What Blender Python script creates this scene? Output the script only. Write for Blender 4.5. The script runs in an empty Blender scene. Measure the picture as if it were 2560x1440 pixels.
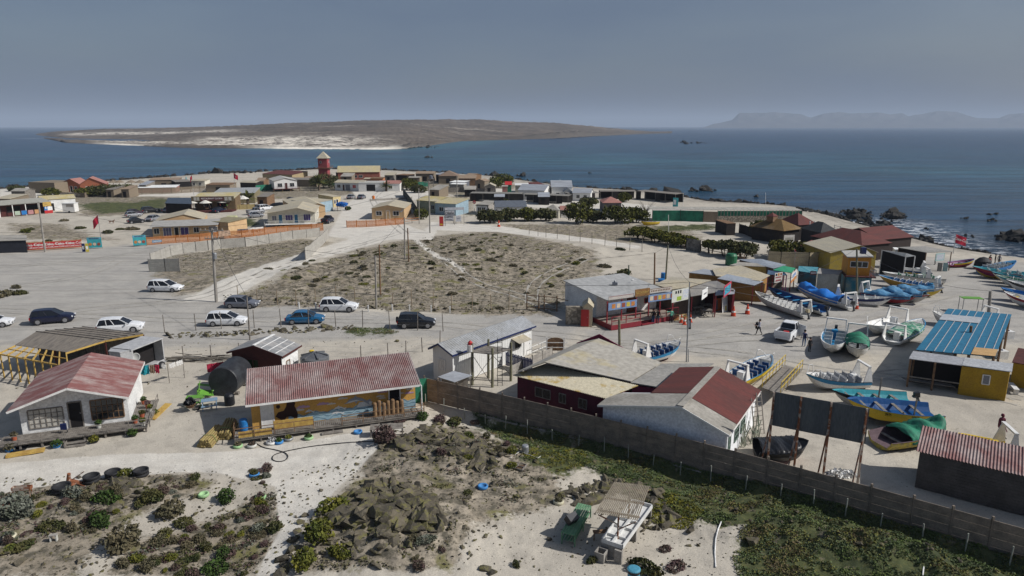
import bpy, bmesh, math, random
import numpy as np
from mathutils import Vector, Matrix, noise as mnoise
rnd = random.Random(7)
C = bpy.context.scene.collection
R = math.radians
# camera
F = 24 / 36 * 2560
CAMH = 22.0
TILT = math.atan(405 / F)
cam = bpy.data.objects.new('camera', bpy.data.cameras.new('camera'))
C.objects.link(cam)
cam.data.lens = 24; cam.data.sensor_width = 36
cam.data.clip_start = 0.5; cam.data.clip_end = 80000
cam.location = (0, 0, CAMH)
cam.rotation_euler = (math.pi / 2 - TILT, 0, 0)
bpy.context.scene.camera = cam
# light
SUN_EL, SUN_AZ = 40.0, 98.0          # azimuth clockwise from +Y
world = bpy.data.worlds.new('World'); bpy.context.scene.world = world
world.use_nodes = True
wn = world.node_tree; wn.nodes.clear()
wo = wn.nodes.new('ShaderNodeOutputWorld'); bg = wn.nodes.new('ShaderNodeBackground')
sky = wn.nodes.new('ShaderNodeTexSky'); sky.sky_type = 'NISHITA'; sky.sun_disc = False
sky.sun_elevation = R(SUN_EL); sky.sun_rotation = R(SUN_AZ)
sky.air_density = 1.0; sky.dust_density = 3.5; sky.ozone_density = 2.0
hs = wn.nodes.new('ShaderNodeHueSaturation'); hs.inputs['Saturation'].default_value = 0.95; hs.inputs['Value'].default_value = 1.0
tc = wn.nodes.new('ShaderNodeTexCoord'); mp = wn.nodes.new('ShaderNodeMapping'); mp.inputs['Scale'].default_value = (1.2, 1.2, 5)
cn = wn.nodes.new('ShaderNodeTexNoise'); cn.inputs['Scale'].default_value = 2.2; cn.inputs['Detail'].default_value = 4; cn.inputs['Roughness'].default_value = .45
cr = wn.nodes.new('ShaderNodeMapRange'); cr.inputs[1].default_value = .3; cr.inputs[2].default_value = .75; cr.inputs[3].default_value = .35; cr.inputs[4].default_value = .85
mx = wn.nodes.new('ShaderNodeMixRGB'); mx.inputs[2].default_value = (1.18, 1.70, 2.72, 1)
wn.links.new(tc.outputs['Generated'], mp.inputs[0]); wn.links.new(mp.outputs[0], cn.inputs['Vector'])
wn.links.new(cn.outputs[0], cr.inputs[0]); wn.links.new(cr.outputs[0], mx.inputs[0])
wn.links.new(sky.outputs[0], hs.inputs['Color']); wn.links.new(hs.outputs[0], mx.inputs[1])
wn.links.new(mx.outputs[0], bg.inputs[0]); bg.inputs[1].default_value = 0.074
wn.links.new(bg.outputs[0], wo.inputs[0])
sun = bpy.data.objects.new('sun', bpy.data.lights.new('sun', 'SUN')); C.objects.link(sun)
sun.data.energy = 4.4; sun.data.angle = R(0.6); sun.data.color = (1, .975, .945)
sd = Vector((math.sin(R(SUN_AZ)) * math.cos(R(SUN_EL)), math.cos(R(SUN_AZ)) * math.cos(R(SUN_EL)), math.sin(R(SUN_EL))))
sun.rotation_euler = sd.to_track_quat('Z', 'Y').to_euler()
vs = bpy.context.scene.view_settings
vs.view_transform = 'Standard'; vs.look = 'None'; vs.gamma = 1; vs.exposure = 0.12
bpy.context.scene.cycles.volume_bounces = 0
bpy.context.scene.cycles.max_bounces = 6
# rays: pixel (2560 x 1440) -> place
SEA = -3.0
cT, sT = math.cos(TILT), math.sin(TILT)
def ray(px, py):
 dx, dy = (px - 1280) / F, (720 - py) / F
 return Vector((dx, cT + dy * sT, -sT + dy * cT))
def P(px, py, z=0.0):
 d = ray(px, py); t = (z - CAMH) / d.z
 return Vector((d.x * t, d.y * t, z))
def P2(pts, z=0.0): return [tuple(P(x, y, z)[:2]) for x, y in pts]
# mesh helpers
class MB:
 def __init__(s): s.v = []; s.f = []; s.m = []
 def add(s, vs_, fs, m=0):
  o = len(s.v); s.v += [tuple(p) for p in vs_]; s.f += [tuple(i + o for i in f) for f in fs]; s.m += [m] * len(fs); return s
 def box(s, x0, x1, y0, y1, z0, z1, m=0):
  return s.add([(x0,y0,z0),(x1,y0,z0),(x1,y1,z0),(x0,y1,z0),(x0,y0,z1),(x1,y0,z1),(x1,y1,z1),(x0,y1,z1)],
                     [(0,3,2,1),(4,5,6,7),(0,1,5,4),(1,2,6,5),(2,3,7,6),(3,0,4,7)], m)
 def cbox(s, c, d, m=0, rz=0, rx=0, ry=0):
  M_ = Matrix.Rotation(rz,3,'Z') @ Matrix.Rotation(ry,3,'Y') @ Matrix.Rotation(rx,3,'X')
  vv = []
  for z in (-.5,.5):
   for x, y in ((-.5,-.5),(.5,-.5),(.5,.5),(-.5,.5)):
    vv.append(Vector(c) + M_ @ Vector((x*d[0], y*d[1], z*d[2])))
  return s.add(vv, [(0,3,2,1),(4,5,6,7),(0,1,5,4),(1,2,6,5),(2,3,7,6),(3,0,4,7)], m)
 def beam(s, a, b, w, h, m=0):
  a, b = Vector(a), Vector(b); d = (b - a); L = d.length
  if L < 1e-6: return s
  d /= L; up = Vector((0,0,1)) if abs(d.z) < .95 else Vector((1,0,0))
  r = d.cross(up).normalized(); u = r.cross(d)
  vv = []
  for p in (a, b):
   for i, j in ((-1,-1),(1,-1),(1,1),(-1,1)): vv.append(p + r*(i*w/2) + u*(j*h/2))
  return s.add(vv, [(0,1,2,3),(7,6,5,4),(0,4,5,1),(1,5,6,2),(2,6,7,3),(3,7,4,0)], m)
 def tube(s, a, b, r0, r1=None, n=8, m=0, cap=True):
  r1 = r0 if r1 is None else r1
  a, b = Vector(a), Vector(b); d = (b - a)
  if d.length < 1e-6: return s
  d.normalize(); up = Vector((0,0,1)) if abs(d.z) < .9 else Vector((1,0,0))
  r = d.cross(up).normalized(); u = r.cross(d)
  vv = []
  for p, rr in ((a, r0), (b, r1)):
   for k in range(n):
    t = 2*math.pi*k/n; vv.append(p + r*(math.cos(t)*rr) + u*(math.sin(t)*rr))
  fs = [(k, (k+1)%n, n+(k+1)%n, n+k) for k in range(n)]
  if cap: fs += [tuple(range(n))[::-1], tuple(range(n, 2*n))]
  return s.add(vv, fs, m)
 def path(s, pts, r, n=6, m=0):
  for a, b in zip(pts, pts[1:]): s.tube(a, b, r, r, n, m)
  return s
 def lathe(s, prof, n=16, c=(0,0,0), m=0, axis='z'):
  vv = []; fs = []
  for r, z in prof:
   for k in range(n):
    t = 2*math.pi*k/n; x, y = r*math.cos(t), r*math.sin(t)
    p = (x, y, z) if axis == 'z' else ((z, x, y) if axis == 'x' else (x, z, y))
    vv.append((p[0]+c[0], p[1]+c[1], p[2]+c[2]))
  for i in range(len(prof)-1):
   for k in range(n):
    fs.append((i*n+k, i*n+(k+1)%n, (i+1)*n+(k+1)%n, (i+1)*n+k))
  fs.append(tuple(range(n))[::-1]); fs.append(tuple(range((len(prof)-1)*n, len(prof)*n)))
  return s.add(vv, fs, m)
 def prism(s, poly, d, m=0):
  """poly: list of 3d points, extruded by vector d"""
  n = len(poly); d = Vector(d)
  vv = [Vector(p) for p in poly] + [Vector(p) + d for p in poly]
  fs = [tuple(range(n)), tuple(range(n, 2*n))[::-1]] + [(k, n+k, n+(k+1)%n, (k+1)%n) for k in range(n)]
  return s.add(vv, fs, m)
 def sheet(s, o, u, v, nu, amp, m=0, per=4, thick=.012, sag=0):
  """corrugated sheet: waves run across u, length v"""
  o, u, v = Vector(o), Vector(u), Vector(v); N = u.cross(v).normalized()
  if N.z < 0: N = -N
  cols = nu*per; vv = []; rows = 3
  for j in range(rows+1):
   for i in range(cols+1):
    t = i/cols
    vv.append(o + u*t + v*(j/rows) + N*(amp*math.sin(2*math.pi*nu*t)))
  nn = len(vv)
  vv += [p - N*thick for p in vv]
  fs = []
  for j in range(rows):
   for i in range(cols):
    a = j*(cols+1)+i; b = a+1; c = b+cols+1; d = a+cols+1
    fs += [(a,b,c,d), (nn+d,nn+c,nn+b,nn+a)]
  for i in range(cols):
   a = i; fs.append((a, nn+a, nn+a+1, a+1)); a = rows*(cols+1)+i; fs.append((a+1, nn+a+1, nn+a, a))
  for j in range(rows):
   a = j*(cols+1); b = a+cols+1; fs.append((b, nn+b, nn+a, a)); a += cols; b += cols; fs.append((a, nn+a, nn+b, b))
  return s.add(vv, fs, m)
 def build(s, name, mats, parent=None, smooth=False, loc=None):
  me = bpy.data.meshes.new(name); me.from_pydata(s.v, [], s.f)
  if not isinstance(mats, (list, tuple)): mats = [mats]
  for mm in mats: me.materials.append(mm)
  if len(mats) > 1: me.polygons.foreach_set('material_index', s.m)
  bm = bmesh.new(); bm.from_mesh(me); bmesh.ops.recalc_face_normals(bm, faces=bm.faces); bm.to_mesh(me); bm.free()
  if smooth: me.polygons.foreach_set('use_smooth', [True]*len(me.polygons))
  me.update()
  o = bpy.data.objects.new(name, me); C.objects.link(o)
  if parent: o.parent = parent
  if loc: o.location = loc
  return o
def fastmesh(name, V, Fq, mats, matidx=None, parent=None, attrs=None, smooth=False):
 """V (n,3), Fq (m,k) numpy"""
 me = bpy.data.meshes.new(name); n, m, k = len(V), len(Fq), Fq.shape[1]
 me.vertices.add(n); me.vertices.foreach_set('co', np.asarray(V, 'f').ravel())
 me.loops.add(m*k); me.loops.foreach_set('vertex_index', np.asarray(Fq, 'i').ravel())
 me.polygons.add(m); me.polygons.foreach_set('loop_start', np.arange(0, m*k, k, dtype='i'))
 me.polygons.foreach_set('loop_total', np.full(m, k, 'i'))
 for mm in (mats if isinstance(mats, (list, tuple)) else [mats]): me.materials.append(mm)
 if matidx is not None: me.polygons.foreach_set('material_index', np.asarray(matidx, 'i'))
 me.polygons.foreach_set('use_smooth', np.full(m, smooth))
 me.update(calc_edges=True)
 for an, arr in (attrs or {}).items():
  a = me.attributes.new(an, 'FLOAT_COLOR', 'POINT'); a.data.foreach_set('color', np.asarray(arr, 'f').ravel())
 me.validate()
 o = bpy.data.objects.new(name, me); C.objects.link(o)
 if parent: o.parent = parent
 return o
def tag(o, label=None, cat=None, group=None, kind=None):
 if label: o['label'] = label
 if cat: o['category'] = cat
 if group: o['group'] = group
 if kind: o['kind'] = kind
 return o
def thing(name, label, cat, loc=(0,0,0), rz=0, group=None):
 o = bpy.data.objects.new(name, None); C.objects.link(o); o.empty_display_size = .2
 o.location = loc; o.rotation_euler = (0,0,rz)
 return tag(o, label, cat, group)
def copy_tree(o, parent=None):
 c = o.copy(); C.objects.link(c); c.parent = parent
 for ch in list(o.children): copy_tree(ch, c)
 return c
# materials
MATS = {}
def mat(name, col, rough=.85, col2=None, scale=1.5, var=.18, stretch=(1,1,1), bump=0, bscale=None, metal=0, lo=.4, hi=.62, detail=6, spec=.3, fine=True, trans=0):
 if name in MATS: return MATS[name]
 m = bpy.data.materials.new(name); m.use_nodes = True; nt = m.node_tree; N = nt.nodes; L = nt.links
 b = N['Principled BSDF']; b.inputs['Roughness'].default_value = rough; b.inputs['Metallic'].default_value = metal
 b.inputs['Specular IOR Level'].default_value = spec
 c = tuple(col) + (1,); c2 = tuple(col2) + (1,) if col2 else tuple(x*(1-var) for x in col) + (1,)
 t = N.new('ShaderNodeTexCoord'); mpn = N.new('ShaderNodeMapping'); mpn.inputs['Scale'].default_value = stretch
 oi = N.new('ShaderNodeObjectInfo'); ad = N.new('ShaderNodeVectorMath'); ad.operation = 'ADD'
 L.new(t.outputs['Object'], ad.inputs[0]); L.new(oi.outputs['Location'], ad.inputs[1])
 L.new(ad.outputs[0], mpn.inputs[0])
 n = N.new('ShaderNodeTexNoise'); n.inputs['Scale'].default_value = scale; n.inputs['Detail'].default_value = detail; n.inputs['Roughness'].default_value = .62
 L.new(mpn.outputs[0], n.inputs['Vector'])
 r = N.new('ShaderNodeMapRange'); r.inputs[1].default_value = lo; r.inputs[2].default_value = hi; L.new(n.outputs[0], r.inputs[0])
 x = N.new('ShaderNodeMixRGB'); x.inputs[1].default_value = c; x.inputs[2].default_value = c2; L.new(r.outputs[0], x.inputs[0])
 out = x.outputs[0]
 if fine:
  n2 = N.new('ShaderNodeTexNoise'); n2.inputs['Scale'].default_value = scale*9; n2.inputs['Detail'].default_value = 3; L.new(mpn.outputs[0], n2.inputs['Vector'])
  r2 = N.new('ShaderNodeMapRange'); r2.inputs[1].default_value = .3; r2.inputs[2].default_value = .7; r2.inputs[3].default_value = .8; r2.inputs[4].default_value = 1.15; L.new(n2.outputs[0], r2.inputs[0])
  x2 = N.new('ShaderNodeVectorMath'); x2.operation = 'SCALE'; L.new(out, x2.inputs[0]); L.new(r2.outputs[0], x2.inputs['Scale']); out = x2.outputs[0]
 L.new(out, b.inputs['Base Color'])
 if bump:
  bn = N.new('ShaderNodeTexNoise'); bn.inputs['Scale'].default_value = bscale or scale*6; bn.inputs['Detail'].default_value = 5; L.new(mpn.outputs[0], bn.inputs['Vector'])
  bb = N.new('ShaderNodeBump'); bb.inputs['Strength'].default_value = bump; bb.inputs['Distance'].default_value = .05
  L.new(bn.outputs[0], bb.inputs['Height']); L.new(bb.outputs[0], b.inputs['Normal'])
 if trans: b.inputs['Transmission Weight'].default_value = trans
 MATS[name] = m; return m
def paint(name, col, rough=.45): return mat(name, col, rough, var=.12, scale=3)
def glass(name='window_glass', col=(.012,.014,.018)): return mat(name, col, .08, var=.0, fine=False, spec=.5)
white = paint('white_paint', (.72,.71,.68)); white_old = mat('old_white_wall', (.72,.72,.70), .85, (.60,.60,.585), scale=.8)
dark = mat('interior_shade_black', (.012,.010,.010), .9)  # near-black painted on flat door, opening and back panels as interior shade
wood_grey = mat('weathered_timber', (.22,.20,.175), .9, (.13,.115,.10), scale=3, stretch=(1,1,1))
wood_brown = mat('brown_timber', (.20,.12,.065), .85, (.12,.07,.04), scale=3)
wood_yel = mat('yellow_timber', (.50,.34,.09), .8, (.36,.22,.06), scale=3)
wood_red = mat('dark_red_timber', (.085,.022,.018), .8, (.05,.014,.012), scale=3, stretch=(1,1,12))
steel = mat('galvanised_steel', (.36,.37,.38), .45, (.26,.27,.28), metal=.5)
rust = mat('rusty_steel', (.20,.075,.035), .85, (.36,.30,.25), scale=2.5, lo=.48, hi=.55)
conc = mat('concrete', (.30,.28,.25), .9, (.22,.205,.185), scale=1.2)
conc_wall = mat('old_concrete_panel', (.24,.195,.155), .92, (.155,.13,.105), scale=1.3, stretch=(1,1,1.5))
rubber = mat('black_rubber', (.02,.02,.022), .7); blackp = mat('black_plastic', (.018,.019,.022), .4, var=.3)
zinc = mat('zinc_roof', (.31,.33,.36), .5, (.24,.25,.27), scale=.6, stretch=(.4,3,1))
fib_grey = mat('grey_fibre_roof', (.32,.30,.265), .9, (.24,.225,.195), scale=.5)
fib_tan = mat('tan_fibre_roof', (.40,.35,.25), .9, (.33,.30,.24), scale=.4)
fib_yel = mat('yellow_fibre_roof', (.40,.33,.15), .9, (.42,.38,.27), scale=.35)
roof_red = mat('worn_red_roof', (.20,.082,.075), .9, (.33,.26,.24), scale=.55, stretch=(.55,2.6,2.6), lo=.44, hi=.66, detail=10)
roof_maroon = mat('maroon_roof', (.115,.032,.027), .85, (.085,.03,.026), scale=.5, stretch=(.5,2.5,1))
green_net = mat('green_netting', (.02,.17,.10), .8, (.015,.10,.065), scale=1)
cane = mat('cane_screen', (.24,.195,.14), .95, (.14,.11,.08), scale=6, stretch=(6,6,.4))
orangefence = mat('orange_brown_paling', (.44,.17,.05), .8, (.30,.11,.035), scale=5, stretch=(2,2,.3))
bluep = paint('bright_blue_paint', (.02,.16,.42)); teal = paint('teal_paint', (.02,.26,.38)); yellowp = paint('boat_yellow_paint', (.60,.42,.03)); redp = paint('red_paint', (.45,.03,.03))
navy = paint('navy_paint', (.012,.022,.09)); cream = mat('cream_wall', (.52,.44,.30), .85, (.45,.38,.27), scale=1)
tanw = mat('tan_timber_wall', (.46,.31,.15), .85, (.38,.25,.12), scale=2, stretch=(1,1,10)); skin = mat('skin_tone', (.38,.22,.15), .6, var=.05)
# terrain
def seg_dist(X, Y, pts, closed=False):
 d = np.full(X.shape, 1e9); n = len(pts)
 for i in range(n if closed else n-1):
  (ax, ay), (bx, by) = pts[i], pts[(i+1) % n]
  vx, vy = bx-ax, by-ay; L2 = vx*vx+vy*vy+1e-9
  t = np.clip(((X-ax)*vx+(Y-ay)*vy)/L2, 0, 1)
  d = np.minimum(d, np.hypot(X-ax-t*vx, Y-ay-t*vy))
 return d
def inside(X, Y, pts):
 c = np.zeros(X.shape, bool); n = len(pts)
 for i in range(n):
  (x0, y0), (x1, y1) = pts[i], pts[(i+1) % n]
  if y0 == y1: continue
  k = ((y0 > Y) != (y1 > Y)) & (X < (x1-x0)*(Y-y0)/(y1-y0)+x0); c ^= k
 return c
def sdf(X, Y, pts): d = seg_dist(X, Y, pts, True); return np.where(inside(X, Y, pts), d, -d)
def sstep(a, b, x): t = np.clip((x-a)/(b-a), 0, 1); return t*t*(3-2*t)
SHORE = P2([(-1400,500),(-300,494),(0,488),(130,477),(300,464),(430,454),(500,447),(600,444),(700,439),(800,434),(900,434),(1000,438),(1150,446),(1250,453),(1380,472),(1470,484),(1600,492),(1700,503),(1800,522),(1950,530),(2030,536),(2090,552),(2160,572),(2250,597),(2330,620),(2410,640),(2480,650),(2560,657),(2800,668),(3600,690)], SEA)
LAND = SHORE + [(900, -60), (-900, -60)]
def fbm(x, y, s, o=3):
 v = 0; a = 1; t = 0
 for k in range(o):
  v = v + a*(np.sin(x*s*1.7+1.3*k+np.sin(y*s*2.3+k*2.1)*1.4)*np.cos(y*s*1.9-k+np.sin(x*s*1.3+k)*1.6)); t += a; a *= .5; s *= 2.17
 return v/t
WTOP = [(1060,941),(1256,979),(1428,1021),(1621,1072),(1840,1124),(2091,1187),(2377,1260),(2715,1362)]
WCF = np.polyfit([P(x,y,2.15).x for x,y in WTOP], [P(x,y,2.15).y for x,y in WTOP], 2)
MOUNDS = [(P(1990,1330), 4.6, 2.6, .75, -.3), (P(2230,1390), 4.4, 2.4, .85, -.45), (P(1900,1240), 3.6, 1.5, .5, -.4), (P(1450,1150), 5, 2.2, .5, -.3),
          (P(1700,1270), 2.8, 2, .5, 0), (P(1000,1330), 5.0, 3.6, 1.1, .1), (P(1120,1150), 6.5, 3.2, .8, -.1), (P(360,1240), 6, 2.6, .55, .3), (P(2450,1440), 4, 3, .5, 0),
          (P(860,690), 22, 11, 1.3, .2), (P(1180,640), 30, 12, 1.0, .1)]
def Hnp(X, Y):
 d = sdf(X, Y, LAND)
 hg = np.interp(d, [-60,-12,0,5,16,30], [-9,-5,-3.05,-2.0,-.5,0]); hk = np.interp(d, [-60,-12,0,2,5,8], [-9,-5,-3.05,-1.6,-.4,0]); k_ = sstep(70, 110, X); h = hg*k_+hk*(1-k_)
 fl = sstep(12, 45, d)
 h = h + fl*0.12*fbm(X, Y, .12) + .03*fbm(X, Y, .9)
 for c, a, b, hh, r in MOUNDS:
  x = (X-c.x)*math.cos(r)+(Y-c.y)*math.sin(r); y = -(X-c.x)*math.sin(r)+(Y-c.y)*math.cos(r)
  g = np.exp(-((x/a)**2+(y/b)**2)); h = h + hh*g*(1+.35*fbm(X, Y, .8 if a < 10 else .25))
 wy = np.polyval(WCF, np.clip(X, -6, 30)); s_ = (wy - Y)*.8
 drop = sstep(.25, 1.0, s_)*np.exp(-(np.clip(s_-1, 0, 99)/4.5)**2)*sstep(-8, -3, X)*.55
 h = h - drop
 return h
def H(x, y): return float(Hnp(np.array([x]), np.array([y]))[0])
def G(px, py):
 """point of the ground seen at a pixel"""
 z = 0.0
 for _ in range(6):
  p = P(px, py, z); z = H(p.x, p.y)
 return Vector((p.x, p.y, z))
def onG(p): return Vector((p[0], p[1], H(p[0], p[1])))
def fan(r0, r1, nr, a0, a1, na):
 r = np.exp(np.linspace(math.log(r0), math.log(r1), nr)); a = np.radians(np.linspace(a0, a1, na))
 RR, AA = np.meshgrid(r, a, indexing='ij'); X = (RR*np.sin(AA)).ravel(); Y = (RR*np.cos(AA)).ravel()
 i = np.arange(nr-1)[:, None]*na + np.arange(na-1)[None]; i = i.ravel()
 return X, Y, np.stack([i, i+1, i+na+1, i+na], 1)[:, ::-1]
X, Y, Q = fan(16, 520, 560, -62, 62, 900)
Z = Hnp(X, Y)
def wp(pts): return P2(pts)
ZONES = {
 'track': [[(440,760),(560,712),(700,662),(830,612),(930,578),(1010,566),(1040,584),(960,604),(880,632),(780,668),(660,716),(560,756)],
           [(820,590),(860,520),(880,500),(1000,500),(1010,560),(1060,578),(1100,560),(1080,600),(980,600),(900,600)],
           [(1040,590),(1085,648),(1165,690),(1160,694),(1076,652),(1034,600)],
           [(1080,555),(1250,566),(1500,600),(1600,620),(1600,630),(1480,612),(1240,580),(1060,574)],
           [(0,1160),(300,1135),(560,1130),(900,1085),(1020,1065),(1000,1090),(930,1150),(840,1230),(780,1300),(700,1400),(690,1440),(640,1440),(700,1330),(690,1220),(500,1185),(250,1200),(0,1235)],
           [(880,478),(1000,470),(1090,480),(1060,500),(900,500)], [(0,420),(200,470),(420,480),(520,470),(640,480),(500,490),(200,492),(0,500)],
           [(1150,460),(1500,500),(1900,545),(1780,560),(1500,540),(1200,500)]],
 'gravel': [[(-700,640),(-100,640),(260,618),(450,600),(540,640),(560,700),(450,740),(700,745),(1000,790),(1400,775),(1500,800),(1400,860),(1000,845),(600,860),(300,880),(-100,860),(-700,900)],
   [(1440,820),(1700,800),(1830,790),(1900,730),(2050,700),(2200,640),(2450,650),(3000,670),(3400,900),(2600,860),(2300,860),(2100,900),(1900,900),(1650,880),(1480,870)]],
 'scrub': [[(440,745),(390,690),(425,640),(560,622),(760,596),(830,608),(760,640),(640,684),(520,730)],
           [(600,770),(560,752),(700,712),(880,640),(980,606),(1080,590),(1250,575),(1480,630),(1500,680),(1440,720),(1380,790),(1100,785),(900,770),(740,768)],
           [(250,1440),(330,1360),(560,1290),(680,1235),(700,1330),(640,1440)], [(-300,1440),(-300,1230),(200,1190),(480,1190),(540,1220),(300,1320),(180,1440)],
           [(740,1440),(760,1330),(900,1200),(930,1130),(1130,1050),(1350,1120),(1420,1260),(1180,1330),(1130,1440)],
           [(260,540),(420,530),(540,500),(200,480),(200,540)], [(20,560),(150,560),(230,590),(300,600),(60,600)], [(-200,500),(330,478),(330,500),(150,515),(-200,530)], [(640,470),(900,445),(1300,462),(1240,500),(1000,470),(850,490),(640,500)], [(1100,500),(1180,480),(1180,540),(1130,530)], [(1250,560),(1700,565),(1760,600),(1560,610),(1300,580)]],
 'green': [[(1180,1030),(1500,1110),(1900,1170),(2300,1290),(2700,1400),(3200,1600),(1860,1500),(1830,1400),(1850,1330),(1640,1290),(1500,1180),(1380,1150),(1240,1080)],
           [(880,822),(960,822),(1000,832),(900,838),(860,832)], [(190,512),(260,505),(330,507),(400,496),(425,500),(412,520),(340,528),(250,534),(215,524)], [(560,545),(640,548),(650,565),(580,570)],
           [(1640,565),(1780,560),(1800,572),(1650,580)], [(1350,1100),(1450,1110),(1480,1170),(1400,1200),(1300,1160)]],
}
def zone(name, soft):
 m = np.zeros(X.shape)
 for z in ZONES[name]:
  d = sdf(X, Y, P2(z)); s = soft*np.clip(np.hypot(X, Y)/60, .35, 3)
  m = np.maximum(m, sstep(-s, s, d))
 return m
dsh = sdf(X, Y, LAND)
shore = 1-sstep(4, 18, dsh)
tr, gr, sc, gn = zone('track', .8), zone('gravel', 2.5), zone('scrub', 2.4), zone('green', 2.0)
ground_attr = np.stack([gr, sc, gn, tr], 1)
def ground_material():
 m = bpy.data.materials.new('sandy_ground'); m.use_nodes = True; nt = m.node_tree; N = nt.nodes; L = nt.links
 b = N['Principled BSDF']; b.inputs['Roughness'].default_value = .95; b.inputs['Specular IOR Level'].default_value = .1
 geo = N.new('ShaderNodeNewGeometry'); at = N.new('ShaderNodeAttribute'); at.attribute_name = 'zones'
 at2 = N.new('ShaderNodeAttribute'); at2.attribute_name = 'wet'
 sep = N.new('ShaderNodeSeparateColor'); L.new(at.outputs['Color'], sep.inputs[0])
 def noise(s, d=6, st=None, r=.6):
  n = N.new('ShaderNodeTexNoise'); n.inputs['Scale'].default_value = s; n.inputs['Detail'].default_value = d; n.inputs['Roughness'].default_value = r
  if st:
   mp_ = N.new('ShaderNodeMapping'); mp_.inputs['Scale'].default_value = st; L.new(geo.outputs['Position'], mp_.inputs[0]); L.new(mp_.outputs[0], n.inputs['Vector'])
  else: L.new(geo.outputs['Position'], n.inputs['Vector'])
  return n.outputs[0]
 def rng(v, a, c, lo=0, hi=1):
  r = N.new('ShaderNodeMapRange'); r.inputs[1].default_value = a; r.inputs[2].default_value = c; r.inputs[3].default_value = lo; r.inputs[4].default_value = hi; L.new(v, r.inputs[0]); return r.outputs[0]
 def mixc(f, a, c):
  x = N.new('ShaderNodeMixRGB')
  if isinstance(f, float): x.inputs[0].default_value = f
  else: L.new(f, x.inputs[0])
  for i, q in ((1, a), (2, c)):
   if isinstance(q, tuple): x.inputs[i].default_value = q + (1,)
   else: L.new(q, x.inputs[i])
  return x.outputs[0]
 def mth(op, a, c):
  x = N.new('ShaderNodeMath'); x.operation = op
  for i, q in ((0, a), (1, c)):
   if isinstance(q, (int, float)): x.inputs[i].default_value = q
   else: L.new(q, x.inputs[i])
  return x.outputs[0]
 nbig = noise(.09, 5); nmid = noise(.55, 7); nfine = noise(4.5, 6, r=.7); nvf = noise(16, 3)
 sand = mixc(rng(nbig, .35, .65), (.47,.43,.36), (.385,.35,.295))
 sand = mixc(rng(nmid, .5, .75), sand, (.29,.265,.225))
 edge = mth('ADD', mth('MULTIPLY', mth('SUBTRACT', nmid, .5), 1.3), mth('MULTIPLY', mth('SUBTRACT', nfine, .5), .9))
 def msk(ch, w=1.0, lo=.38, hi=.62): return rng(mth('ADD', ch, mth('MULTIPLY', edge, w)), lo, hi)
 grav = mixc(rng(noise(.22, 7, (1,1.7,1), .7), .35, .65), (.385,.365,.33), (.30,.287,.265))
 c = mixc(msk(sep.outputs[0], .8, .3, .8), sand, grav)
 dirt = mixc(rng(nmid, .40, .66), (.235,.20,.152), (.36,.312,.245))
 dirt = mixc(rng(noise(1.2, 9, r=.78), .46, .57), dirt, (.10,.09,.068))
 dirt = mixc(rng(noise(.45, 5), .56, .66), dirt, (.15,.14,.06))
 c = mixc(msk(sep.outputs[1], .9), c, dirt)
 grn = mixc(rng(nmid, .4, .6), (.085,.095,.04), (.045,.055,.028))
 grn = mixc(rng(nfine, .52, .66), grn, (.12,.115,.045)); grn = mixc(rng(noise(.8, 5), .60, .68), grn, (.20,.17,.12))
 c = mixc(msk(sep.outputs[2], 1.2), c, grn)
 trk = mixc(rng(noise(.5, 6, (.8,1.5,1)), .35, .7), (.58,.55,.49), (.46,.43,.38))
 c = mixc(msk(at.outputs['Alpha'], .5, .38, .58), c, trk)
 vor = N.new('ShaderNodeTexVoronoi'); vor.inputs['Scale'].default_value = 2.6; L.new(geo.outputs['Position'], vor.inputs['Vector'])
 spot = mth('MULTIPLY', rng(vor.outputs['Distance'], .10, .19, 1, 0), rng(noise(.35, 4), .47, .6))
 c = mixc(mth('MULTIPLY', spot, .7), c, (.12,.105,.085))
 vor2 = N.new('ShaderNodeTexVoronoi'); vor2.inputs['Scale'].default_value = 7; L.new(geo.outputs['Position'], vor2.inputs['Vector'])
 spot2 = mth('MULTIPLY', rng(vor2.outputs['Distance'], .12, .22, 1, 0), rng(noise(.6, 4), .45, .6))
 c = mixc(mth('MULTIPLY', spot2, .6), c, (.15,.13,.105))
 wv = N.new('ShaderNodeTexNoise'); wv.inputs['Scale'].default_value = 1; wv.inputs['Detail'].default_value = 3
 mpw = N.new('ShaderNodeMapping'); mpw.inputs['Scale'].default_value = (.02, .9, 1); mpw.inputs['Rotation'].default_value = (0,0,.06); L.new(geo.outputs['Position'], mpw.inputs[0]); L.new(mpw.outputs[0], wv.inputs['Vector'])
 c = mixc(mth('MULTIPLY', rng(wv.outputs[0], .52, .64), mth('MULTIPLY', sep.outputs[0], .4)), c, (.22,.205,.185))
 c = mixc(mth('MULTIPLY', at2.outputs['Fac'], rng(nmid, .3, .6)), c, (.16,.145,.125))
 sc_ = N.new('ShaderNodeVectorMath'); sc_.operation = 'SCALE'; L.new(c, sc_.inputs[0]); L.new(rng(nvf, .3, .7, .82, 1.14), sc_.inputs['Scale'])
 L.new(sc_.outputs[0], b.inputs['Base Color'])
 bp = N.new('ShaderNodeBump'); bp.inputs['Strength'].default_value = .55; bp.inputs['Distance'].default_value = .12
 L.new(mth('ADD', nmid, mth('MULTIPLY', nfine, .5)), bp.inputs['Height']); L.new(bp.outputs[0], b.inputs['Normal'])
 return m
gmat = ground_material()
go = fastmesh('ground', np.stack([X, Y, Z], 1), Q, gmat, attrs={'zones': ground_attr, 'wet': np.stack([shore]*3+[shore*0+1], 1)}, smooth=True)
go['kind'] = 'structure'
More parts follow.
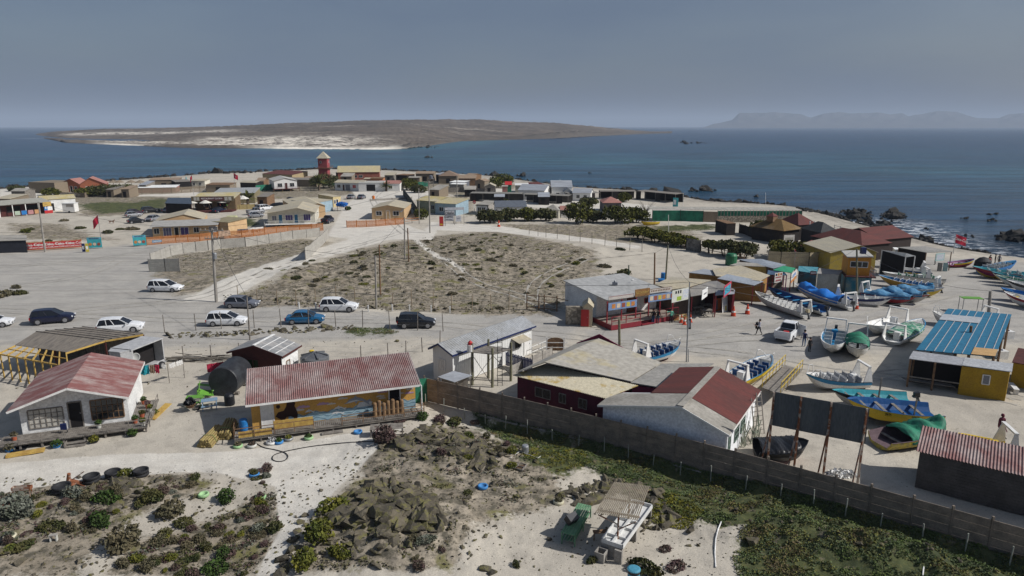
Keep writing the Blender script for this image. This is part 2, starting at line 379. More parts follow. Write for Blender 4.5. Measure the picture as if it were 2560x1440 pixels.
# sea
sx, sy, sq = fan(60, 26000, 520, -75, 75, 420)
foamsrc = P2([(2000,535),(2060,548),(2130,560),(2200,570),(2260,590),(2300,600),(2240,560),(2330,610),(2400,625)], SEA)
df = seg_dist(sx, sy, foamsrc); dl = sdf(sx, sy, LAND)
foam = np.exp(-(df/10)**2) + .55*np.exp(-((dl+2)/2.5)**2)
r_ = np.hypot(sx, sy)
tealm = np.clip(np.exp(-((r_-560)/330)**2)*(.45+.55*fbm(sx, sy, .006)), 0, 1)
beach_line = P2([(700,372),(950,375),(1060,369),(1200,352)], SEA); tealm = np.maximum(tealm, np.exp(-(seg_dist(sx, sy, beach_line)/60)**2)*1.2)
fo = P2([(40,335),(75,346),(100,334),(150,334),(200,334)], SEA)
for q in fo: foam = np.maximum(foam, 1.2*np.exp(-(((sx-q[0])/26)**2+((sy-q[1])/16)**2)))
sm = bpy.data.materials.new('sea_water'); sm.use_nodes = True; nt = sm.node_tree; N = nt.nodes; L = nt.links
b = N['Principled BSDF']; b.inputs['Roughness'].default_value = .2; b.inputs['IOR'].default_value = 1.33; b.inputs['Specular IOR Level'].default_value = .16
at = N.new('ShaderNodeAttribute'); at.attribute_name = 'sea'; sp = N.new('ShaderNodeSeparateColor'); L.new(at.outputs['Color'], sp.inputs[0])
geo = N.new('ShaderNodeNewGeometry')
def nz(s, st, d=5, rough=.6):
 mp_ = N.new('ShaderNodeMapping'); mp_.inputs['Scale'].default_value = st; n = N.new('ShaderNodeTexNoise'); n.inputs['Scale'].default_value = s; n.inputs['Detail'].default_value = d; n.inputs['Roughness'].default_value = rough
 L.new(geo.outputs['Position'], mp_.inputs[0]); L.new(mp_.outputs[0], n.inputs['Vector']); return n.outputs[0]
def rg(v, a, c, lo=0, hi=1):
 r = N.new('ShaderNodeMapRange'); r.inputs[1].default_value = a; r.inputs[2].default_value = c; r.inputs[3].default_value = lo; r.inputs[4].default_value = hi; L.new(v, r.inputs[0]); return r.outputs[0]
x1 = N.new('ShaderNodeMixRGB'); x1.inputs[1].default_value = (.012,.044,.092,1); x1.inputs[2].default_value = (.022,.090,.125,1); L.new(sp.outputs[0], x1.inputs[0])
x3 = N.new('ShaderNodeMixRGB'); x3.blend_type = 'MULTIPLY'; x3.inputs[0].default_value = 1; L.new(x1.outputs[0], x3.inputs[1]); L.new(rg(nz(.06, (.25,1.7,1), 6, .7), .41, .59, .62, 1.4), x3.inputs[2])  # streaky noise multiplied into the colour imitates the shading of small waves
x2 = N.new('ShaderNodeMixRGB'); x2.inputs[2].default_value = (.78,.80,.82,1); L.new(x3.outputs[0], x2.inputs[1])
mu = N.new('ShaderNodeMath'); mu.operation = 'MULTIPLY'; L.new(sp.outputs[1], mu.inputs[0]); L.new(rg(nz(.35, (.8,1.6,1), 8, .75), .50, .56), mu.inputs[1]); L.new(mu.outputs[0], x2.inputs[0])
L.new(x2.outputs[0], b.inputs['Base Color'])
w1, w2 = nz(.55, (.5,1.5,1), 6, .65), nz(.06, (.35,1.7,1), 3)
ma = N.new('ShaderNodeMath'); ma.operation = 'MULTIPLY_ADD'; L.new(w2, ma.inputs[0]); ma.inputs[1].default_value = 3.2; L.new(w1, ma.inputs[2])
bp = N.new('ShaderNodeBump'); bp.inputs['Strength'].default_value = 1; bp.inputs['Distance'].default_value = 1.3; L.new(ma.outputs[0], bp.inputs['Height']); L.new(bp.outputs[0], b.inputs['Normal'])
wo_ = fastmesh('sea', np.stack([sx, sy, np.full(sx.shape, SEA)], 1), sq, sm, attrs={'sea': np.stack([tealm, np.clip(foam, 0, 1.3), foam*0, foam*0+1], 1)})
wo_['kind'] = 'structure'
# low headland across the bay
NP, NV = 420, 110
pxs = np.linspace(60, 1680, NP)
ty = np.interp(pxs, [60,130,250,400,560,700,860,1000,1200,1300,1400,1500,1600,1680], [331,329,323,320.5,316,308,302,299,299,303.5,308,318,327,333])
by_ = np.interp(pxs, [60,110,160,300,450,560,700,950,1020,1060,1100,1150,1250,1400,1500,1600,1680], [337,347,357,363,370,371,372.5,374,371.5,367,360,353.5,350,346,340,335,333])
vv = np.linspace(0, 1, NV)
def dist(py, z): return (CAMH-z)/np.tan(TILT-np.arctan((720-py)/F))
dn = dist(by_, SEA); dfar = np.maximum(dn+900, np.interp(pxs, [60,500,1680], [2600,2900,3000]))
az = np.arctan((pxs-1280)/F/ (cT+0.23*sT))
DD = dn[:, None] + (dfar-dn)[:, None]*vv[None]**1.4
rid = .62
dr = dn + (dfar-dn)*rid**1.4
hr = CAMH - dr*np.tan(TILT-np.arctan((720-ty)/F)) - SEA
hr = np.maximum(hr, 1.5)
prof = np.interp(vv, [0,.02,.06,.25,.45,rid,.8,.97,1], [-.6,.6,2.2,4,.45*100,100,70,5,-5])
low = np.interp(vv, [0,.02,.06,.25,.45,.6,1], [-.6,.6,2.0,3.2,3.5,3,-3])
Hh = np.where(prof[None] > 5, hr[:, None]*prof[None]/100, low[None])
Hh = np.maximum(Hh, low[None]) if False else np.where(vv[None] < .45, low[None]+(hr[:, None]*.5-3)*sstep(.2, .45, vv)[None], hr[:, None]*np.interp(vv, [.45,rid,.8,.97,1], [.5,1,.7,.03,-.2])[None])
bay = np.exp(-((vv-.33)/.10)**2)[None]*(1-sstep(330, 520, pxs))[:, None]
Hh = Hh - bay*7
endf = (sstep(60, 150, pxs)*1)[:, None]; Hh = Hh*endf - (1-endf)*2
XX = DD*np.tan(az)[:, None]; YY = DD + 0*XX
Hh = Hh + np.where(Hh > .4, 1, .2)*(1.2*fbm(XX, YY, .02)+1.1*fbm(XX, YY, .09)+.8*fbm(XX, YY, .3)) + np.clip(Hh/20, 0, 1)*1.3*fbm(XX, YY, .006)
cl = np.exp(-((pxs-1430)/120)**2)[:, None]*np.exp(-((vv-.10)/.07)**2)[None]; Hh = Hh + cl*9*(1+.6*fbm(XX, YY, .05))
cl2 = np.exp(-((pxs-1040)/45)**2)[:, None]*np.exp(-((vv-.03)/.03)**2)[None]; Hh = Hh + cl2*4*(1+.8*fbm(XX, YY, .08)); 
sandm = np.exp(-((vv-.02)/.035)**2)[None]*((sstep(200,300,pxs)-sstep(330,430,pxs))+sstep(560, 680, pxs)-sstep(1000, 1045, pxs))[:, None]
speck = sstep(.05,.09,vv)[None]*(1-sstep(.25,.34,vv))[None]*(sstep(430,560,pxs)-sstep(800,1050,pxs))[:, None]
speck = np.maximum(speck, np.exp(-((vv-.47)/.035)**2)[None]*(sstep(130,180,pxs)-sstep(520,640,pxs))[:, None]); speck = np.maximum(speck, .8*np.exp(-((vv-.14)/.05)**2)[None]*(sstep(200,260,pxs)-sstep(480,560,pxs))[:, None])
rockm = np.clip(cl*1.5+cl2*2, 0, 1) + .8*sstep(1200,1400,pxs)[:, None]*(1-sstep(.1,.22,vv))[None] + np.exp(-((vv-.01)/.03)**2)[None]*(sstep(1090,1120,pxs)+1-sstep(190,230,pxs)+sstep(330,360,pxs)-sstep(620,700,pxs))[:, None]
ii = (np.arange(NP-1)[:, None]*NV + np.arange(NV-1)[None]).ravel()
iq = np.stack([ii, ii+NV, ii+NV+1, ii+1], 1)
im = bpy.data.materials.new('headland_scrub'); im.use_nodes = True; nt = im.node_tree; N = nt.nodes; L = nt.links; b = N['Principled BSDF']; b.inputs['Roughness'].default_value = 1; b.inputs['Specular IOR Level'].default_value = 0
geo = N.new('ShaderNodeNewGeometry'); at = N.new('ShaderNodeAttribute'); at.attribute_name = 'cover'; sp = N.new('ShaderNodeSeparateColor'); L.new(at.outputs['Color'], sp.inputs[0])
def mx_(f, a, c):
 x = N.new('ShaderNodeMixRGB'); L.new(f, x.inputs[0])
 for i, q in ((1, a), (2, c)):
  if isinstance(q, tuple): x.inputs[i].default_value = q + (1,)
  else: L.new(q, x.inputs[i])
 return x.outputs[0]
def mul(a, c):
 x = N.new('ShaderNodeMath'); x.operation = 'MULTIPLY'; L.new(a, x.inputs[0]); L.new(c, x.inputs[1]); return x.outputs[0]
c = mx_(rg(nz(.02, (1,1,1), 7, .7), .4, .62), (.135,.112,.092), (.08,.07,.06)); c = mx_(rg(nz(.012, (.5,1.6,1), 8, .7), .56, .66), c, (.25,.22,.185))
c = mx_(mul(sp.outputs[1], rg(nz(.05, (.6,1,1), 6, .7), .44, .54)), c, (.62,.57,.49)); c = mx_(sp.outputs[0], c, (.74,.69,.60)); c = mx_(sp.outputs[2], c, (.09,.08,.07))
L.new(c, b.inputs['Base Color'])
io = fastmesh('headland', np.stack([XX, YY, Hh+SEA], -1).reshape(-1, 3), iq, im, attrs={'cover': np.stack([np.clip(sandm,0,1), np.clip(speck,0,1), np.clip(rockm,0,1), rockm*0+1], -1).reshape(-1, 4)}, smooth=True)
io['kind'] = 'structure'
# far island hills in the haze
MD = 11000.0
hx = [1735,1770,1800,1815,1900,1960,1985,2010,2050,2080,2140,2170,2200,2215,2260,2280,2330,2355,2380,2430,2450,2500,2560,2700,2900]
hy = [312,308,300,284,282,286,295,286,281,285,282,287,283,292,283,279,281,290,296,296,286,284,287,290,305]
mxx = np.linspace(1725, 2900, 300); myy = np.interp(mxx, hx, hy)
base = (mxx-1280)/F*MD/cT*1.0
hh_ = (315-myy)/F*MD*.98 + 25; hh_ = hh_ + 5*fbm(mxx, mxx*0, .09); hh_ = hh_*sstep(1725, 1760, mxx)
rows = [(-1400, 0), (-900, .22), (-500, .55), (-150, .9), (0, 1), (250, .85), (900, .3), (1500, 0)]
mv = []
for dy_, k in rows:
 for i in range(len(mxx)):
  q = 1+.25*math.sin(i*.37+dy_*.01) if k not in (0, 1) else 1
  mv.append((base[i]*(MD+dy_)/MD, MD+dy_, SEA-5+hh_[i]*k*min(q, 1/max(k, .01))+4))
n_ = len(mxx); ii = (np.arange(len(rows)-1)[:, None]*n_+np.arange(n_-1)[None]).ravel()
mo = fastmesh('hills', np.array(mv), np.stack([ii, ii+1, ii+n_+1, ii+n_], 1), mat('far_rock', (.07,.065,.06), 1, (.045,.042,.04), scale=.004), smooth=False)
mo['kind'] = 'structure'
def tyre_tracks(runs):
 V = []; Fq = []; 
 for pts, off in runs:
  p = [G(x, y) for x, y in pts]; c = []
  for i in range(len(p)-1):
   a0, a1, a2, a3 = p[max(i-1,0)], p[i], p[i+1], p[min(i+2,len(p)-1)]
   for k in range(14): u = k/14; c.append(.5*((2*a1)+(a2-a0)*u+(2*a0-5*a1+4*a2-a3)*u*u+(3*a1-a0-3*a2+a3)*u**3))
  for sd_ in (-.78, .78):
   o = len(V)
   for i, q in enumerate(c):
    d = (c[min(i+1,len(c)-1)]-c[max(i-1,0)]).normalized(); n = Vector((d.y,-d.x,0)); w = .13+.06*math.sin(i*1.3+sd_*5+off)
    for e in (-w, w): r_q = q+n*(sd_+e+off); V.append((r_q.x, r_q.y, H(r_q.x, r_q.y)+.022))
   Fq += [(o+2*i, o+2*i+1, o+2*i+3, o+2*i+2) for i in range(len(c)-1)]
 o = fastmesh('tyre_tracks', np.array(V), np.array(Fq), mat('pressed_gravel', (.30,.28,.245), .95, (.36,.34,.30), scale=.7)); o['kind'] = 'structure'
tyre_tracks([([(-60,770),(200,790),(460,800),(800,800),(1150,815),(1500,850),(1900,890)],0),([(-60,800),(250,770),(480,745),(640,690),(840,628),(1000,582)],0),([(1010,585),(960,540),(930,500),(950,478)],.3),([(300,650),(200,690),(0,720),(-100,730)],0),([(560,600),(300,640),(150,660),(-60,670)],.5),([(1500,860),(1800,880),(2100,930),(2300,950),(2560,1010)],0),([(1560,870),(1800,830),(2050,770),(2300,720),(2420,680)],.2),
 ([(2100,960),(2300,930),(2560,1000)],0),([(1090,640),(1180,700),(1300,740),(1420,790)],0),([(1480,640),(1350,700),(1330,760)],0),([(1700,860),(2000,830),(2250,770),(2400,730)],0)])
# houses
def frame3(A, B, BR=None, depth=None):
 A, B = Vector(A[:2]), Vector(B[:2]); u = (B-A); W = u.length; u /= W; n = Vector((-u.y, u.x))
 D = abs((Vector(BR[:2])-B).dot(n)) if BR is not None else depth
 return A, math.atan2(u.y, u.x), W, D
def opening(root, W, D, ov, face, u, w, z0, z1, kind='window', fm=None, pm=None, bars=1, hbars=0, off=0):
 """face: f front (y=ov), r right (x=W-ov), l left, b back; u centre fraction along the face"""
 fm = fm or white; pm = pm or glass()
 if face == 'f': o, ax, nn, L_ = Vector((ov, ov+off, 0)), Vector((1,0,0)), Vector((0,-1,0)), W-2*ov
 elif face == 'r': o, ax, nn, L_ = Vector((W-ov-off, ov, 0)), Vector((0,1,0)), Vector((1,0,0)), D-2*ov
 elif face == 'l': o, ax, nn, L_ = Vector((ov+off, D-ov, 0)), Vector((0,-1,0)), Vector((-1,0,0)), D-2*ov
 else: o, ax, nn, L_ = Vector((W-ov, D-ov, 0)), Vector((-1,0,0)), Vector((0,1,0)), W-2*ov
 c = o + ax*(u*L_); a, b = c - ax*w/2, c + ax*w/2
 up = Vector((0,0,1))
 if kind == 'window':
  m = MB(); t = .07
  for p, q in ((a+up*z0, b+up*z0), (a+up*z1, b+up*z1)): m.beam(p+nn*.03, q+nn*.03, .07, t)
  for k in range(bars+2):
   p = a.lerp(b, k/(bars+1)); m.beam(p+up*(z0+.04)+nn*.03, p+up*(z1-.04)+nn*.03, .065, t if k in (0, bars+1) else .04)
  for k in range(1, hbars+1):
   z = z0+(z1-z0)*k/(hbars+1); m.beam(a+up*z+nn*.03, b+up*z+nn*.03, .055, .03)
  f = m.build('window', fm, root)
  MB().prism([a+up*z0, b+up*z0, b+up*z1, a+up*z1], nn*.015).build('pane', pm, f)
  return f
 if kind == 'door':
  d = MB().prism([a+up*z0, b+up*z0, b+up*z1, a+up*z1], nn*.05).build('door', pm, root)  # given the dark material, this leaf paints the shade of an open doorway
  MB().beam(b-ax*.12+up*(z0+1)+nn*.07, b-ax*.12+up*(z0+1.12)+nn*.07, .03, .03).build('handle', steel, d)
  m = MB()
  for p in (a, b): m.beam(p+up*z0+nn*.03, p+up*z1+nn*.03, .09, .08)
  m.beam(a+up*z1+nn*.03, b+up*z1+nn*.03, .09, .08); m.build('door_frame', fm, root)
  return d
 return MB().prism([a+up*z0, b+up*z0, b+up*z1, a+up*z1], nn*.02).build(kind, pm, root)  # flat panel on the wall; near-black ones paint the shade of an opening
def roofslab(m, pts, t=.06, mi=0):
 n = len(pts); pts = [Vector(p) for p in pts]; N = (pts[1]-pts[0]).cross(pts[2]-pts[0]).normalized()
 if N.z < 0: N = -N
 m.prism(pts, -N*t, mi)
def house(name, label, A, B, BR=None, depth=None, he=2.5, hr=3.5, kind='gy', ov=.35, wall=None, roof=None, base=0, z=None, ops=(), fx=.5, corr=0, fascia=None, group=None, cat='house', off=0, walls=True, hb=None):
 a, rz, W, D = frame3(A, B, BR, depth)
 zz = z if z is not None else 0.0
 r = thing(name, label, cat, (a.x, a.y, zz), rz, group)
 he -= zz; hr -= zz; hb = he if hb is None else hb - zz
 wall = wall or cream; roof = roof or fib_tan; o = ov; x0, x1, y0, y1 = o, W-o, o+off, D-o
 m = MB(); rm = MB(); t = .05
 sl = lambda h, d: h
 if kind == 'gy':
  X = W*fx; kl = (hr-he)/X; kr = (hr-he)/(W-X)
  poly = [(x0,y0,base), (x1,y0,base), (x1,y0,he+kr*o-t), (X,y0,hr-t), (x0,y0,he+kl*o-t)]
  if walls: m.prism(poly, (0, y1-y0, 0))
  if corr:
   rm.sheet((X,0,hr), (0,D,0), (-X,0,he-hr), corr, .03); rm.sheet((X,0,hr), (0,D,0), (W-X,0,he-hr), corr, .03)
  else:
   roofslab(rm, [(0,0,he),(X,0,hr),(X,D,hr),(0,D,he)]); roofslab(rm, [(X,0,hr),(W,0,he),(W,D,he),(X,D,hr)])
  fl = [((0,0,he),(X,0,hr)),((X,0,hr),(W,0,he)),((0,0,he),(0,D,he)),((W,0,he),(W,D,he))]
 elif kind == 'gx':
  Yc = D*fx; kf = (hr-he)/Yc; kb = (hr-he)/(D-Yc)
  if walls: m.prism([(x0,y0,base), (x0,y1,base), (x0,y1,he+kb*o-t), (x0,Yc,hr-t), (x0,y0,he+kf*(y0)-t)], (x1-x0, 0, 0))
  if corr:
   rm.sheet((0,0,he), (W,0,0), (0,Yc,hr-he), corr, .03); rm.sheet((0,D,he), (W,0,0), (0,Yc-D,hr-he), corr, .03)
  else:
   roofslab(rm, [(0,0,he),(W,0,he),(W,Yc,hr),(0,Yc,hr)]); roofslab(rm, [(0,D,he),(W,D,he),(W,Yc,hr),(0,Yc,hr)])
  fl = [((0,0,he),(W,0,he)),((0,0,he),(0,Yc,hr)),((W,0,he),(W,Yc,hr)),((0,Yc,hr),(0,D,he)),((W,Yc,hr),(W,D,he))]
 elif kind == 'mono':   # front he, back hr
  k = (hr-he)/D
  if walls: m.prism([(x0,y0,base),(x0,y1,base),(x0,y1,hr-k*o-t),(x0,y0,he+k*y0-t)], (x1-x0,0,0))
  if corr: rm.sheet((0,0,he), (W,0,0), (0,D,hr-he), corr, .03)
  else: roofslab(rm, [(0,0,he),(W,0,he),(W,D,hr),(0,D,hr)])
  fl = [((0,0,he),(W,0,he)),((0,0,he),(0,D,hr)),((W,0,he),(W,D,hr)),((0,D,hr),(W,D,hr))]
 elif kind == 'monox':  # left he, right hr
  k = (hr-he)/W
  if walls: m.prism([(x0,y0,base),(x1,y0,base),(x1,y0,hr-k*o-t),(x0,y0,he+k*o-t)], (0,y1-y0,0))
  roofslab(rm, [(0,0,he),(W,0,hr),(W,D,hr),(0,D,he)])
  fl = [((0,0,he),(W,0,hr)),((0,0,he),(0,D,he)),((W,0,hr),(W,D,hr))]
 elif kind in ('hip', 'pyr'):
  i = min(W, D)/2*(1 if kind == 'hip' else 1)
  if W >= D: p, q = Vector((i,D/2,hr)), Vector((W-i if kind == 'hip' else i,D/2,hr))
  else: p, q = Vector((W/2,i,hr)), Vector((W/2,D-i,hr))
  if kind == 'pyr': p = q = Vector((W/2, D/2, hr))
  if walls: m.box(x0, x1, y0, y1, base, he+.02)
  c4 = [Vector((0,0,he)), Vector((W,0,he)), Vector((W,D,he)), Vector((0,D,he))]
  if (p-q).length < .05: fs = [[c4[0],c4[1],p],[c4[1],c4[2],p],[c4[2],c4[3],p],[c4[3],c4[0],p]]
  elif W >= D: fs = [[c4[0],c4[1],q,p],[c4[1],c4[2],q],[c4[2],c4[3],p,q],[c4[3],c4[0],p]]
  else: fs = [[c4[0],c4[1],p],[c4[1],c4[2],q,p],[c4[2],c4[3],q],[c4[3],c4[0],p,q]]
  for f in fs: roofslab(rm, f)
  fl = []
 if walls: m.build('wall', wall, r)
 rm.build('roof', roof, r)
 if fascia:
  f = MB()
  for p, q in fl:
   p, q = Vector(p), Vector(q); f.beam(p-Vector((0,0,.09)), q-Vector((0,0,.09)), .035, .15)
  f.build('fascia', fascia, r)
 for op in ops:
  kw = dict(op[-1]) if isinstance(op[-1], dict) else {}; ar = op[:-1] if isinstance(op[-1], dict) else op
  if ar[0] == 'f': kw.setdefault('off', off)
  opening(r, W, D, ov, *ar, **kw)
 r['_W'] = W; r['_D'] = D
 return r, W, D
def planks(m, x0, x1, y0, y1, z, w=.12, gap=.025, along='y', t=.03):
 if along == 'y':
  x = x0
  while x < x1-.02: m.box(x, min(x+w, x1), y0, y1, z-t, z); x += w+gap
 else:
  y = y0
  while y < y1-.02: m.box(x0, x1, y, min(y+w, y1), z-t, z); y += w+gap
def railing(m, pts, z0, h=.8, step=1.3, mids=(.45,), t=.05):
 for a, b in zip(pts, pts[1:]):
  a, b = Vector((*a, 0)), Vector((*b, 0)); n = max(1, round((b-a).length/step))
  for k in range(n+1):
   p = a.lerp(b, k/n); m.box(p.x-t/2, p.x+t/2, p.y-t/2, p.y+t/2, z0, z0+h)
  for hh in (h,)+tuple(h*q for q in mids): m.beam((a.x,a.y,z0+hh), (b.x,b.y,z0+hh), t*.8, t*.9)
def text(s, size, mname, loc=(0,0,0), rot=(0,0,0), parent=None, name='lettering', depth=.004, align='CENTER', fit=None, shear=0, space=1):
 cu = bpy.data.curves.new(name, 'FONT'); cu.body = s; cu.size = size; cu.extrude = depth; cu.align_x = align; cu.align_y = 'CENTER'; cu.shear = shear; cu.space_character = space; cu.offset = size*.012
 ob = bpy.data.objects.new(name, cu); C.objects.link(ob); me = bpy.data.meshes.new_from_object(ob); bpy.data.objects.remove(ob)
 me.materials.clear(); me.materials.append(mname)
 o = bpy.data.objects.new(name, me); C.objects.link(o); o.location = loc; o.rotation_euler = rot
 if fit:
  xs = [v.co.x for v in me.vertices]; w = max(xs)-min(xs); o.scale = (fit/w, 1, 1)
 if parent: o.parent = parent
 return o
def leafy(blobs, n, size, seed=1, flat=.6):
 """leaf quads spread through ellipsoids; returns V,F"""
 g = np.random.RandomState(seed); V = []; tot = sum(b[3]*b[4]*b[5] for b in blobs)**(1)
 for (cx, cy, cz, rx, ry, rz) in blobs:
  k = max(8, int(n*(rx*ry*rz)/tot)); d = g.normal(size=(k, 3)); d /= np.linalg.norm(d, axis=1)[:, None]
  rr = g.uniform(.35, 1.0, k)**.45*(1+.18*np.sin(d[:, 0]*7+seed)*np.cos(d[:, 1]*6+d[:, 2]*5)); p = d*rr[:, None]*np.array([rx, ry, rz])+np.array([cx, cy, cz])
  p = p[p[:, 2] > .01]; k = len(p)
  a = g.normal(size=(k, 3)); a /= np.linalg.norm(a, axis=1)[:, None]; b = np.cross(a, g.normal(size=(k, 3))); b /= np.linalg.norm(b, axis=1)[:, None]
  s = size*g.uniform(.5, 1.4, k)[:, None]
  V.append(np.stack([p-a*s-b*s*flat, p+a*s-b*s*flat, p+a*s+b*s*flat, p-a*s+b*s*flat], 1))
 V = np.concatenate(V).reshape(-1, 3); Fq = np.arange(len(V)).reshape(-1, 4); return V, Fq
def leafmat(name, c1, c2):
 return mat(name, c1, .8, c2, scale=1.1, bump=0, lo=.38, hi=.6, spec=.1)
leaf_dk = leafmat('dark_foliage', (.04,.052,.02), (.085,.08,.03)); leaf_yel = leafmat('olive_yellow_foliage', (.16,.15,.025), (.07,.085,.02)); leaf_gr = leafmat('green_foliage', (.055,.095,.022), (.035,.055,.018))
leaf_dry = leafmat('dry_scrub', (.15,.125,.075), (.08,.075,.045)); leaf_purp = leafmat('purple_scrub', (.12,.075,.075), (.08,.06,.045)); leaf_sil = leafmat('silver_scrub', (.17,.18,.15), (.09,.10,.07))
bark = mat('bark', (.12,.09,.065), .95)
def G3(px, py, z=0): return P(px, py, z)
# white house, lower left
r, W, D = house('house', 'white plank house with peeling red gable roof and wide wooden deck', P(15,1030,2.75), P(322,993,2.75), P(337,906,2.75), he=2.75, hr=4.0, wall=white_old, roof=roof_red, base=.1, fascia=white, off=.9,
  ops=[('f',.24,2.15,.75,2.25,'window',None,mat('curtained_glass',(.50,.48,.43),.4,(.38,.36,.32),scale=3),{'bars':5,'hbars':3,'fm':wood_grey}),
       ('f',.52,.85,.5,2.45,'door',wood_grey,dark), ('f',.83,2.1,.75,2.4,'window',wood_brown,None,{'bars':5,'hbars':2}),
       ('r',.5,1.2,1.2,2.1)] if False else [('f',.23,2.15,.8,2.2,'window',wood_grey,mat('curtained_glass',(.50,.48,.43),.4,(.38,.36,.32),scale=3),5,3),
       ('f',.50,.85,.5,2.45,'door',wood_grey,dark), ('f',.80,2.1,.85,2.4,'window',wood_brown,None,5,2)])
house_left = r
m = MB(); planks(m, -.8, W+1.0, -.6, 1.2, .48); m.box(-.8, W+1, -.55, 1.15, .36, .445)
for x in np.linspace(-.7, W+.9, 8): m.box(x-.06, x+.06, -.5, -.38, 0, .4)
planks(m, W-.3, W+1.2, 1.2, 5, .48); m.build('deck', wood_grey, r)
m = MB(); railing(m, [(-.8,-.58),(W*.44,-.58)], .48, .62, 1.4); railing(m, [(W*.62,-.58),(W+1.2,-.58),(W+1.2,4.5)], .48, .62, 1.2); m.build('railing', wood_grey, r)
m = MB(); m.box(W*.45, W*.62, -.95, -.62, .12, .18); m.box(W*.45, W*.62, -1.3, -.98, .0, .06); m.box(W*.45,W*.45+.06,-1.3,-.62,0,.3); m.build('step', wood_grey, r)
def flower_pot(p, r0, h, pm, lm, label, cat='plant pot', group=None, spread=1.2, n=160, seed=1, name='plant_pot'):
 t = thing(name, label, cat, p, 0, group)
 MB().lathe([(r0*.75,0),(r0,h),(r0*1.05,h),(r0*.9,h*.98),(r0*.85,h*.8)], 14).build('pot', pm, t)
 V, Fq = leafy([(0,0,h+.10,r0*spread,r0*spread,r0*spread*.8)], n, .05, seed); fastmesh('leaves', V, Fq, lm, parent=t); return t
terra = paint('terracotta', (.36,.10,.05), .8); whitepot = paint('pale_pot', (.5,.5,.46))
def lp(root, x, y, z): return root.matrix_basis @ Vector((x, y, z))
for i, (x, y, c_, l_, s_) in enumerate([(W+.1,.5,terra,leaf_gr,'terracotta pot with green plant beside the corner of the white house'),(W+.45,1.4,terra,leaf_dk,'terracotta pot with dark plant on the side deck of the white house'),
   (W+.9,2.4,whitepot,leaf_yel,'pale pot with yellowish plant by the side deck rail'),(W+.6,3.3,terra,leaf_purp,'clay pot with purple leaves on the side deck'),(W*.70,.5,whitepot,leaf_gr,'white pot with spiky plant under the brown-framed window'),
   (W+.7,-.2,whitepot,leaf_yel,'pale pot of yellow flowers on the deck front corner'),(W+.2,4.3,terra,leaf_gr,'clay pot with tall green plant at the back of the side deck'),(.1,.3,terra,leaf_dry,'clay pot with spiky dry plant at the shaded end of the deck')]):
 flower_pot(lp(r, x, y, .49), .19, .34, c_, l_, s_, seed=i)
for i, (px, py, pm, lm, s_) in enumerate([(142,1118,bluep,leaf_gr,'low blue basin planted with green leaves before the deck steps'),(236,1106,blackp,leaf_yel,'yellow green bush growing beside the deck steps'),(332,1090,blackp,leaf_gr,'black bowl of green plants under the deck corner'),
      (26,1128,bluep,leaf_dry,'small blue bucket planter under the deck edge'),(385,1040,terra,leaf_yel,'orange flowered plant leaning by the deck side')]):
 flower_pot(G(px,py), .3, .18, pm, lm, s_, spread=1.15, n=260, seed=20+i)
w_ = thing('stroller', 'small dark folding stroller parked by the open door', 'stroller', lp(r, W*.41, .45, .49), r.rotation_euler.z)
m = MB(); m.path([(-.2,0,.1),(-.2,.1,.9),(.2,.1,.9),(.2,0,.1)], .02); m.build('frame', steel, w_); MB().cbox((0,.02,.45),(.36,.12,.5),rx=.2).build('seat', navy, w_)
for x in (-.2,.2): MB().lathe([(.08,-.02),(.09,0),(.08,.02)], 12, (x,0,.09), axis='x').build('wheel', rubber, w_)
m = MB()
for k in range(7): m.beam((0,k*.09,.06),(2.2,k*.09,.06),.07,.06)
for k in range(6): m.beam((0,k*.09+.03,.13),(2.2,k*.09+.03,.13),.07,.06)
p = G(14,1147); q = G(108,1132); o = m.build('plank_stack', wood_yel, None); o.location = p; o.rotation_euler[2] = math.atan2(q.y-p.y, q.x-p.x); tag(o, 'stack of yellow sawn planks on the sand before the deck', 'planks')
p = G(372,1050); m = MB()
for k in range(6): m.beam((k*.1,0,.06),(k*.1+.02,2.1,.5),.085,.04)
o = m.build('plank_bundle', wood_yel); o.location = p; o.rotation_euler[2] = -.15; tag(o, 'yellow boards leaning beside the side deck rail', 'planks')
o = MB().lathe([(.35,0),(.5,.12),(.52,.14),(.3,.05)], 20).build('basin', blackp); o.location = G(50,1125); tag(o, 'shallow grey plastic basin lying before the deck', 'basin')
def sat_dish(p, rz, label, rad=.42, h=1.1, logo=None, col=None, tilt=.7):
 t = thing('satellite_dish', label, 'satellite dish', p, rz)
 m = MB(); m.tube((0,0,0),(0,0,h),.03); m.build('pole', steel, t)
 d = MB().lathe([(.02,0.0),(rad*.5,.03),(rad*.8,.075),(rad,.12),(rad*1.0,.10),(rad*.8,.055),(rad*.5,.01),(.02,-.02)], 24, axis='y'); o = d.build('dish', col or paint('dish_grey',(.55,.55,.53)), t, smooth=True); o.location = (0,-.02,h+rad*.6); o.rotation_euler = (tilt-.25,0,math.pi)
 if logo:
  tx = text(logo, rad*.9, paint('logo_blue',(.02,.06,.25)), (0,-.155+.02,h+rad*.6), (math.pi/2-.45,0,0), t, depth=.003)
 m = MB().tube((0,-.05,h*.85),(0,-.55,h+.25),.015); m.cbox((0,-.58,h+.28),(.07,.12,.07)); m.build('receiver_arm', steel, t)
 return t
sat_dish(P(343,912,1.9)-Vector((0,0,0.0)) if False else onG(P(345,930,.4)), .1, 'round white satellite dish on a pole behind the peeling red roof', rad=.40, h=1.5)
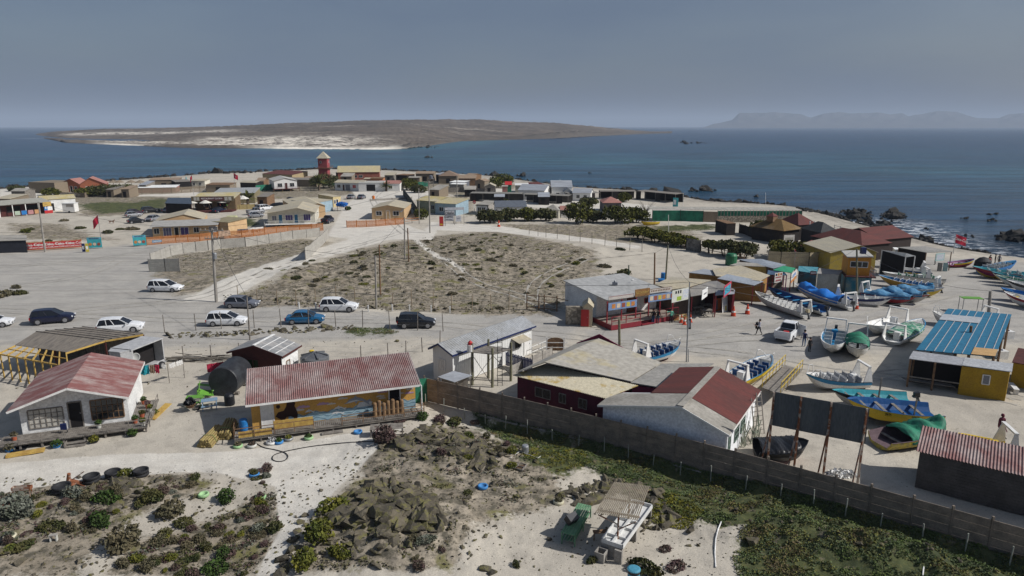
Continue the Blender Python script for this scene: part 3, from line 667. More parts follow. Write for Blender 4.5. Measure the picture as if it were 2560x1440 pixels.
# house with the sea mural
A, B, BL = P(613,1013,2.75), P(1052,961,2.75), P(609,940,3.75)
wall_mural = mat('ochre_mural_wall', (.55,.31,.075), .85, (.48,.27,.07), scale=1)
r, W, D = house('mural_house', 'long low ochre house with painted sea mural and corrugated pinkish roof', A, B, depth=5.0, he=2.75, hr=3.75, kind='mono', wall=wall_mural, roof=mat('pink_corrugated', (.205,.105,.098), .92, (.31,.25,.235), scale=.7, stretch=(1.2,.8,1), lo=.38, hi=.64), base=.1, fascia=white, off=.55, ov=.3, corr=84,
   ops=[('f',.09,.85,.5,2.4,'door',white,white),('f',.865,.85,.5,2.45,'door',white,dark)])
L0 = W-.6; yw = .3+.55
def wx(f): return .3 + f*L0
mu_ = MB(); seaT = []
n = 90
for k in range(n+1): f = .21+(1-.21)*k/n; seaT.append((wx(f), yw-.006, 1.16+.22*(f-.2)*(1 if f<.9 else 1)+.09*math.sin(k*.42)+.04*math.sin(k*1.1)))
mu_.prism([(wx(.21),yw-.006,.52),(wx(1),yw-.006,.52)][::-1][::-1]+seaT[::-1], (0,-.004,0), 0)
for j, z_ in enumerate((.0,-.28,-.52)):
 up_ = [(x, yw-.014, z+z_+.05*math.sin(i*.5+j*2)) for i, (x, y, z) in enumerate(seaT)]
 mu_.prism(up_ + [(x, y, z-.06-.02*math.sin(i*.8)) for i, (x, y, z) in enumerate(up_)][::-1], (0,-.003,0), 1)
def blob(cx, cz, pts, mi, dy=.02): mu_.prism([(cx+x, yw-dy, cz+z) for x, z in pts], (0,-.004,0), mi)
def cloud(cx, cz, s, mi):
 blob(cx, cz, [(-.5*s,-.09*s),(.5*s,-.09*s),(.55*s,.0),(.38*s,.09*s),(.2*s,.06*s),(.05*s,.17*s),(-.15*s,.12*s),(-.3*s,.15*s),(-.42*s,.03*s),(-.55*s,.0)][::-1], mi)
for f, z_, s, mi in ((.27,1.55,.8,3),(.30,1.75,.9,4),(.42,1.8,.85,4),(.47,1.72,.6,3),(.54,2.05,.7,3),(.775,1.85,.6,3),(.785,1.68,.5,3),(.79,2.18,.7,4),(.85,1.75,.6,4),(.965,2.15,.55,3),(.96,1.85,.7,4),(.905,1.9,.5,3)): cloud(wx(f), z_, s, mi)
dol = [(-.95,-.05),(-.72,.08),(-.55,.26),(-.2,.38),(-.05,.55),(.05,.38),(.4,.26),(.75,.02),(1.0,.12),(1.12,.02),(.9,-.12),(.95,-.35),(.75,-.2),(.45,.02),(.1,.08),(-.05,-.15),(-.15,.06),(-.5,-.02)]
blob(wx(.625), 1.62, dol[::-1], 5, .022); blob(wx(.625), 1.62, [(-.8,-.03),(-.5,-.0),(-.1,.08),(.3,.06),(.0,.18),(-.5,.12)][::-1], 2, .028)
blob(wx(.515), 1.25, [(x*.5, z*.5) for x, z in dol][::-1], 2, .022); blob(wx(.50), .9, [(x*.5, z*.45) for x, z in dol][::-1], 2, .026); blob(wx(.335), 1.3, [(x*.35, z*.45) for x, z in dol][::-1], 2, .022)
lion = [(-.95,.25),(-.75,.55),(-.35,.62),(-.15,.95),(-.1,1.25),(.1,1.4),(.35,1.35),(.5,1.12),(.42,.9),(.55,.55),(.62,.2),(.55,-.15),(.62,-.35),(.3,-.35),(.32,.0),(.1,.12),(-.2,.1),(-.3,-.1),(-.1,-.42),(-.45,-.4),(-.6,-.05)]
blob(wx(.215), 1.02, lion[::-1], 6, .03); blob(wx(.24), .62, [(-.9,-.08),(.9,-.08),(.7,.12),(-.1,.2),(-.8,.1)][::-1], 2, .018); blob(wx(.155), 1.95, [(-.15,0),(0,-.13),(.15,0),(.1,.18),(-.1,.18)], 6, .02)
blob(wx(.665), 1.3, [(-.5,-.12),(.6,-.12),(.7,.2),(.3,.28),(-.3,.25)][::-1], 2, .016)
mu_.build('mural', [mat('mural_sea', (.30,.42,.46), .85, (.22,.34,.42), scale=2), paint('mural_wave_line', (.12,.20,.26), .9), paint('mural_white', (.55,.56,.55), .9), paint('mural_cloud', (.52,.50,.46), .9), paint('mural_lilac', (.40,.26,.38), .9), paint('mural_dolphin', (.25,.27,.30), .9), paint('mural_sealion', (.035,.014,.010), .9)], r)
MB().box(-.1, W+.1, .3, .36, 2.52, 2.62).build('gutter', white, r) if False else None
m = MB(); planks(m, -.9, W+.1, -.5, yw, .48, .11, .03); m.box(-.9, W+.1, -.46, -.36, .30, .44); m.box(-.9, W+.1, .2, .3, .30, .44)
for x in np.linspace(-.8, W, 9): m.box(x-.05, x+.05, -.44, -.34, 0, .31)
m.build('deck', wood_grey, r)
m = MB(); railing(m, [(-.9,1.5),(-.9,-.48),(W*.36,-.48)], .48, .75, 1.5); railing(m, [(W*.52,-.48),(W+.1,-.48),(W+.1,.8)], .48, .75, 1.6); m.build('railing', wood_brown, r)
m = MB(); m.tube((W+.02,-.05,0),(W+.02,-.05,2.7),.05); m.build('downpipe', white, r)
MB().box(W*.40, W*.52, -1.0, -.55, .12, .18).build('step', wood_grey, r)
MB().box(-.6, W*.13, -.44, -.40, .5, .95).build('rail_board', wood_yel, r)
o = MB().box(W*.14, W*.36, .25, .29, .52, 1.15).build('signboard', wood_yel); o.parent = None; o.matrix_world = r.matrix_basis.copy(); tag(o, 'long plain yellow board standing on the deck before the mural', 'board')
mural_house = r
t = thing('log_screen', 'row of upright rounded logs standing on the mural deck', 'log screen', lp(r, W*.72, .25, .49), r.rotation_euler.z)
for k in range(7):
 h_ = 1.15+.12*math.sin(k*2.1); MB().lathe([(.16,0),(.155,h_-.1),(.11,h_-.02),(.02,h_)], 12, (k*.34,.04*(k%2),0)).build('log', mat('round_log',(.24,.15,.075),.85,(.15,.09,.05),scale=4), t)
t = thing('blue_barrel', 'blue plastic barrel in the shade beside the mural house', 'barrel', lp(r, -.3, .9, .49), 0)
MB().lathe([(.26,0),(.29,.1),(.29,.4),(.27,.42),(.29,.44),(.29,.75),(.26,.85)], 18).build('drum', bluep, t)
t = thing('work_table', 'low grey wooden bench table on the sand before the mural house', 'table', G(925,1095), .13)
m = MB(); planks(m, 0, 2.35, 0, .95, .62, .16, .01, 'x'); m.build('tabletop', wood_grey, t)
for x, y in ((.06,.06),(2.29,.06),(.06,.89),(2.29,.89)): MB().box(x-.04,x+.04,y-.04,y+.04,0,.59).build('leg', wood_grey, t)
MB().beam((.06,.06,.12),(2.29,.06,.12),.04,.06).build('stretcher', wood_grey, t)
def tyre(p, col, label, rad=.33, w=.2, plant=None, group=None, tiltx=0, seed=0, name='tyre_planter', cat='tyre'):
 t = thing(name, label, cat, p, 0, group)
 prof = [(rad*.62,.02),(rad*.8,0),(rad*.97,.03),(rad,.08),(rad,w-.06),(rad*.95,w-.01),(rad*.8,w),(rad*.62,w-.02),(rad*.6,w*.5)]
 o = MB().lathe(prof, 22).build('tyre_ring', col, t, smooth=True)
 if tiltx: t.rotation_euler[0] = tiltx
 if plant:
  V, Fq = leafy([(0,0,w,rad*.75,rad*.75,rad*.6)], 220, .045, seed); fastmesh('leaves', V, Fq, plant, parent=t)
 return t
tb = paint('blue_tyre_paint', (.05,.20,.45), .7); tg = paint('pale_green_tyre_paint', (.30,.48,.24), .7); tw = paint('cream_tyre_paint', (.50,.47,.34), .7)
for i, (px, py, c_, pl, s_) in enumerate([(895,1083,tb,None,'empty blue painted tyre on the sand beside the deck step'),(595,1118,tg,leaf_dry,'pale green tyre planter below the left end of the mural deck'),(630,1117,whitepot,leaf_purp,'white basin planter with purple shrub below the mural deck'),
   (697,1108,tb,leaf_gr,'blue tyre planter with low greenery before the mural deck'),(722,1100,steel,leaf_yel,'grey bowl planter with yellow green plant before the mural deck'),(772,1097,tg,leaf_gr,'green tyre planter with small bush before the mural deck'),
   (636,1190,tb,leaf_dk,'blue tyre planter with brown bush on the stony verge'),(652,1246,tg,leaf_purp,'pale green tyre planter with reddish flowers on the stony verge'),(509,1240,tg,None,'pale green tyre ring lying on the scrubby slope'),
   (1207,1220,tb,None,'blue tyre ring lying on sand by the rock outcrop'),(1396,1258,tw,leaf_dry,'cream tyre planter with dead plant near the sink shelter'),(25,1345,tw,leaf_sil,'cream tyre planter with grey plant near the stony edge')]):
 tyre(G(px, py), c_, s_, plant=pl, seed=i+3)
o = tyre(G(680,1108), white, 'black and white speckled tyre planter below the mural deck', plant=mat('speckled_leaf',(.6,.6,.6),.8,(.03,.03,.03),scale=14,lo=.49,hi=.51,fine=False), seed=44, rad=.42)
for i, (px, py, s_, rr) in enumerate([(156,1230,'black tyre tub beside the rusty scrap',.52),(230,1205,'black tyre tub, second of the three along the sand edge',.48),(284,1194,'black tyre tub nearest the yellow flowering plant',.48),(354,1190,'low black tyre tub holding a small plant',.46)]):
 t = thing('tyre_tub', s_, 'tyre tub', G(px, py)); MB().lathe([(rr*.8,0),(rr,.1),(rr*.98,.22),(rr*.85,.26),(rr*.98,.3),(rr*1.02,.46),(rr*.95,.48),(rr*.8,.40),(rr*.7,.3)], 22).build('tub', rubber, t, smooth=True)
def logs(px, py, n, label, rz, seed):
 g = random.Random(seed); m = MB(); t = thing('log_bundle', label, 'log bundle', G(px, py), rz)
 k = 0
 for row in range(4):
  for c_ in range(7-row):
   x = (c_-(6-row)/2)*.165+g.uniform(-.02,.02); z_ = .09+row*.145
   MB().tube((x,g.uniform(-.08,.05),z_),(x+g.uniform(-.03,.03),2.3+g.uniform(-.1,.1),z_+.12),.08,.075,8).build('log', mat('yellow_log',(.30,.24,.09),.85,(.19,.13,.06),scale=3,stretch=(3,.5,3)), t)
 m = MB(); m.beam((-.62,.7,.1),(-.35,.7,.66),.03,.02); m.beam((-.35,.7,.66),(.35,.7,.66),.03,.02); m.beam((.35,.7,.66),(.62,.7,.1),.03,.02); m.build('strap', mat('green_strap',(.2,.3,.1)), t)
logs(511,1120,0,'strapped bundle of yellow poles lying on the open sand',-.06,1); logs(560,1100,0,'bundle of yellow poles beside the mural deck',.18,2)
c0 = P(557,955,1.3); c1 = P(598,922,1.3); dv = (Vector(c1)-Vector(c0)).normalized()
t = thing('water_tank', 'large black cylindrical tank lying on its side beyond the mural house', 'water tank', (c0.x, c0.y, 0), math.atan2(dv.y, dv.x))
MB().lathe([(.2,0),(1.22,.02),(1.28,.1),(1.28,2.9),(1.2,3.05),(.3,3.2)], 32, (0,0,1.28), axis='x').build('drum', mat('black_tank',(.02,.021,.025),.5,(.04,.045,.05),scale=1), t, smooth=False)
m = MB()
for x in (.5,2.4):
 for y in (-.9,.9): MB().cbox((x,y,.12),(.3,.3,.24)).build('chock', wood_grey, t)
pass
t = thing('small_tank', 'small black drum standing in front of the lying tank', 'drum', G(575,1012)); MB().lathe([(.36,0),(.4,.1),(.4,.8),(.3,.95),(.1,1.0)], 18).build('drum', blackp, t)
p = P(785,895,1.9); t = thing('water_tank', 'grey vertical water tank with yellow cap behind the mural house', 'water tank', (p.x, p.y+.2, 0))
prof = [(1.22,0),(1.25,.1)]
for k in range(8): prof += [(1.25,.15+k*.22),(1.22,.2+k*.22),(1.25,.26+k*.22)]
prof += [(1.25,1.95),(1.1,2.05),(.4,2.3),(.05,2.32)]
MB().lathe(prof, 32).build('drum', mat('grey_tank',(.085,.09,.10),.5,(.12,.125,.13),scale=1), t)
m = MB()
for k in range(6): a_ = k*math.pi/3; m.beam((.2*math.cos(a_),.2*math.sin(a_),2.33),(1.2*math.cos(a_),1.2*math.sin(a_),2.1),.12,.14)
m.build('rib', mat('grey_tank',(.1,.1,.1)), t); MB().lathe([(.22,0),(.22,.1),(.18,.13)],14,(-.45,.7,2.2)).build('cap', yellowp, t)
# dark red cabin
r, W, D = house('cabin', 'dark red timber cabin with patched grey gable roof', P(566,880,2.7), P(706,891,2.7), P(769,863,2.7), he=2.7, hr=3.5, wall=wood_red, roof=mat('patched_grey_roof',(.20,.205,.21),.8,(.30,.29,.28),scale=.9,stretch=(.6,2,1),lo=.45,hi=.6), fascia=wood_red, ov=.3,
   ops=[('f',.42,1.1,.2,2.1,'window',wood_red,mat('dim_green_glass',(.03,.045,.02),.2),1,1),('f',.13,.9,.6,2.0,'window',wood_red,None,1,0)])
MB().box(W-.3,W-.285,.3,D-.3,.1,2.7).build('side_wall', white_old, r)
opening(r, W, D, .3, 'r', .35, .6, 1.3, 1.9, 'window', wood_brown, white_old, 0)
m = MB(); 
for k in range(1,4): roofslab(m, [(W/2+(W/2)*k/4-.03,.05,3.5-.8*k/4+.03),(W/2+(W/2)*k/4+.03,.05,3.5-.8*k/4+.02),(W/2+(W/2)*k/4+.03,D-.05,3.5-.8*k/4+.02),(W/2+(W/2)*k/4-.03,D-.05,3.5-.8*k/4+.03)], .03)
m.beam((W/2,0,3.52),(W/2,D,3.52),.25,.04); m.build('roof_batten', white_old, r)
# long white building with blue trim
r, W, D = house('long_building', 'long white board building with corrugated zinc gable roof and blue eaves', P(1070,870,2.9), P(1131,888,2.9), P(1367,820,2.9), he=2.9, hr=3.6, wall=mat('white_boards',(.66,.66,.64),.7,(.58,.58,.56),scale=3,stretch=(6,6,.3)), roof=mat('pale_corrugated',(.36,.37,.38),.5,(.28,.28,.27),scale=.5), fascia=navy, ov=.3, corr=44, fx=.42,
   ops=[('l',.5,.1,.1,.2),] if False else [('f',.45,.9,1.1,2.1,'window',white,white,3,0),('r',.80,1.1,1.15,1.95,'window',white,dark,0),('r',.93,.9,.15,2.2,'door',white,white)])
m = MB(); roofslab(m, [(W-.3,D*.70,2.35),(W+.75,D*.70,2.05),(W+.75,D*.86,2.05),(W-.3,D*.86,2.35)], .04); m.build('awning', fib_tan, r)
m = MB()
for k in range(46): y = .35+k*(D-.7)/45; m.box(W-.3, W-.285, y-.02, y+.02, .1, 2.75)
m.build('cover_strip', white, r)
m = MB()
for k in range(19):
 h_ = 1.35; m.box(W+.0+k*.17, W+.13+k*.17, D*.60, D*.60+.03, .05, h_+(.05 if k%2 else 0))
m.beam((W,D*.60+.05,.4),(W+3.2,D*.60+.05,.4),.04,.08); m.beam((W,D*.60+.05,1.1),(W+3.2,D*.60+.05,1.1),.04,.08)
o = m.build('picket_fence', navy); o.matrix_world = r.matrix_basis.copy(); tag(o, 'dark blue picket fence between the white building and the hip roofed house', 'fence')
m = MB()
for k in range(7): m.box(-.9+k*.15, -.78+k*.15, D*.45, D*.45+.03, .05, 1.4)
m.beam((-.9,D*.45+.05,1.0),(.1,D*.45+.05,1.0),.04,.08)
o = m.build('picket_fence', navy); o.matrix_world = r.matrix_basis.copy(); tag(o, 'short dark blue picket fence behind the long white building', 'fence')
long_b = r; LW, LD = W, D
o = MB(); roofslab(o, [(W-2.3,-1.6,.9),(W-.3,-2.3,.9),(W+1.2,.1,1.25),(W-2.0,-.1,1.25)], .05); o.box(W-1.9,W+.6,-1.6,-.15,0,.85)
p0, p1, p2, p3 = P(1094,942,1.3), P(1136,955,1.2), P(1180,938,1.3), P(1134,927,1.5)
m = MB(); roofslab(m, [p0,p1,p2,p3], .05); t = thing('lean_to', 'low grey sheet lean-to behind the concrete panel wall', 'shed'); m.build('roof', zinc, t)
m = MB()
for q in (p0,p1,p2,p3): q2 = q.lerp((p0+p1+p2+p3)/4, .1); MB().beam((q2.x,q2.y,0),(q2.x,q2.y,q2.z-.06),.08,.08).build('post', wood_grey, t)
pass; a_, b_ = p0.lerp(p2,.12), p2.lerp(p0,.12); MB().prism([(a_.x,a_.y,0),(b_.x,b_.y,0),(b_.x,b_.y,1.1),(a_.x,a_.y,1.1)],(0,.05,0)).build('back_panel', wood_grey, t)
# hip roofed maroon house with yellow lean-to roof
rA, rB = P(1362,905,4.0), P(1497,846,4.0)             # ridge front and back
eF, eB = P(1577,953,3.0), P(1654,906,3.0)             # right eave
lF, lB = P(1290,930,3.1), P(1442,858,3.1)
lo0, lo1 = P(1281,938,2.7), P(1514,996,2.7)
g0, g1 = P(1664,970,2.8), P(1785,908,2.8)
t = thing('big_house', 'maroon house with large pale grey roof and yellow stained corrugated front roof', 'house')
m = MB(); roofslab(m, [rA, eF, eB, rB], .08); roofslab(m, [rA, rB, lB, lF], .08); m.build('roof', mat('pale_screed_roof',(.33,.31,.27),.9,(.36,.31,.19),scale=.28,lo=.52,hi=.66), t)
m = MB(); q0 = P(1362,910,3.12); m.sheet(lo0, lo1-lo0, q0-lo0, 58, .035); m.build('front_roof', mat('yellow_stained_corrugated',(.44,.40,.30),.85,(.34,.24,.07),scale=.6,stretch=(1,1,1),lo=.55,hi=.64), t)
m = MB(); roofslab(m, [eF+Vector((0,0,-.1)), g0, g1, eB+Vector((0,0,-.1))], .08); m.build('flat_roof', mat('grey_felt_roof',(.22,.215,.20),.95,(.26,.25,.23),scale=.4), t)
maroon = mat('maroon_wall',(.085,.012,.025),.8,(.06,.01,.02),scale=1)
m = MB(); cen = (lo0+lo1+eB+rB)/4
def foot(pts, top=None):
 return pts
fl_ = [lo0.lerp(cen,.06), lo1.lerp(cen,.05), eB.lerp(cen,.06), lB.lerp(cen,.06)]
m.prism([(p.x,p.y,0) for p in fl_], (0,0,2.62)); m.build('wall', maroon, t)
m = MB(); pb = [lB+Vector((-.1,.1,0)), eB+Vector((-2.6,.8,.35))]
b0, b2 = P(1442,858,3.2), P(1562,872,3.0); b1 = P(1499,836,4.25)
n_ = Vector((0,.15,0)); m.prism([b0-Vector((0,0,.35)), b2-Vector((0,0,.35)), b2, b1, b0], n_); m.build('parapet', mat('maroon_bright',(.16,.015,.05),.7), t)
for f_, wd in ((.22,1.4),(.5,.6),(.72,.7)):
 a_ = fl_[0].lerp(fl_[1], f_); d_ = (fl_[1]-fl_[0]).normalized(); nn = Vector((d_.y,-d_.x,0)); f = MB()
 for z_ in (1.35,2.1): f.beam(a_*1+nn*.03-Vector((0,0,a_.z))+Vector((0,0,z_)), a_+d_*wd+nn*.03-Vector((0,0,a_.z))+Vector((0,0,z_)), .06,.06)
 for k in range(3): q = a_+d_*wd*k/2+nn*.03; f.beam((q.x,q.y,1.35),(q.x,q.y,2.1),.05,.05)
 f = f.build('window', wood_grey, t); q, q2 = a_+nn*.012, a_+d_*wd+nn*.012; MB().prism([(q.x,q.y,1.35),(q2.x,q2.y,1.35),(q2.x,q2.y,2.1),(q.x,q.y,2.1)], nn*.01).build('pane', glass(), f)
fp = [g0.lerp(eB,.06), g1.lerp(eF,.08), eB.lerp(g0,.02), eF.lerp(g1,.02)]
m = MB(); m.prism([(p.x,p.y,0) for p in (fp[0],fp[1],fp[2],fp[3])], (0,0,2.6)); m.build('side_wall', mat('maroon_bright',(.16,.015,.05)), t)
p = P(1637,985,1.6); sat_dish((p.x,p.y,0), -.1, 'white satellite dish with round blue logo between the grey roof and the maroon roof', .5, 1.9, 'e')
p = P(1617,990,1.4); o = MB(); o.tube((0,0,0),(0,0,2.3),.03); o.cbox((0,-.05,2.3),(.5,.1,.34)); o = o.build('antenna_panel', white_old); o.location = (p.x,p.y,0); tag(o, 'small white rectangular antenna on a pole beside the logo dish', 'antenna')
# white house with maroon roof
A, B, BR = P(1494,1012,2.7), P(1824,1088,2.7), P(1933,983,2.7)
a, rz, W, D = frame3(A, B, BR)
r = thing('white_house', 'white plastered house with maroon and grey roof behind the concrete panel wall', 'house', (a.x,a.y,0), rz)
ri = P(1700,1016,3.95); rx = ((Vector((ri.x,ri.y))-a).dot(Vector((math.cos(rz),math.sin(rz))))); hr_, he_ = 3.95, 2.7; gd = 2.6
m = MB(); ls = lambda x: he_+(hr_-he_)*x/rx
m.prism([(.3,.3,0),(W-.3,.3,0),(W-.3,.3,he_+.1),(rx,.3,hr_-.08),(.3,.3,he_)], (0,gd,0)); xl = rx*.55
m.prism([(xl,.3+gd,0),(W-.3,.3+gd,0),(W-.3,.3+gd,he_+.1),(rx,.3+gd,hr_-.08),(xl,.3+gd,ls(xl)-.08)], (0,D-gd-.6,0)); m.build('wall', mat('white_render',(.74,.75,.76),.9,(.64,.65,.66),scale=.8), r)
m = MB(); roofslab(m, [(0,0,he_),(rx,0,hr_),(rx,gd,hr_),(0,gd,he_)]); roofslab(m, [(rx,0,hr_),(W,0,he_),(W,1.9,he_),(rx,1.9,hr_)]); m.beam((rx,0,hr_+.02),(rx,D,hr_+.02),.45,.05); m.build('front_roof', fib_grey, r)
m = MB(); roofslab(m, [(xl-.3,gd,ls(xl-.3)+.04),(rx,gd,hr_+.04),(rx,D,hr_+.04),(xl-.3,D,ls(xl-.3)+.04)]); roofslab(m, [(rx,1.9,hr_+.03),(W,1.9,he_+.03),(W,D,he_+.03),(rx,D,hr_+.03)]); m.build('roof', roof_maroon, r)
m = MB(); m.beam((0,-.02,he_-.08),(rx,-.02,hr_-.08),.04,.14); m.beam((rx,-.02,hr_-.08),(W,-.02,he_-.08),.04,.14); m.beam((W,0,he_-.08),(W,D,he_-.08),.04,.12); m.build('fascia', white, r)
for u in (.35,.55,.12): opening(r, W, D, .3, 'r', u, 1.1 if u > .2 else .5, 1.0, 2.2, 'window', mat('green_grey_frame',(.16,.22,.18)), None, 2, 2)
white_h = r
p = P(1868,1110,0); t = thing('scrap_timber', 'pile of pale green broken lattice frames leaning on the white house', 'scrap timber', (p.x,p.y,0), .6); m = MB(); g = random.Random(4)
for k in range(26):
 a0 = Vector((g.uniform(-1,1.2),g.uniform(-.3,.3),g.uniform(0,.2))); m.beam(a0, a0+Vector((g.uniform(-.9,.9),g.uniform(-.3,.5),g.uniform(.7,1.9))), .05,.05)
m.build('lattice', mat('pale_green_wood',(.22,.26,.20),.9,(.35,.33,.26),scale=2), t)
for px_, py_, s_ in ((1893,1100,'grey ladder leaning near the corner of the white house'),(1905,1085,'brown ladder standing behind the metal hoarding')):
 p = P(px_,py_,0); t = thing('ladder', s_, 'ladder', (p.x,p.y,0), .4)
 for x in (-.22,.22): MB().beam((x,0,0),(x,.7,3.0),.05,.06).build('rail', wood_grey, t)
 m = MB()
 for k in range(1,9): m.beam((-.22,.7*k/9,3*k/9),(.22,.7*k/9,3*k/9),.04,.04)
 m.build('rungs', wood_grey, t)
# metal hoarding on raking posts
T0, T1 = P(1936,979,5.5), P(2173,1021,5.5); d_ = (T1-T0).normalized(); n_ = Vector((d_.y,-d_.x,0)); Ln = (T1-T0).length
t = thing('hoarding', 'tall grey sheet metal hoarding on rusty raking posts', 'hoarding')
m = MB(); pnl = mat('dull_sheet_metal',(.085,.095,.105),.7,(.11,.12,.125),scale=1.5,stretch=(1,1,.2))
for k in range(8):
 a_ = T0+d_*(Ln*k/8); b_ = T0+d_*(Ln*(k+1)/8+.03); z0_, z1_ = 3.2, 5.5; off_ = n_*(.012*(k%2))
 m.prism([Vector((a_.x,a_.y,z0_))+off_, Vector((b_.x,b_.y,z0_))+off_, Vector((b_.x,b_.y,z1_))+off_, Vector((a_.x,a_.y,z1_))+off_], n_*.03)
m.build('panel', pnl, t)
for k in (0, .3, .62, .98):
 q = T0+d_*Ln*k + n_*.1; MB().beam((q.x,q.y,0),(q.x,q.y,5.5),.09,.11).build('post', rust, t)
 q2 = q + n_*1.3 - d_*.35; MB().beam((q2.x,q2.y,0),(q.x,q.y,3.9),.08,.08).build('brace', rust, t)
# blockwork shed, lower right
r, W, D = house('block_shed', 'dark concrete block shed with pink corrugated roof', P(2290,1127,2.5), P(2560,1190,2.5), depth=3.2, he=2.5, hr=3.0, kind='mono', wall=conc_wall, roof=mat('pink_corrugated',(.3,.1,.1)), ov=.2, corr=28, walls=False)
a, rz, W0, D = frame3(P(2290,1127,2.5), P(2560,1190,2.5), depth=3.2)
for ch in list(r.children): bpy.data.objects.remove(ch)
W = W0*1.9
m = MB().sheet((0,0,2.5),(W,0,0),(0,D,.5),60,.035); m.build('roof', mat('pink_corrugated',(.3,.1,.1)), r)
m = MB().prism([(.2,.2,0),(.2,D-.2,0),(.2,D-.2,2.9),(.2,.2,2.46)],(W-.4,0,0)); m.build('wall', mat('dark_blockwork',(.085,.08,.078),.95,(.06,.056,.055),scale=1.3), r)
m = MB()
for row in range(12):
 for k in range(40):
  x = .2+k*.42+(.21 if row%2 else 0)
  if x+.4 < W-.2: m.box(x+.01, x+.40, .185, .2, row*.2+.01, row*.2+.19)
o = m.build('blocks', mat('dark_blockwork',(.085,.08,.078)), r)
# foreground concrete panel wall
tops = [(1060,941),(1094,950),(1144,958),(1200,966),(1256,979),(1311,992),(1369,1006),(1428,1021),(1491,1038),(1554,1055),(1621,1072),(1692,1086),(1764,1106),(1840,1124),(1920,1141),(2003,1164),(2091,1187),(2182,1213),(2278,1232),(2377,1260),(2482,1292),(2594,1325),(2715,1362)]
t = thing('panel_wall', 'long brown concrete panel wall with slender posts crossing the foreground', 'wall')
wpts = [P(x, y, 2.15) for x, y in tops]
xs_ = np.array([p.x for p in wpts]); ys_ = np.array([p.y for p in wpts]); cf = np.polyfit(xs_, ys_, 2); 
wpts = [Vector((p.x, float(np.polyval(cf, p.x)), 2.15)) for p in wpts]
WALLPTS = wpts
for i, p in enumerate(wpts):
 gz = H(p.x, p.y-.3)-.3
 MB().box(-.055,.055,-.055,.055,0,2.2-gz).build('post', conc_wall, t, loc=(p.x,p.y,gz))
for i, (p, q) in enumerate(zip(wpts, wpts[1:])):
 m = MB(); dz = (i%3-1)*.01
 for k in range(4):
  z0_, z1_ = .02+k*.5, .50+k*.5; u_ = (q-p).normalized(); n_ = Vector((u_.y,-u_.x,0)); a_, b_ = p+u_*.056, q-u_*.056
  m.prism([Vector((a_.x,a_.y,z0_)),Vector((b_.x,b_.y,z0_)),Vector((b_.x,b_.y,z1_)),Vector((a_.x,a_.y,z1_))], n_*(.035+.006*(k%2)))
 m.build('panel', conc_wall, t)
 if i < 21:
  a_ = p.lerp(q,.45+.1*math.sin(i)); u_ = (q-p).normalized(); n_ = Vector((u_.y,-u_.x,0)); s_ = a_+n_*.75; hz_ = H(s_.x,s_.y)
  o = MB().tube((0,0,-.1),(.04*math.sin(i*2),0,.95+.2*math.sin(i*1.7)),.035,.035,6).build('stake', mat('pale_stake',(.30,.31,.27),.9), None, loc=(s_.x,s_.y,hz_)); tag(o, 'slim pale stake standing in the weeds below the panel wall', 'stake', 'stakes along the panel wall')
  if i > 2: 
   b_ = p+n_*.25; c_ = q+n_*.25; MB().prism([Vector((b_.x,b_.y,-.6)),Vector((c_.x,c_.y,-.6)),Vector((c_.x,c_.y,.06+.05*math.sin(i*3))),Vector((b_.x,b_.y,.06+.05*math.sin(i*3)))], n_*.14).build('footing', conc, t)
p0, p1 = P(1030,1000,.6), P(1062,958,1.2)
m = MB().prism([(p0.x,p0.y+.6,0),(p0.x+1.2,p0.y+1.2,0),(p0.x+1.2,p0.y+1.2,2.0),(p0.x,p0.y+.6,2.1)],(0,.05,0)); o = m.build('netting', green_net); tag(o, 'bright green netting panel at the end of the mural house', 'netting')
# rocks
rock_m = bpy.data.materials.new('lichen_rock'); rock_m.use_nodes = True
def rockmat(m, a, b_, c_, light=(.26,.25,.20)):
 nt = m.node_tree; N = nt.nodes; L = nt.links; b = N['Principled BSDF']; b.inputs['Roughness'].default_value = .9; b.inputs['Specular IOR Level'].default_value = .2
 geo = N.new('ShaderNodeNewGeometry')
 def nz_(s, d=6, r=.65):
  n = N.new('ShaderNodeTexNoise'); n.inputs['Scale'].default_value = s; n.inputs['Detail'].default_value = d; n.inputs['Roughness'].default_value = r; L.new(geo.outputs['Position'], n.inputs['Vector']); return n.outputs[0]
 def rg_(v, lo, hi):
  r = N.new('ShaderNodeMapRange'); r.inputs[1].default_value = lo; r.inputs[2].default_value = hi; L.new(v, r.inputs[0]); return r.outputs[0]
 def mixn(f, p, q):
  x = N.new('ShaderNodeMixRGB'); L.new(f, x.inputs[0])
  for i, k in ((1, p), (2, q)):
   if isinstance(k, tuple): x.inputs[i].default_value = k + (1,)
   else: L.new(k, x.inputs[i])
  return x.outputs[0]
 c = mixn(rg_(nz_(1.1), .4, .6), a, b_); c = mixn(rg_(nz_(1.9, 8, .75), .52, .58), c, c_); c = mixn(rg_(nz_(5.5, 8, .8), .60, .68), c, light)
 L.new(c, b.inputs['Base Color'])
 bp = N.new('ShaderNodeBump'); bp.inputs['Strength'].default_value = .8; bp.inputs['Distance'].default_value = .08; L.new(nz_(7, 8, .7), bp.inputs['Height']); L.new(bp.outputs[0], b.inputs['Normal'])
rockmat(rock_m, (.125,.108,.078), (.062,.055,.042), (.13,.12,.05), (.24,.21,.16))
rock_sea = bpy.data.materials.new('wet_black_rock'); rock_sea.use_nodes = True; rockmat(rock_sea, (.028,.027,.026), (.018,.018,.018), (.05,.045,.035), (.10,.09,.08)); 
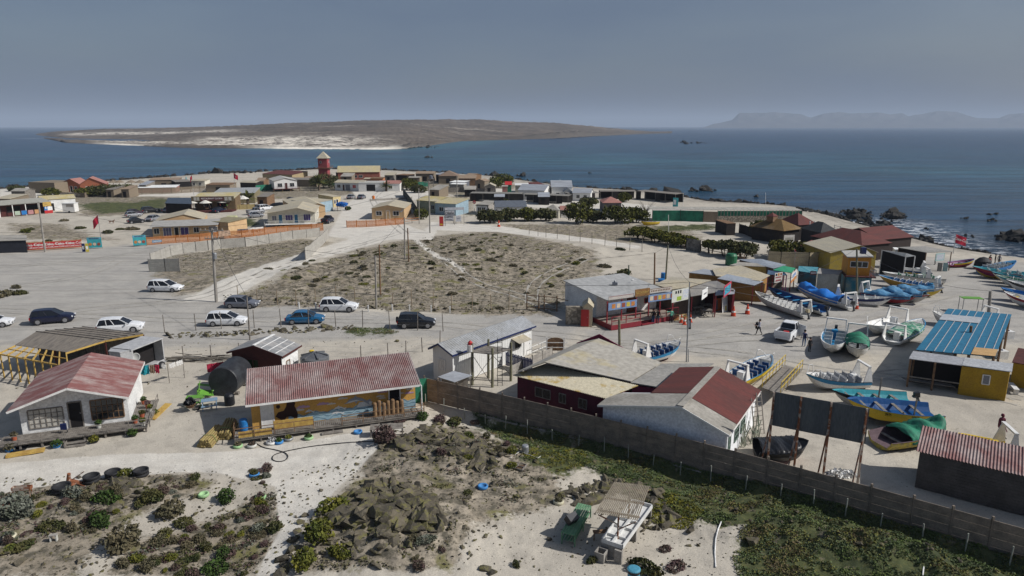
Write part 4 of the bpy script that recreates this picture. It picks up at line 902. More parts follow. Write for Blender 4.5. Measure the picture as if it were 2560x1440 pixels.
def rock_mesh(seed, sub=2, rough=.35, planes=9):
 """angular boulder: hull of scattered points, edges chipped"""
 g = random.Random(seed*7+1); bm = bmesh.new()
 for _ in range(13 if sub > 1 else 9):
  v = Vector((g.gauss(0,1), g.gauss(0,1), g.gauss(0,1))).normalized()*g.uniform(.75,1.1); bm.verts.new(v)
 bmesh.ops.convex_hull(bm, input=bm.verts); bmesh.ops.delete(bm, geom=[v for v in bm.verts if not v.link_faces], context='VERTS')
 bmesh.ops.triangulate(bm, faces=bm.faces)
 me = bpy.data.meshes.new('rock'); bm.to_mesh(me); bm.free(); return me
ROCKS = [rock_mesh(i, 2) for i in range(10)]
def mesh_np(me):
 V = np.empty(len(me.vertices)*3, 'f'); me.vertices.foreach_get('co', V); Fq = np.array([list(p.vertices) for p in me.polygons]); return V.reshape(-1,3), Fq
RN = [mesh_np(m) for m in ROCKS]
def rock_cluster(items, name, label, mt, cat='rock outcrop', kind=None, group=None, z0=None):
 """items (x,y,z,sx,sy,sz,seed) fused into one outcrop mesh"""
 Vs = []; Fs = []; o = 0
 for (x, y, z, sx, sy, sz, sd_) in items:
  V, Fq = RN[sd_ % 10]; a = sd_*1.7; tl = .35*math.sin(sd_*2.3)
  ca, sa = math.cos(a), math.sin(a); Vt = V*np.array([sx, sy, sz]); 
  ct, st = math.cos(tl), math.sin(tl); Vt = np.stack([Vt[:,0]*ct+Vt[:,2]*st, Vt[:,1], -Vt[:,0]*st+Vt[:,2]*ct], 1)
  Vt = np.stack([Vt[:,0]*ca-Vt[:,1]*sa+x, Vt[:,0]*sa+Vt[:,1]*ca+y, Vt[:,2]+z], 1); Vs.append(Vt); Fs.append(Fq+o); o += len(V)
 ob = fastmesh(name, np.concatenate(Vs), np.concatenate(Fs), mt); tag(ob, label, cat, group, kind)
 if kind: del ob['category']
 return ob
def scatter_px(poly, n, seed, z=0):
 g = np.random.RandomState(seed); w = P2(poly); xs = [p[0] for p in w]; ys = [p[1] for p in w]; out = []
 while len(out) < n:
  x, y = g.uniform(min(xs), max(xs), 400), g.uniform(min(ys), max(ys), 400); k = inside(x, y, w); out += list(zip(x[k], y[k]))
 return np.array(out[:n])
g = random.Random(11)
def outcrop(poly, core, n, seed, label, smax):
 pts = scatter_px(poly, n, seed); c = np.array([tuple(P(*q)[:2]) for q in core]); it = []
 hs_ = Hnp(pts[:,0], pts[:,1])
 for i, ((x, y), h_) in enumerate(zip(pts, hs_)):
  d = np.min(np.hypot(c[:,0]-x, c[:,1]-y)); k = math.exp(-(d/1.7)**2); s = min(.8,(.10+smax*k)*math.exp(g.gauss(-.15,.5)))
  it.append((x, y, h_+s*.05, s*g.uniform(.9,1.9), s*g.uniform(.6,1.0), s*g.uniform(.35,.85), i+seed))
 return rock_cluster(it, 'rock_outcrop', label, rock_m)
outcrop([(900,1225),(990,1215),(1070,1245),(1110,1330),(1060,1400),(900,1420),(800,1340),(840,1260)], [(930,1230),(990,1270),(960,1330),(1040,1310),(900,1300)], 380, 5, 'dark jagged rock outcrop in the middle of the sandy slope', .55)
outcrop([(930,1110),(1000,1060),(1150,1040),(1240,1100),(1290,1150),(1220,1195),(1080,1175),(960,1150)], [(1130,1120),(1150,1160),(1090,1090),(990,1130),(1210,1180)], 250, 23, 'broken grey green rock outcrop beside the mural house path', .42)
outcrop([(250,1220),(340,1190),(400,1200),(400,1260),(300,1300),(230,1270)], [(330,1225),(300,1265)], 45, 31, 'low rocky bank behind the row of tyre tubs', .3)
outcrop([(1560,1190),(1640,1220),(1700,1290),(1660,1330),(1600,1330),(1620,1260)], [(1650,1240),(1690,1300)], 90, 41, 'loose slabs of rock behind the slatted sink shelter', .25)
outcrop([(1430,1215),(1560,1180),(1600,1200),(1560,1230),(1440,1270),(1400,1240)], [(1500,1200),(1450,1240)], 130, 51, 'ragged line of rocks across the slope above the green bench', .22)
rub = []
for poly, n, s0 in (([(600,1440),(700,1200),(900,1130),(1380,1080),(1450,1230),(1250,1330),(1150,1440)], 1500, .06), ([(-60,1440),(-60,1200),(500,1180),(700,1230),(640,1440)], 1100, .06), ([(1230,1440),(1150,1330),(1400,1220),(1850,1330),(1800,1440)], 500, .035),
 ([(1250,1060),(1480,1120),(2000,1290),(2560,1440),(1900,1380),(1500,1180)], 350, .07), ([(560,760),(880,640),(1080,590),(1480,640),(1400,790),(900,770)], 1600, .09), ([(440,690),(830,600),(660,610),(430,640)], 300, .09), ([(0,860),(600,850),(1100,840),(1150,900),(600,960),(0,1000)], 260, .05), ([(420,835),(880,815),(880,825),(420,850)], 260, .13), ([(550,740),(760,755),(1300,775),(1310,785),(760,770),(550,752)], 260, .12)):
 pts = scatter_px(poly, n, n); hh2 = Hnp(pts[:,0], pts[:,1])
 for i, ((x, y), h_) in enumerate(zip(pts, hh2)):
  s = s0*math.exp(g.gauss(0,.55)); rub.append((x, y, h_+s*.2, s*1.2, s, s*.7, i))
lowR = [mesh_np(rock_mesh(i+50, 1)) for i in range(10)]; RN, RNb = lowR, RN
rock_cluster(rub, 'gravel', None, rock_m, kind='stuff'); RN = RNb
k_ = 0
for px, py, s in ((700,1440,.42),(716,1418,.36),(708,1400,.42),(727,1378,.36),(733,1352,.34),(742,1330,.30),(752,1308,.28),(762,1290,.22),(745,1342,.2),(0,1388,.5),(18,1384,.3),(1215,1425,.34),(1232,1432,.3)):
 p = G(px, py); o = bpy.data.objects.new('boulder', ROCKS[k_%10]); k_ += 1
 if not ROCKS[(k_-1)%10].materials: ROCKS[(k_-1)%10].materials.append(rock_m)
 C.objects.link(o); o.location = p+Vector((0,0,s*.25)); o.scale = (s*1.1, s*.85, s*.65); o.rotation_euler[2] = k_*1.3
 tag(o, 'rounded grey boulder bordering the pale sandy track' if k_ < 10 else ('flat grey boulder at the edge of the sand, far lower corner' if k_ < 12 else 'brownish boulder lying on sand below the tiny shrubs'), 'boulder', 'boulders on the sandy slope')
# shrubs as things
def leafpool(name, mt, n, kind=0, seed=0):
 bl = {0: [(0,0,.32,.55,.5,.38),(.3,.15,.25,.35,.35,.28),(-.3,-.1,.22,.35,.3,.25)], 1: [(0,0,.18,.7,.6,.22),(.5,.2,.12,.3,.3,.15)], 2: [(0,0,.4,.5,.5,.45),(-.2,.3,.3,.4,.3,.3)]}[kind]
 V, Fq = leafy(bl, n, .055, seed); me = fastmesh(name, V, Fq, mt); me_ = me.data; bpy.data.objects.remove(me); return me_
SH = {k: [leafpool('shrub', m_, 650, kd, i+sd_) for i, kd in enumerate((0,1,2))] for k, m_, sd_ in (('dk',leaf_dk,1),('gr',leaf_gr,5),('ye',leaf_yel,9),('dry',leaf_dry,13),('pu',leaf_purp,17),('si',leaf_sil,21))}
KW = {'dk':'dark brownish green','gr':'bright green','ye':'yellow green','dry':'dry straw coloured','pu':'purplish','si':'silvery grey'}
def shrub(px, py, s, k, label=None, group=None, kd=None, p=None):
 p = p if p is not None else G(px, py); i = g.randrange(3) if kd is None else kd
 o = bpy.data.objects.new('shrub', SH[k][i]); C.objects.link(o); o.location = p-Vector((0,0,.04*s)); o.scale = (s, s*g.uniform(.7,1), s*g.uniform(.8,1.1)*(.62 if group == 'scrub between the tracks' else 1)); o.rotation_euler[2] = g.uniform(0,6)
 tag(o, label, 'shrub', group); return o
for px, py, s, k, lb in ((252,1310,1.3,'gr','rounded bright green bush on the left scrubby slope'),(567,1250,1.15,'gr','dense green bush to the right of the pale green tyre ring'),(380,1250,1.1,'dk','dark bush on the rocky bank behind the tyre tubs'),(1135,1060,1.2,'dk','dense dark clipped bush beyond the rock outcrop by the panel wall'),
 (1057,1050,.9,'gr','bright green bush at the foot of the mural house drainpipe'),(540,1425,1.0,'gr','green bush at the very front of the scrubby slope'),(560,1388,.8,'gr','green bush among purple scrub at the front'),(500,1350,.7,'dry','tawny bush on the front slope'),(310,1365,1.7,'dry','wide olive grey bush on the left front slope'),
 (430,1290,1.5,'dry','big dry bush beside the footpath on the left slope'),(460,1310,.9,'dk','dark hollow bush below the big dry bush'),(60,1370,.9,'dk','brown green tuft on the sand at far left'),(130,1320,1.1,'dk','dark brown bush behind the little pale stool'),(40,1290,1.7,'si','silvery spiky bush at the left edge'),(180,1235,1.2,'si','silver grey bush beside the rusty scrap'),
 (270,1250,1.3,'gr','tall dark green bush in front of the tyre tubs'),(318,1190,.9,'ye','yellow flowering succulent between two tyre tubs'),(830,1280,1.6,'ye','moss green shrub at the left of the dark outcrop'),(800,1350,1.5,'ye','olive carpet shrub below the dark outcrop'),(850,1390,1.1,'ye','small yellow green shrub under the dark outcrop'),
 (760,1410,1.3,'ye','yellowish ground shrub left of the outcrop foot'),(1000,1055,.7,'pu','purple heath tuft at the end of the black hose'),(960,1105,1.6,'pu','big purple heath bush on the edge of the broken outcrop'),(1100,1055,1.0,'pu','brown purple bush near the concrete footing'),(1170,1100,.9,'ye','bright moss bush on top of the broken outcrop'),(1190,1060,.7,'pu','dry purple tuft by the panel wall'),
 (1170,1235,.6,'dk','flat brown tuft alone on the sand by the blue tyre'),(1610,1425,1.3,'dk','dark brown bush next to the blue barrel'),(1690,1420,.9,'pu','reddish dry bush right of the blue barrel'),(1663,1375,.55,'pu','tiny dry bush by the concrete stump'),(1290,1415,.5,'dk','small flat tuft on the open sand'),(1480,1405,.6,'dk','flat dark tuft before the concrete box')):
 shrub(px, py, s, k, lb)
gs = {'pu':'purplish scrub tuft growing on the stony front slope','dry':'dry straw coloured scrub tuft on the stony front slope','dk':'small dark scrub tuft on the stony front slope','ye':'small yellow green scrub tuft on the stony front slope','si':'silvery scrub tuft on the stony front slope'}
for poly, n, sd_ in (([(250,1440),(330,1360),(560,1290),(690,1235),(700,1330),(630,1440)], 60, 3), ([(-40,1400),(-20,1230),(200,1230),(480,1195),(520,1225),(260,1330)], 44, 4), ([(900,1440),(1100,1350),(1180,1440)], 6, 8), ([(1010,1160),(1250,1060),(1400,1190),(1250,1220)], 16, 9), ([(560,1170),(690,1180),(690,1230),(560,1280)], 9, 10)):
 for x, y in scatter_px(poly, n, sd_):
  k = g.choice(['pu','dry','dk','ye','dry','si','dry','pu']); shrub(0, 0, g.uniform(.25,.8), k, gs[k], 'low scrub on the front slope', p=onG((x, y)))
gm_ = {'dk':'low dark scrub tuft on the gravel ground between the tracks','dry':'low dry scrub tuft on the gravel ground between the tracks','ye':'low green scrub tuft on the gravel ground between the tracks'}
for poly, n, sd_ in (([(640,745),(760,700),(900,640),(1080,595),(1250,580),(1470,640),(1430,700),(1350,775),(1050,775),(800,762)], 78, 13), ([(1050,600),(1250,590),(1350,650),(1150,690)], 22, 17), ([(640,690),(800,660),(950,640),(1000,690),(800,740)], 16, 14)):
 for x, y in scatter_px(poly, n, sd_):
  k = g.choice(['dk','dk','dry','dry','dry','ye']); shrub(0, 0, g.uniform(.4,1.3), k, gm_[k], 'scrub between the tracks', p=onG((x, y)), kd=g.choice([0,1,1]))
for px, py, s, k in ((30,600,1.8,'dk'),(64,580,2.2,'ye'),(75,575,1.5,'dk'),(120,605,1.3,'dk'),(160,553,1.4,'dry'),(200,572,1.6,'dk'),(270,583,1.8,'dk'),(300,575,1.4,'dk'),(330,575,2.2,'dry'),(10,740,2,'dry'),(50,735,1.4,'dk'),(1560,685,2,'dk'),(1530,695,1.6,'dry'),(1510,668,1.6,'dry'),(1440,660,1.3,'ye'),(1550,625,1.4,'dk'),(40,720,1.4,'dry')):
 shrub(px, py, s, k, {'dk':'dark scrub mound on the open sandy lot','ye':'greenish scrub mound on the open sandy lot','dry':'dry scrub mound on the open sandy lot'}[k], 'scrub mounds on the open lots', kd=1)
def cover(polys, n, size, mats_, seed, thr=-.45):
 V = []; g2 = np.random.RandomState(seed)
 for i, poly in enumerate(polys):
  pts = scatter_px(poly, n[i], seed+i); 
  nn = fbm(pts[:,0], pts[:,1], .9); pts = pts[nn > thr]; z = Hnp(pts[:,0], pts[:,1])
  k = len(pts); lump = .10*(1+fbm(pts[:,0], pts[:,1], 1.7)); p = np.stack([pts[:,0], pts[:,1], z+lump*g2.uniform(.1,1,k)], 1)
  a = g2.normal(size=(k,3))*[1,1,.5]; a /= np.linalg.norm(a,axis=1)[:,None]; b = np.cross(a, g2.normal(size=(k,3))); b /= np.linalg.norm(b,axis=1)[:,None]; s = size*g2.uniform(.5,1.5,k)[:,None]
  V.append(np.stack([p-a*s-b*s*.5, p+a*s-b*s*.5, p+a*s+b*s*.5, p-a*s+b*s*.5], 1))
 V = np.concatenate(V).reshape(-1,3); Fq = np.arange(len(V)).reshape(-1,4)
 cen = V.reshape(-1,4,3)[:,0]; q = fbm(cen[:,0], cen[:,1], .55)+g2.uniform(-.35,.35,len(cen)); mi = np.digitize(q, [-.25,.15,.45])
 o = fastmesh('ground_cover', V, Fq, mats_, mi); o['kind'] = 'stuff'
gc1 = leafmat('cover_green', (.12,.155,.045), (.07,.10,.035)); gc2 = leafmat('cover_grey_green', (.11,.14,.07), (.075,.10,.05)); gc3 = leafmat('cover_olive', (.17,.165,.045), (.12,.12,.035)); gc4 = leafmat('cover_brown', (.15,.115,.06), (.09,.075,.04))
cover([[(1180,1030),(1500,1110),(1900,1170),(2300,1290),(2620,1400),(2600,1500),(1860,1500),(1830,1400),(1850,1330),(1640,1290),(1500,1180),(1380,1150),(1240,1080)], [(880,822),(960,822),(1000,832),(900,838),(860,832)], [(200,508),(420,497),(400,530),(250,535)], [(560,547),(640,550),(650,565),(580,570)],[(1640,567),(1780,562),(1800,574),(1650,582)]],
      [85000,1500,5000,1500,2000], .04, [gc1, gc2, gc3, gc4], 3, -.3)
cover([[(1625,1245),(1690,1230),(1760,1290),(1720,1330),(1650,1320),(1600,1290)], [(1350,1105),(1450,1110),(1480,1165),(1380,1190),(1300,1150)]], [6000,5000], .035, [gc3, leafmat('cover_yellow',(.20,.18,.02),(.12,.12,.02)), leafmat('cover_yellow',(.2,.18,.02),(.1,.1,.02)), gc1], 9)
cover([[(640,745),(760,700),(900,640),(1080,595),(1250,580),(1470,640),(1430,700),(1350,775),(1050,775),(800,762)],[(250,1440),(330,1360),(560,1290),(690,1235),(700,1330),(630,1440)],[(-40,1400),(-20,1230),(200,1230),(480,1195),(520,1225),(260,1330)],[(740,1440),(780,1330),(900,1210),(1130,1060),(1330,1130),(1380,1220),(1150,1330),(1100,1440)],[(440,690),(700,650),(830,600),(660,610),(430,640)]], [30000,9000,8000,12000,5000], .055, [leaf_dry, leaf_dk, leaf_purp, leaf_sil], 21, .22)
# slatted shelter over the stone sinks
s0, s1 = G(1528,1395), G(1597,1300); d_ = (s1-s0); rz = math.atan2(d_.y, d_.x)-math.pi/2; Ls = math.hypot(d_.x, d_.y)+.5; bz = min(s0.z, s1.z)
t = thing('stone_sink', 'long white topped concrete trough sink under the slatted shelter', 'sink', (s0.x, s0.y, bz), rz)
m = MB(); wtop = .8
m.box(-.62,-.56,0,Ls,.72,.95); m.box(.56,.62,0,Ls,.72,.95); m.box(-.62,.62,0,.06,.72,.95); m.box(-.62,.62,Ls-.06,Ls,.72,.95); m.box(-.56,.56,.06,Ls-.06,.70,.76)
m.box(-.06,.06,.06,Ls-.06,.76,.93); m.build('basin', paint('white_glaze',(.62,.62,.60)), t)
for y_ in (.75, 1.7, 2.5):
 for x_ in (-.33,.33): MB().box(x_-.24,x_+.24,y_-.02,y_+.02,.76,.90).build('divider', paint('white_glaze',(.6,.6,.6)), t)
for y in (0,Ls*.45,Ls-.14): MB().box(-.58,.58,y,y+.14,-.25,.70).build('support_wall', conc, t)
t = thing('slat_shelter', 'tilted canopy of grey wooden slats on one rusty post over the sink', 'canopy', (s0.x, s0.y, bz), rz)
m = MB()
c4 = [P(1487,1281,bz+2.35), P(1595,1301,bz+2.35), P(1625,1215,bz+2.6), P(1536,1204,bz+2.6)]
Mi = t.matrix_basis.inverted(); c4 = [Mi @ c for c in c4]
for k in range(22):
 a_, b_ = k/22+.004, (k+.72)/22; m.prism([c4[0].lerp(c4[1],a_), c4[0].lerp(c4[1],b_), c4[3].lerp(c4[2],b_), c4[3].lerp(c4[2],a_)], (0,0,-.03))
m.build('slats', mat('grey_brown_slat',(.25,.215,.16),.9,(.17,.145,.11),scale=3), t)
m = MB()
for q in (.12,.5,.88): m.beam(c4[0].lerp(c4[3],q)-Vector((0,0,.08)), c4[1].lerp(c4[2],q)-Vector((0,0,.08)), .07,.09)
m.build('crossbeam', rust, t)
pm = c4[0].lerp(c4[1],.5).lerp(c4[3].lerp(c4[2],.5),.15); MB().tube((pm.x,pm.y,-.2),(pm.x,pm.y,2.25),.05,.05,10).build('post', rust, t)
pm2 = c4[0].lerp(c4[1],.5).lerp(c4[3].lerp(c4[2],.5),.85); MB().tube((pm2.x,pm2.y,-.2),(pm2.x,pm2.y,2.4),.05,.05,10).build('post', rust, t)
m = MB(); m.beam((pm.x,pm.y,1.6), c4[0].lerp(c4[1],.08)-Vector((0,0,.1)), .05,.06); m.beam((pm.x,pm.y,1.3), c4[0].lerp(c4[1],.95)-Vector((0,0,.1)), .05,.06); m.build('brace', rust, t)
p = G(1502,1400); t = thing('concrete_box', 'open square concrete box standing at the near end of the sink', 'planter box', p, rz)
m = MB(); m.box(-.27,.27,-.27,-.22,0,.55); m.box(-.27,.27,.22,.27,0,.55); m.box(-.27,-.22,-.22,.22,0,.55); m.box(.22,.27,-.22,.22,0,.55); m.box(-.22,.22,-.22,.22,0,.1); m.build('box', conc, t)
p = G(1545,1408); o = MB().box(-.2,.2,-.06,.06,0,.75).build('concrete_slab', conc, loc=p); o.rotation_euler[2] = rz; tag(o, 'upright concrete slab beside the open concrete box', 'slab')
q0, q1 = G(1420,1365), G(1462,1290); t = thing('slat_bench', 'long green painted slat bench table', 'bench', q0, math.atan2((q1-q0).y,(q1-q0).x)-math.pi/2); L2 = (q1-q0).length
gp = mat('faded_green_paint',(.13,.27,.15),.8,(.09,.19,.11),scale=3)
m = MB()
for k in range(6): m.box(-.42+k*.13,-.42+k*.13+.1,0,L2,.70,.73)
m.build('tabletop', gp, t); m = MB()
for k in range(5): m.box(-.40+k*.16,-.40+k*.16+.1,.05,L2-.05,.28,.31)
m.build('shelf', gp, t)
for x in (-.4,.33):
 for y in (.03,L2/2,L2-.1): MB().box(x,x+.06,y,y+.06,0,.70).build('leg', gp, t)
m = MB()
for x in (-.4,.33): m.box(x+.01,x+.05,.03,L2,.62,.69)
m.build('apron', gp, t)
t = thing('crate', 'black plastic crate tipped on the green slat bench', 'crate', t.matrix_basis @ Vector((-.15,1.05,1.0)), .7); t.rotation_euler[0] = .55
m = MB(); m.box(-.3,.3,-.2,.2,-.2,-.17); m.box(-.3,.3,-.22,-.2,-.2,.2); m.box(-.3,.3,.2,.22,-.2,.2); m.box(-.32,-.3,-.22,.22,-.2,.2); m.box(.3,.32,-.22,.22,-.2,.2); m.build('tub', blackp, t); MB().box(-.33,.33,-.23,.23,.2,.23).build('lid', paint('dark_grey_plastic',(.05,.05,.055)), t)
p = G(1500,1350); t = thing('side_table', 'small dark stool table in the shade of the slatted canopy', 'table', p, .1); MB().box(-.4,.4,-.15,.15,.5,.55).build('tabletop', wood_brown, t)
for x in (-.36,.34): MB().box(x,x+.05,-.03,.03,0,.5).build('leg', wood_brown, t)
t = thing('blue_bin', 'light blue drum bin with lid at the front edge', 'bin', Vector((P(1585,1421,.9).x, P(1585,1421,.9).y, H(*P(1585,1421,.9)[:2]))))
bb = paint('light_blue_paint',(.07,.26,.36)); MB().lathe([(.28,0),(.3,.1),(.3,.45),(.29,.47),(.3,.49),(.3,.85)], 20).build('drum', bb, t); MB().lathe([(.33,.85),(.33,.9),(.25,.94),(.02,.95)], 20).build('lid', bb, t); MB().lathe([(.31,.70),(.315,.84)], 20).build('bag', blackp, t)
t = thing('gas_cylinder', 'dull metal pot lying beside a stone by the small garden tap', 'pot', G(1313,1132)); MB().lathe([(.2,0),(.24,.05),(.24,.5),(.2,.58),(.05,.6)], 18).build('drum', steel, t)
t = thing('seed_box', 'shallow wooden seed boxes on bare earth below the panel wall', 'seed box', G(1293,1168), -.4); m = MB()
for x in (-.5,0,.5): m.box(x-.02,x+.02,-.4,.4,0,.14)
for y in (-.4,0,.4): m.box(-.5,.5,y-.02,y+.02,.005,.135)
m.build('frame', wood_grey, t); MB().box(-.48,.48,-.38,.38,0,.07).build('soil', mat('soil',(.10,.06,.035)), t)
m = MB().path([G(1276,1147)+Vector((0,0,.06)), G(1300,1130)+Vector((0,0,.06)), G(1345,1148)+Vector((0,0,.06)), G(1363,1133)+Vector((0,0,.06))], .025); tag(m.build('water_pipe', whitepot), 'thin white water pipe beside the metal pot', 'pipe')
m = MB(); pts = [G(x,y)+Vector((0,0,.05)) for x, y in ((1803,1306),(1795,1325),(1789,1350),(1787,1385),(1789,1420))]; m.path(pts, .035); tag(m.build('drain_pipe', white_old), 'white plastic pipe running down the sand beside the green slope', 'pipe')
m = MB(); pts = [G(x,y)+Vector((0,0,.05)) for x, y in ((2312,1402),(2308,1425),(2306,1450))]; m.path(pts, .035); tag(m.build('drain_pipe', white_old), 'short white pipe standing in the green weeds at the front', 'pipe')
pts = []
for x, y in ((625,1097),(655,1118),(690,1126),(712,1133),(720,1142),(712,1152),(695,1155),(682,1150),(684,1140),(700,1133),(730,1126),(780,1117),(850,1109),(930,1104),(1010,1100),(1050,1098)): pts.append(G(x,y)+Vector((0,0,.04)))
pp = []
for i in range(len(pts)-1):
 a0, a1, a2, a3 = pts[max(i-1,0)], pts[i], pts[i+1], pts[min(i+2,len(pts)-1)]
 for k in range(5):
  u = k/5; pp.append(.5*((2*a1)+(a2-a0)*u+(2*a0-5*a1+4*a2-a3)*u*u+(3*a1-a0-3*a2+a3)*u**3))
tag(MB().path(pp, .03).build('hose', rubber), 'black hose with a round loop lying across the pale sand', 'hose')
t = thing('barbecue', 'rusty trough barbecue on thin legs at the edge of the sand', 'barbecue', G(60,1250), .15); m = MB(); m.box(-.5,.5,-.16,-.14,.7,.9); m.box(-.5,.5,.14,.16,.7,.9); m.box(-.5,.5,-.14,.14,.7,.72); m.box(-.52,-.5,-.16,.16,.7,.9); m.box(.5,.52,-.16,.16,.7,.9); m.build('trough', rust, t)
for x in (-.44,.44):
 for y in (-.12,.12): MB().box(x-.02,x+.02,y-.02,y+.02,0,.7).build('leg', rust, t)
t = thing('scrap_machine', 'rusty old machine part with a handle beside the first tyre tub', 'scrap', G(182,1215)); m = MB(); m.tube((-.3,0,.1),(-.1,0,.85),.12); m.tube((-.15,0,.3),(.55,.1,.15),.2,.12); m.tube((.1,0,.5),(.8,.1,.95),.03); m.tube((.2,0,.2),(1.0,-.2,.05),.03); m.lathe([(.1,0),(.2,.1),(.1,.2)],10,(.1,-.2,.1)); m.build('scrap_body', rust, t)
o = MB().cbox((0,0,.1),(1.5,.2,.16),rz=.25).build('plank', mat('red_brown_plank',(.22,.07,.035)), loc=G(14,1270)); tag(o, 'red brown plank lying at the left edge of the slope', 'plank')
t = thing('small_stool', 'tiny pale wooden stool standing on the left sand', 'stool', G(135,1352), .2); MB().box(-.2,.2,-.12,.12,.34,.38).build('seat', conc, t)
for x in (-.17,.13): MB().box(x,x+.05,-.1,.1,0,.34).build('leg', whitepot, t)
V, Fq = leafy([(0,0,.05,.9,.5,.14)], 300, .12, 5); o = fastmesh('cloth_heap', V+np.array(tuple(G(2105,1187))), Fq, white); tag(o, 'heap of crumpled white cloth behind the panel wall', 'cloth')
# vehicles
def zat(p, px, py): d = ray(px, py); t = p.y/d.y; return CAMH+t*d.z
CK = {'hatch': (1.47,.90,.02,.74,.13,.52,.80,.66), 'suv': (1.66,1.02,.02,.72,.08,.52,.95,.72), 'wagon': (1.58,.92,.02,.76,.07,.53,.82,.66), 'sedan': (1.46,.90,.12,.76,.26,.56,.80,.66), 'pickup': (1.78,1.08,.36,.74,.41,.62,1.02,.82), 'van': (1.9,1.05,.02,.84,.04,.66,.95,.75)}
tyre_m = rubber; rim_m = mat('alloy_rim', (.35,.35,.36), .4, metal=.6)
def car(kind, col, l, r, label, flip=False, L=None, rz=None, name=None, group=None, plate=True, tinted=None, stance=0):
 """l, r: pixels of the near side's rear and front wheel line"""
 a, b = G(*l), G(*r); d = (b-a); Lr = math.hypot(d.x, d.y); L = L or min(max(Lr, 3.7), 5.3)
 ang = math.atan2(d.y, d.x) if rz is None else rz; mid = (a+b)/2
 W_ = 1.74; n_ = Vector((-math.sin(ang), math.cos(ang), 0)); 
 if n_.y < 0: n_ = -n_
 c = mid + n_*W_/2
 if rz is not None: c = mid
 if flip: ang += math.pi
 t = thing(name or ('pickup_truck' if kind == 'pickup' else 'car'), label, 'pickup truck' if kind == 'pickup' else 'car', (c.x, c.y, mid.z), ang, group)
 H_, belt, gb0, gb1, gr0, gr1, hood, nose = CK[kind]
 X = lambda f: (f-.5)*L
 st = [(0,.78,belt-.35,.40),(.012,.88,belt-.12,.34),(.035,.93,belt-.01,.30),(.12,.98,belt,.24),(.5,1,belt,.22),(gb1-.02,.99,belt*.99,.22),(gb1+.05,.97,hood+.06,.23),(.88,.95,(hood*.7+nose*.3)+.03,.24),(.94,.90,(hood+nose)/2,.27),(.98,.80,nose,.33),(1,.62,nose-.16,.42)]
 m = MB(); rows = []
 for f, w, zt, zb in st:
  w *= W_/2; x = X(f); rows.append([(x,-w*.93,zb),(x,-w,zb+.14),(x,-w,zt-.22),(x,-w*.93,zt-.02),(x,-w*.5,zt+.02),(x,w*.5,zt+.02),(x,w*.93,zt-.02),(x,w,zt-.22),(x,w,zb+.14),(x,w*.93,zb)])
 vv_ = [p for q in rows for p in q]; k = 10; fs = []
 for i in range(len(rows)-1):
  for j in range(k): fs.append((i*k+j, i*k+(j+1)%k, (i+1)*k+(j+1)%k, (i+1)*k+j))
 fs += [tuple(range(k)), tuple(range((len(rows)-1)*k, len(rows)*k))]
 m.add(vv_, fs)
 if kind == 'pickup':
  m.box(X(.35),X(.37),-.8,.8,belt-.1,belt+.05)
 body = m.build('body', col, t, smooth=False)
 wb, wr = W_/2*.92, W_/2*.74; z0, z1 = belt-.02, H_-.06
 q = [(X(gb0),-wb,z0),(X(gb1),-wb,z0),(X(gb1),wb,z0),(X(gb0),wb,z0),(X(gr0),-wr,z1-.05),(X(gr1),-wr,z1-.03),(X(gr1),wr,z1-.03),(X(gr0),wr,z1-.05)]
 gs_ = [(gb0,wb,z0,z0+.01),(gr0,wr,z0,z1-.06),(gr0*.6+gr1*.4,wr+.03,z0,z1),(gr1,wr,z0,z1-.03),(gb1,wb,z0,z0+.01)]; V = []
 for f, w, za, zb_ in gs_: V += [(X(f),-wb,za),(X(f),-w,zb_),(X(f),w,zb_),(X(f),wb,za)]
 MB().add(V, [(i*4+j,i*4+(j+1)%4,i*4+4+(j+1)%4,i*4+4+j) for i in range(4) for j in range(4)]+[(0,1,2,3),(16,17,18,19)]).build('windows', tinted or glass(), t)
 m = MB(); rp = [(gr0-.01,wr*.97,z1-.02),(gr0*.8+gr1*.2,wr+.01,z1+.03),(gr0*.5+gr1*.5,wr+.03,z1+.05),(gr0*.2+gr1*.8,wr+.01,z1+.03),(gr1+.012,wr*.96,z1-.01)]; V = []
 for f, w, z in rp: V += [(X(f),-w,z-.03),(X(f),-w*.86,z+.01),(X(f),w*.86,z+.01),(X(f),w,z-.03),(X(f),w*.8,z-.06),(X(f),-w*.8,z-.06)]
 m.add(V, [(i*6+j,i*6+(j+1)%6,i*6+6+(j+1)%6,i*6+6+j) for i in range(4) for j in range(6)]+[tuple(range(6)),tuple(range(24,30))])
 for i, j in ((0,4),(1,5),(2,6),(3,7)): m.beam(q[i], q[j], .06,.07)
 for f in (.45,)+((.68,) if kind in ('wagon','suv','van') else ()):
  for s in (-1,1):
   xb = gb1+(gb0-gb1)*f; xr = gr1+(gr0-gr1)*f; m.beam((X(xb),s*wb,z0),(X(xr),s*wr,z1),.07,.06)
 m.build('roof', col, t)
 if kind == 'pickup':
  MB().box(X(.025),X(.34),-.72,.72,belt+.005,belt+.035).build('bed', blackp, t)
  m = MB(); m.box(X(.01),X(.35),-.84,-.74,belt-.02,belt+.14); m.box(X(.01),X(.35),.74,.84,belt-.02,belt+.14); m.box(X(.0),X(.02),-.84,.84,belt-.5,belt+.14); m.build('bed_side', col, t)
 rw = .33 if kind not in ('suv','pickup') else .37
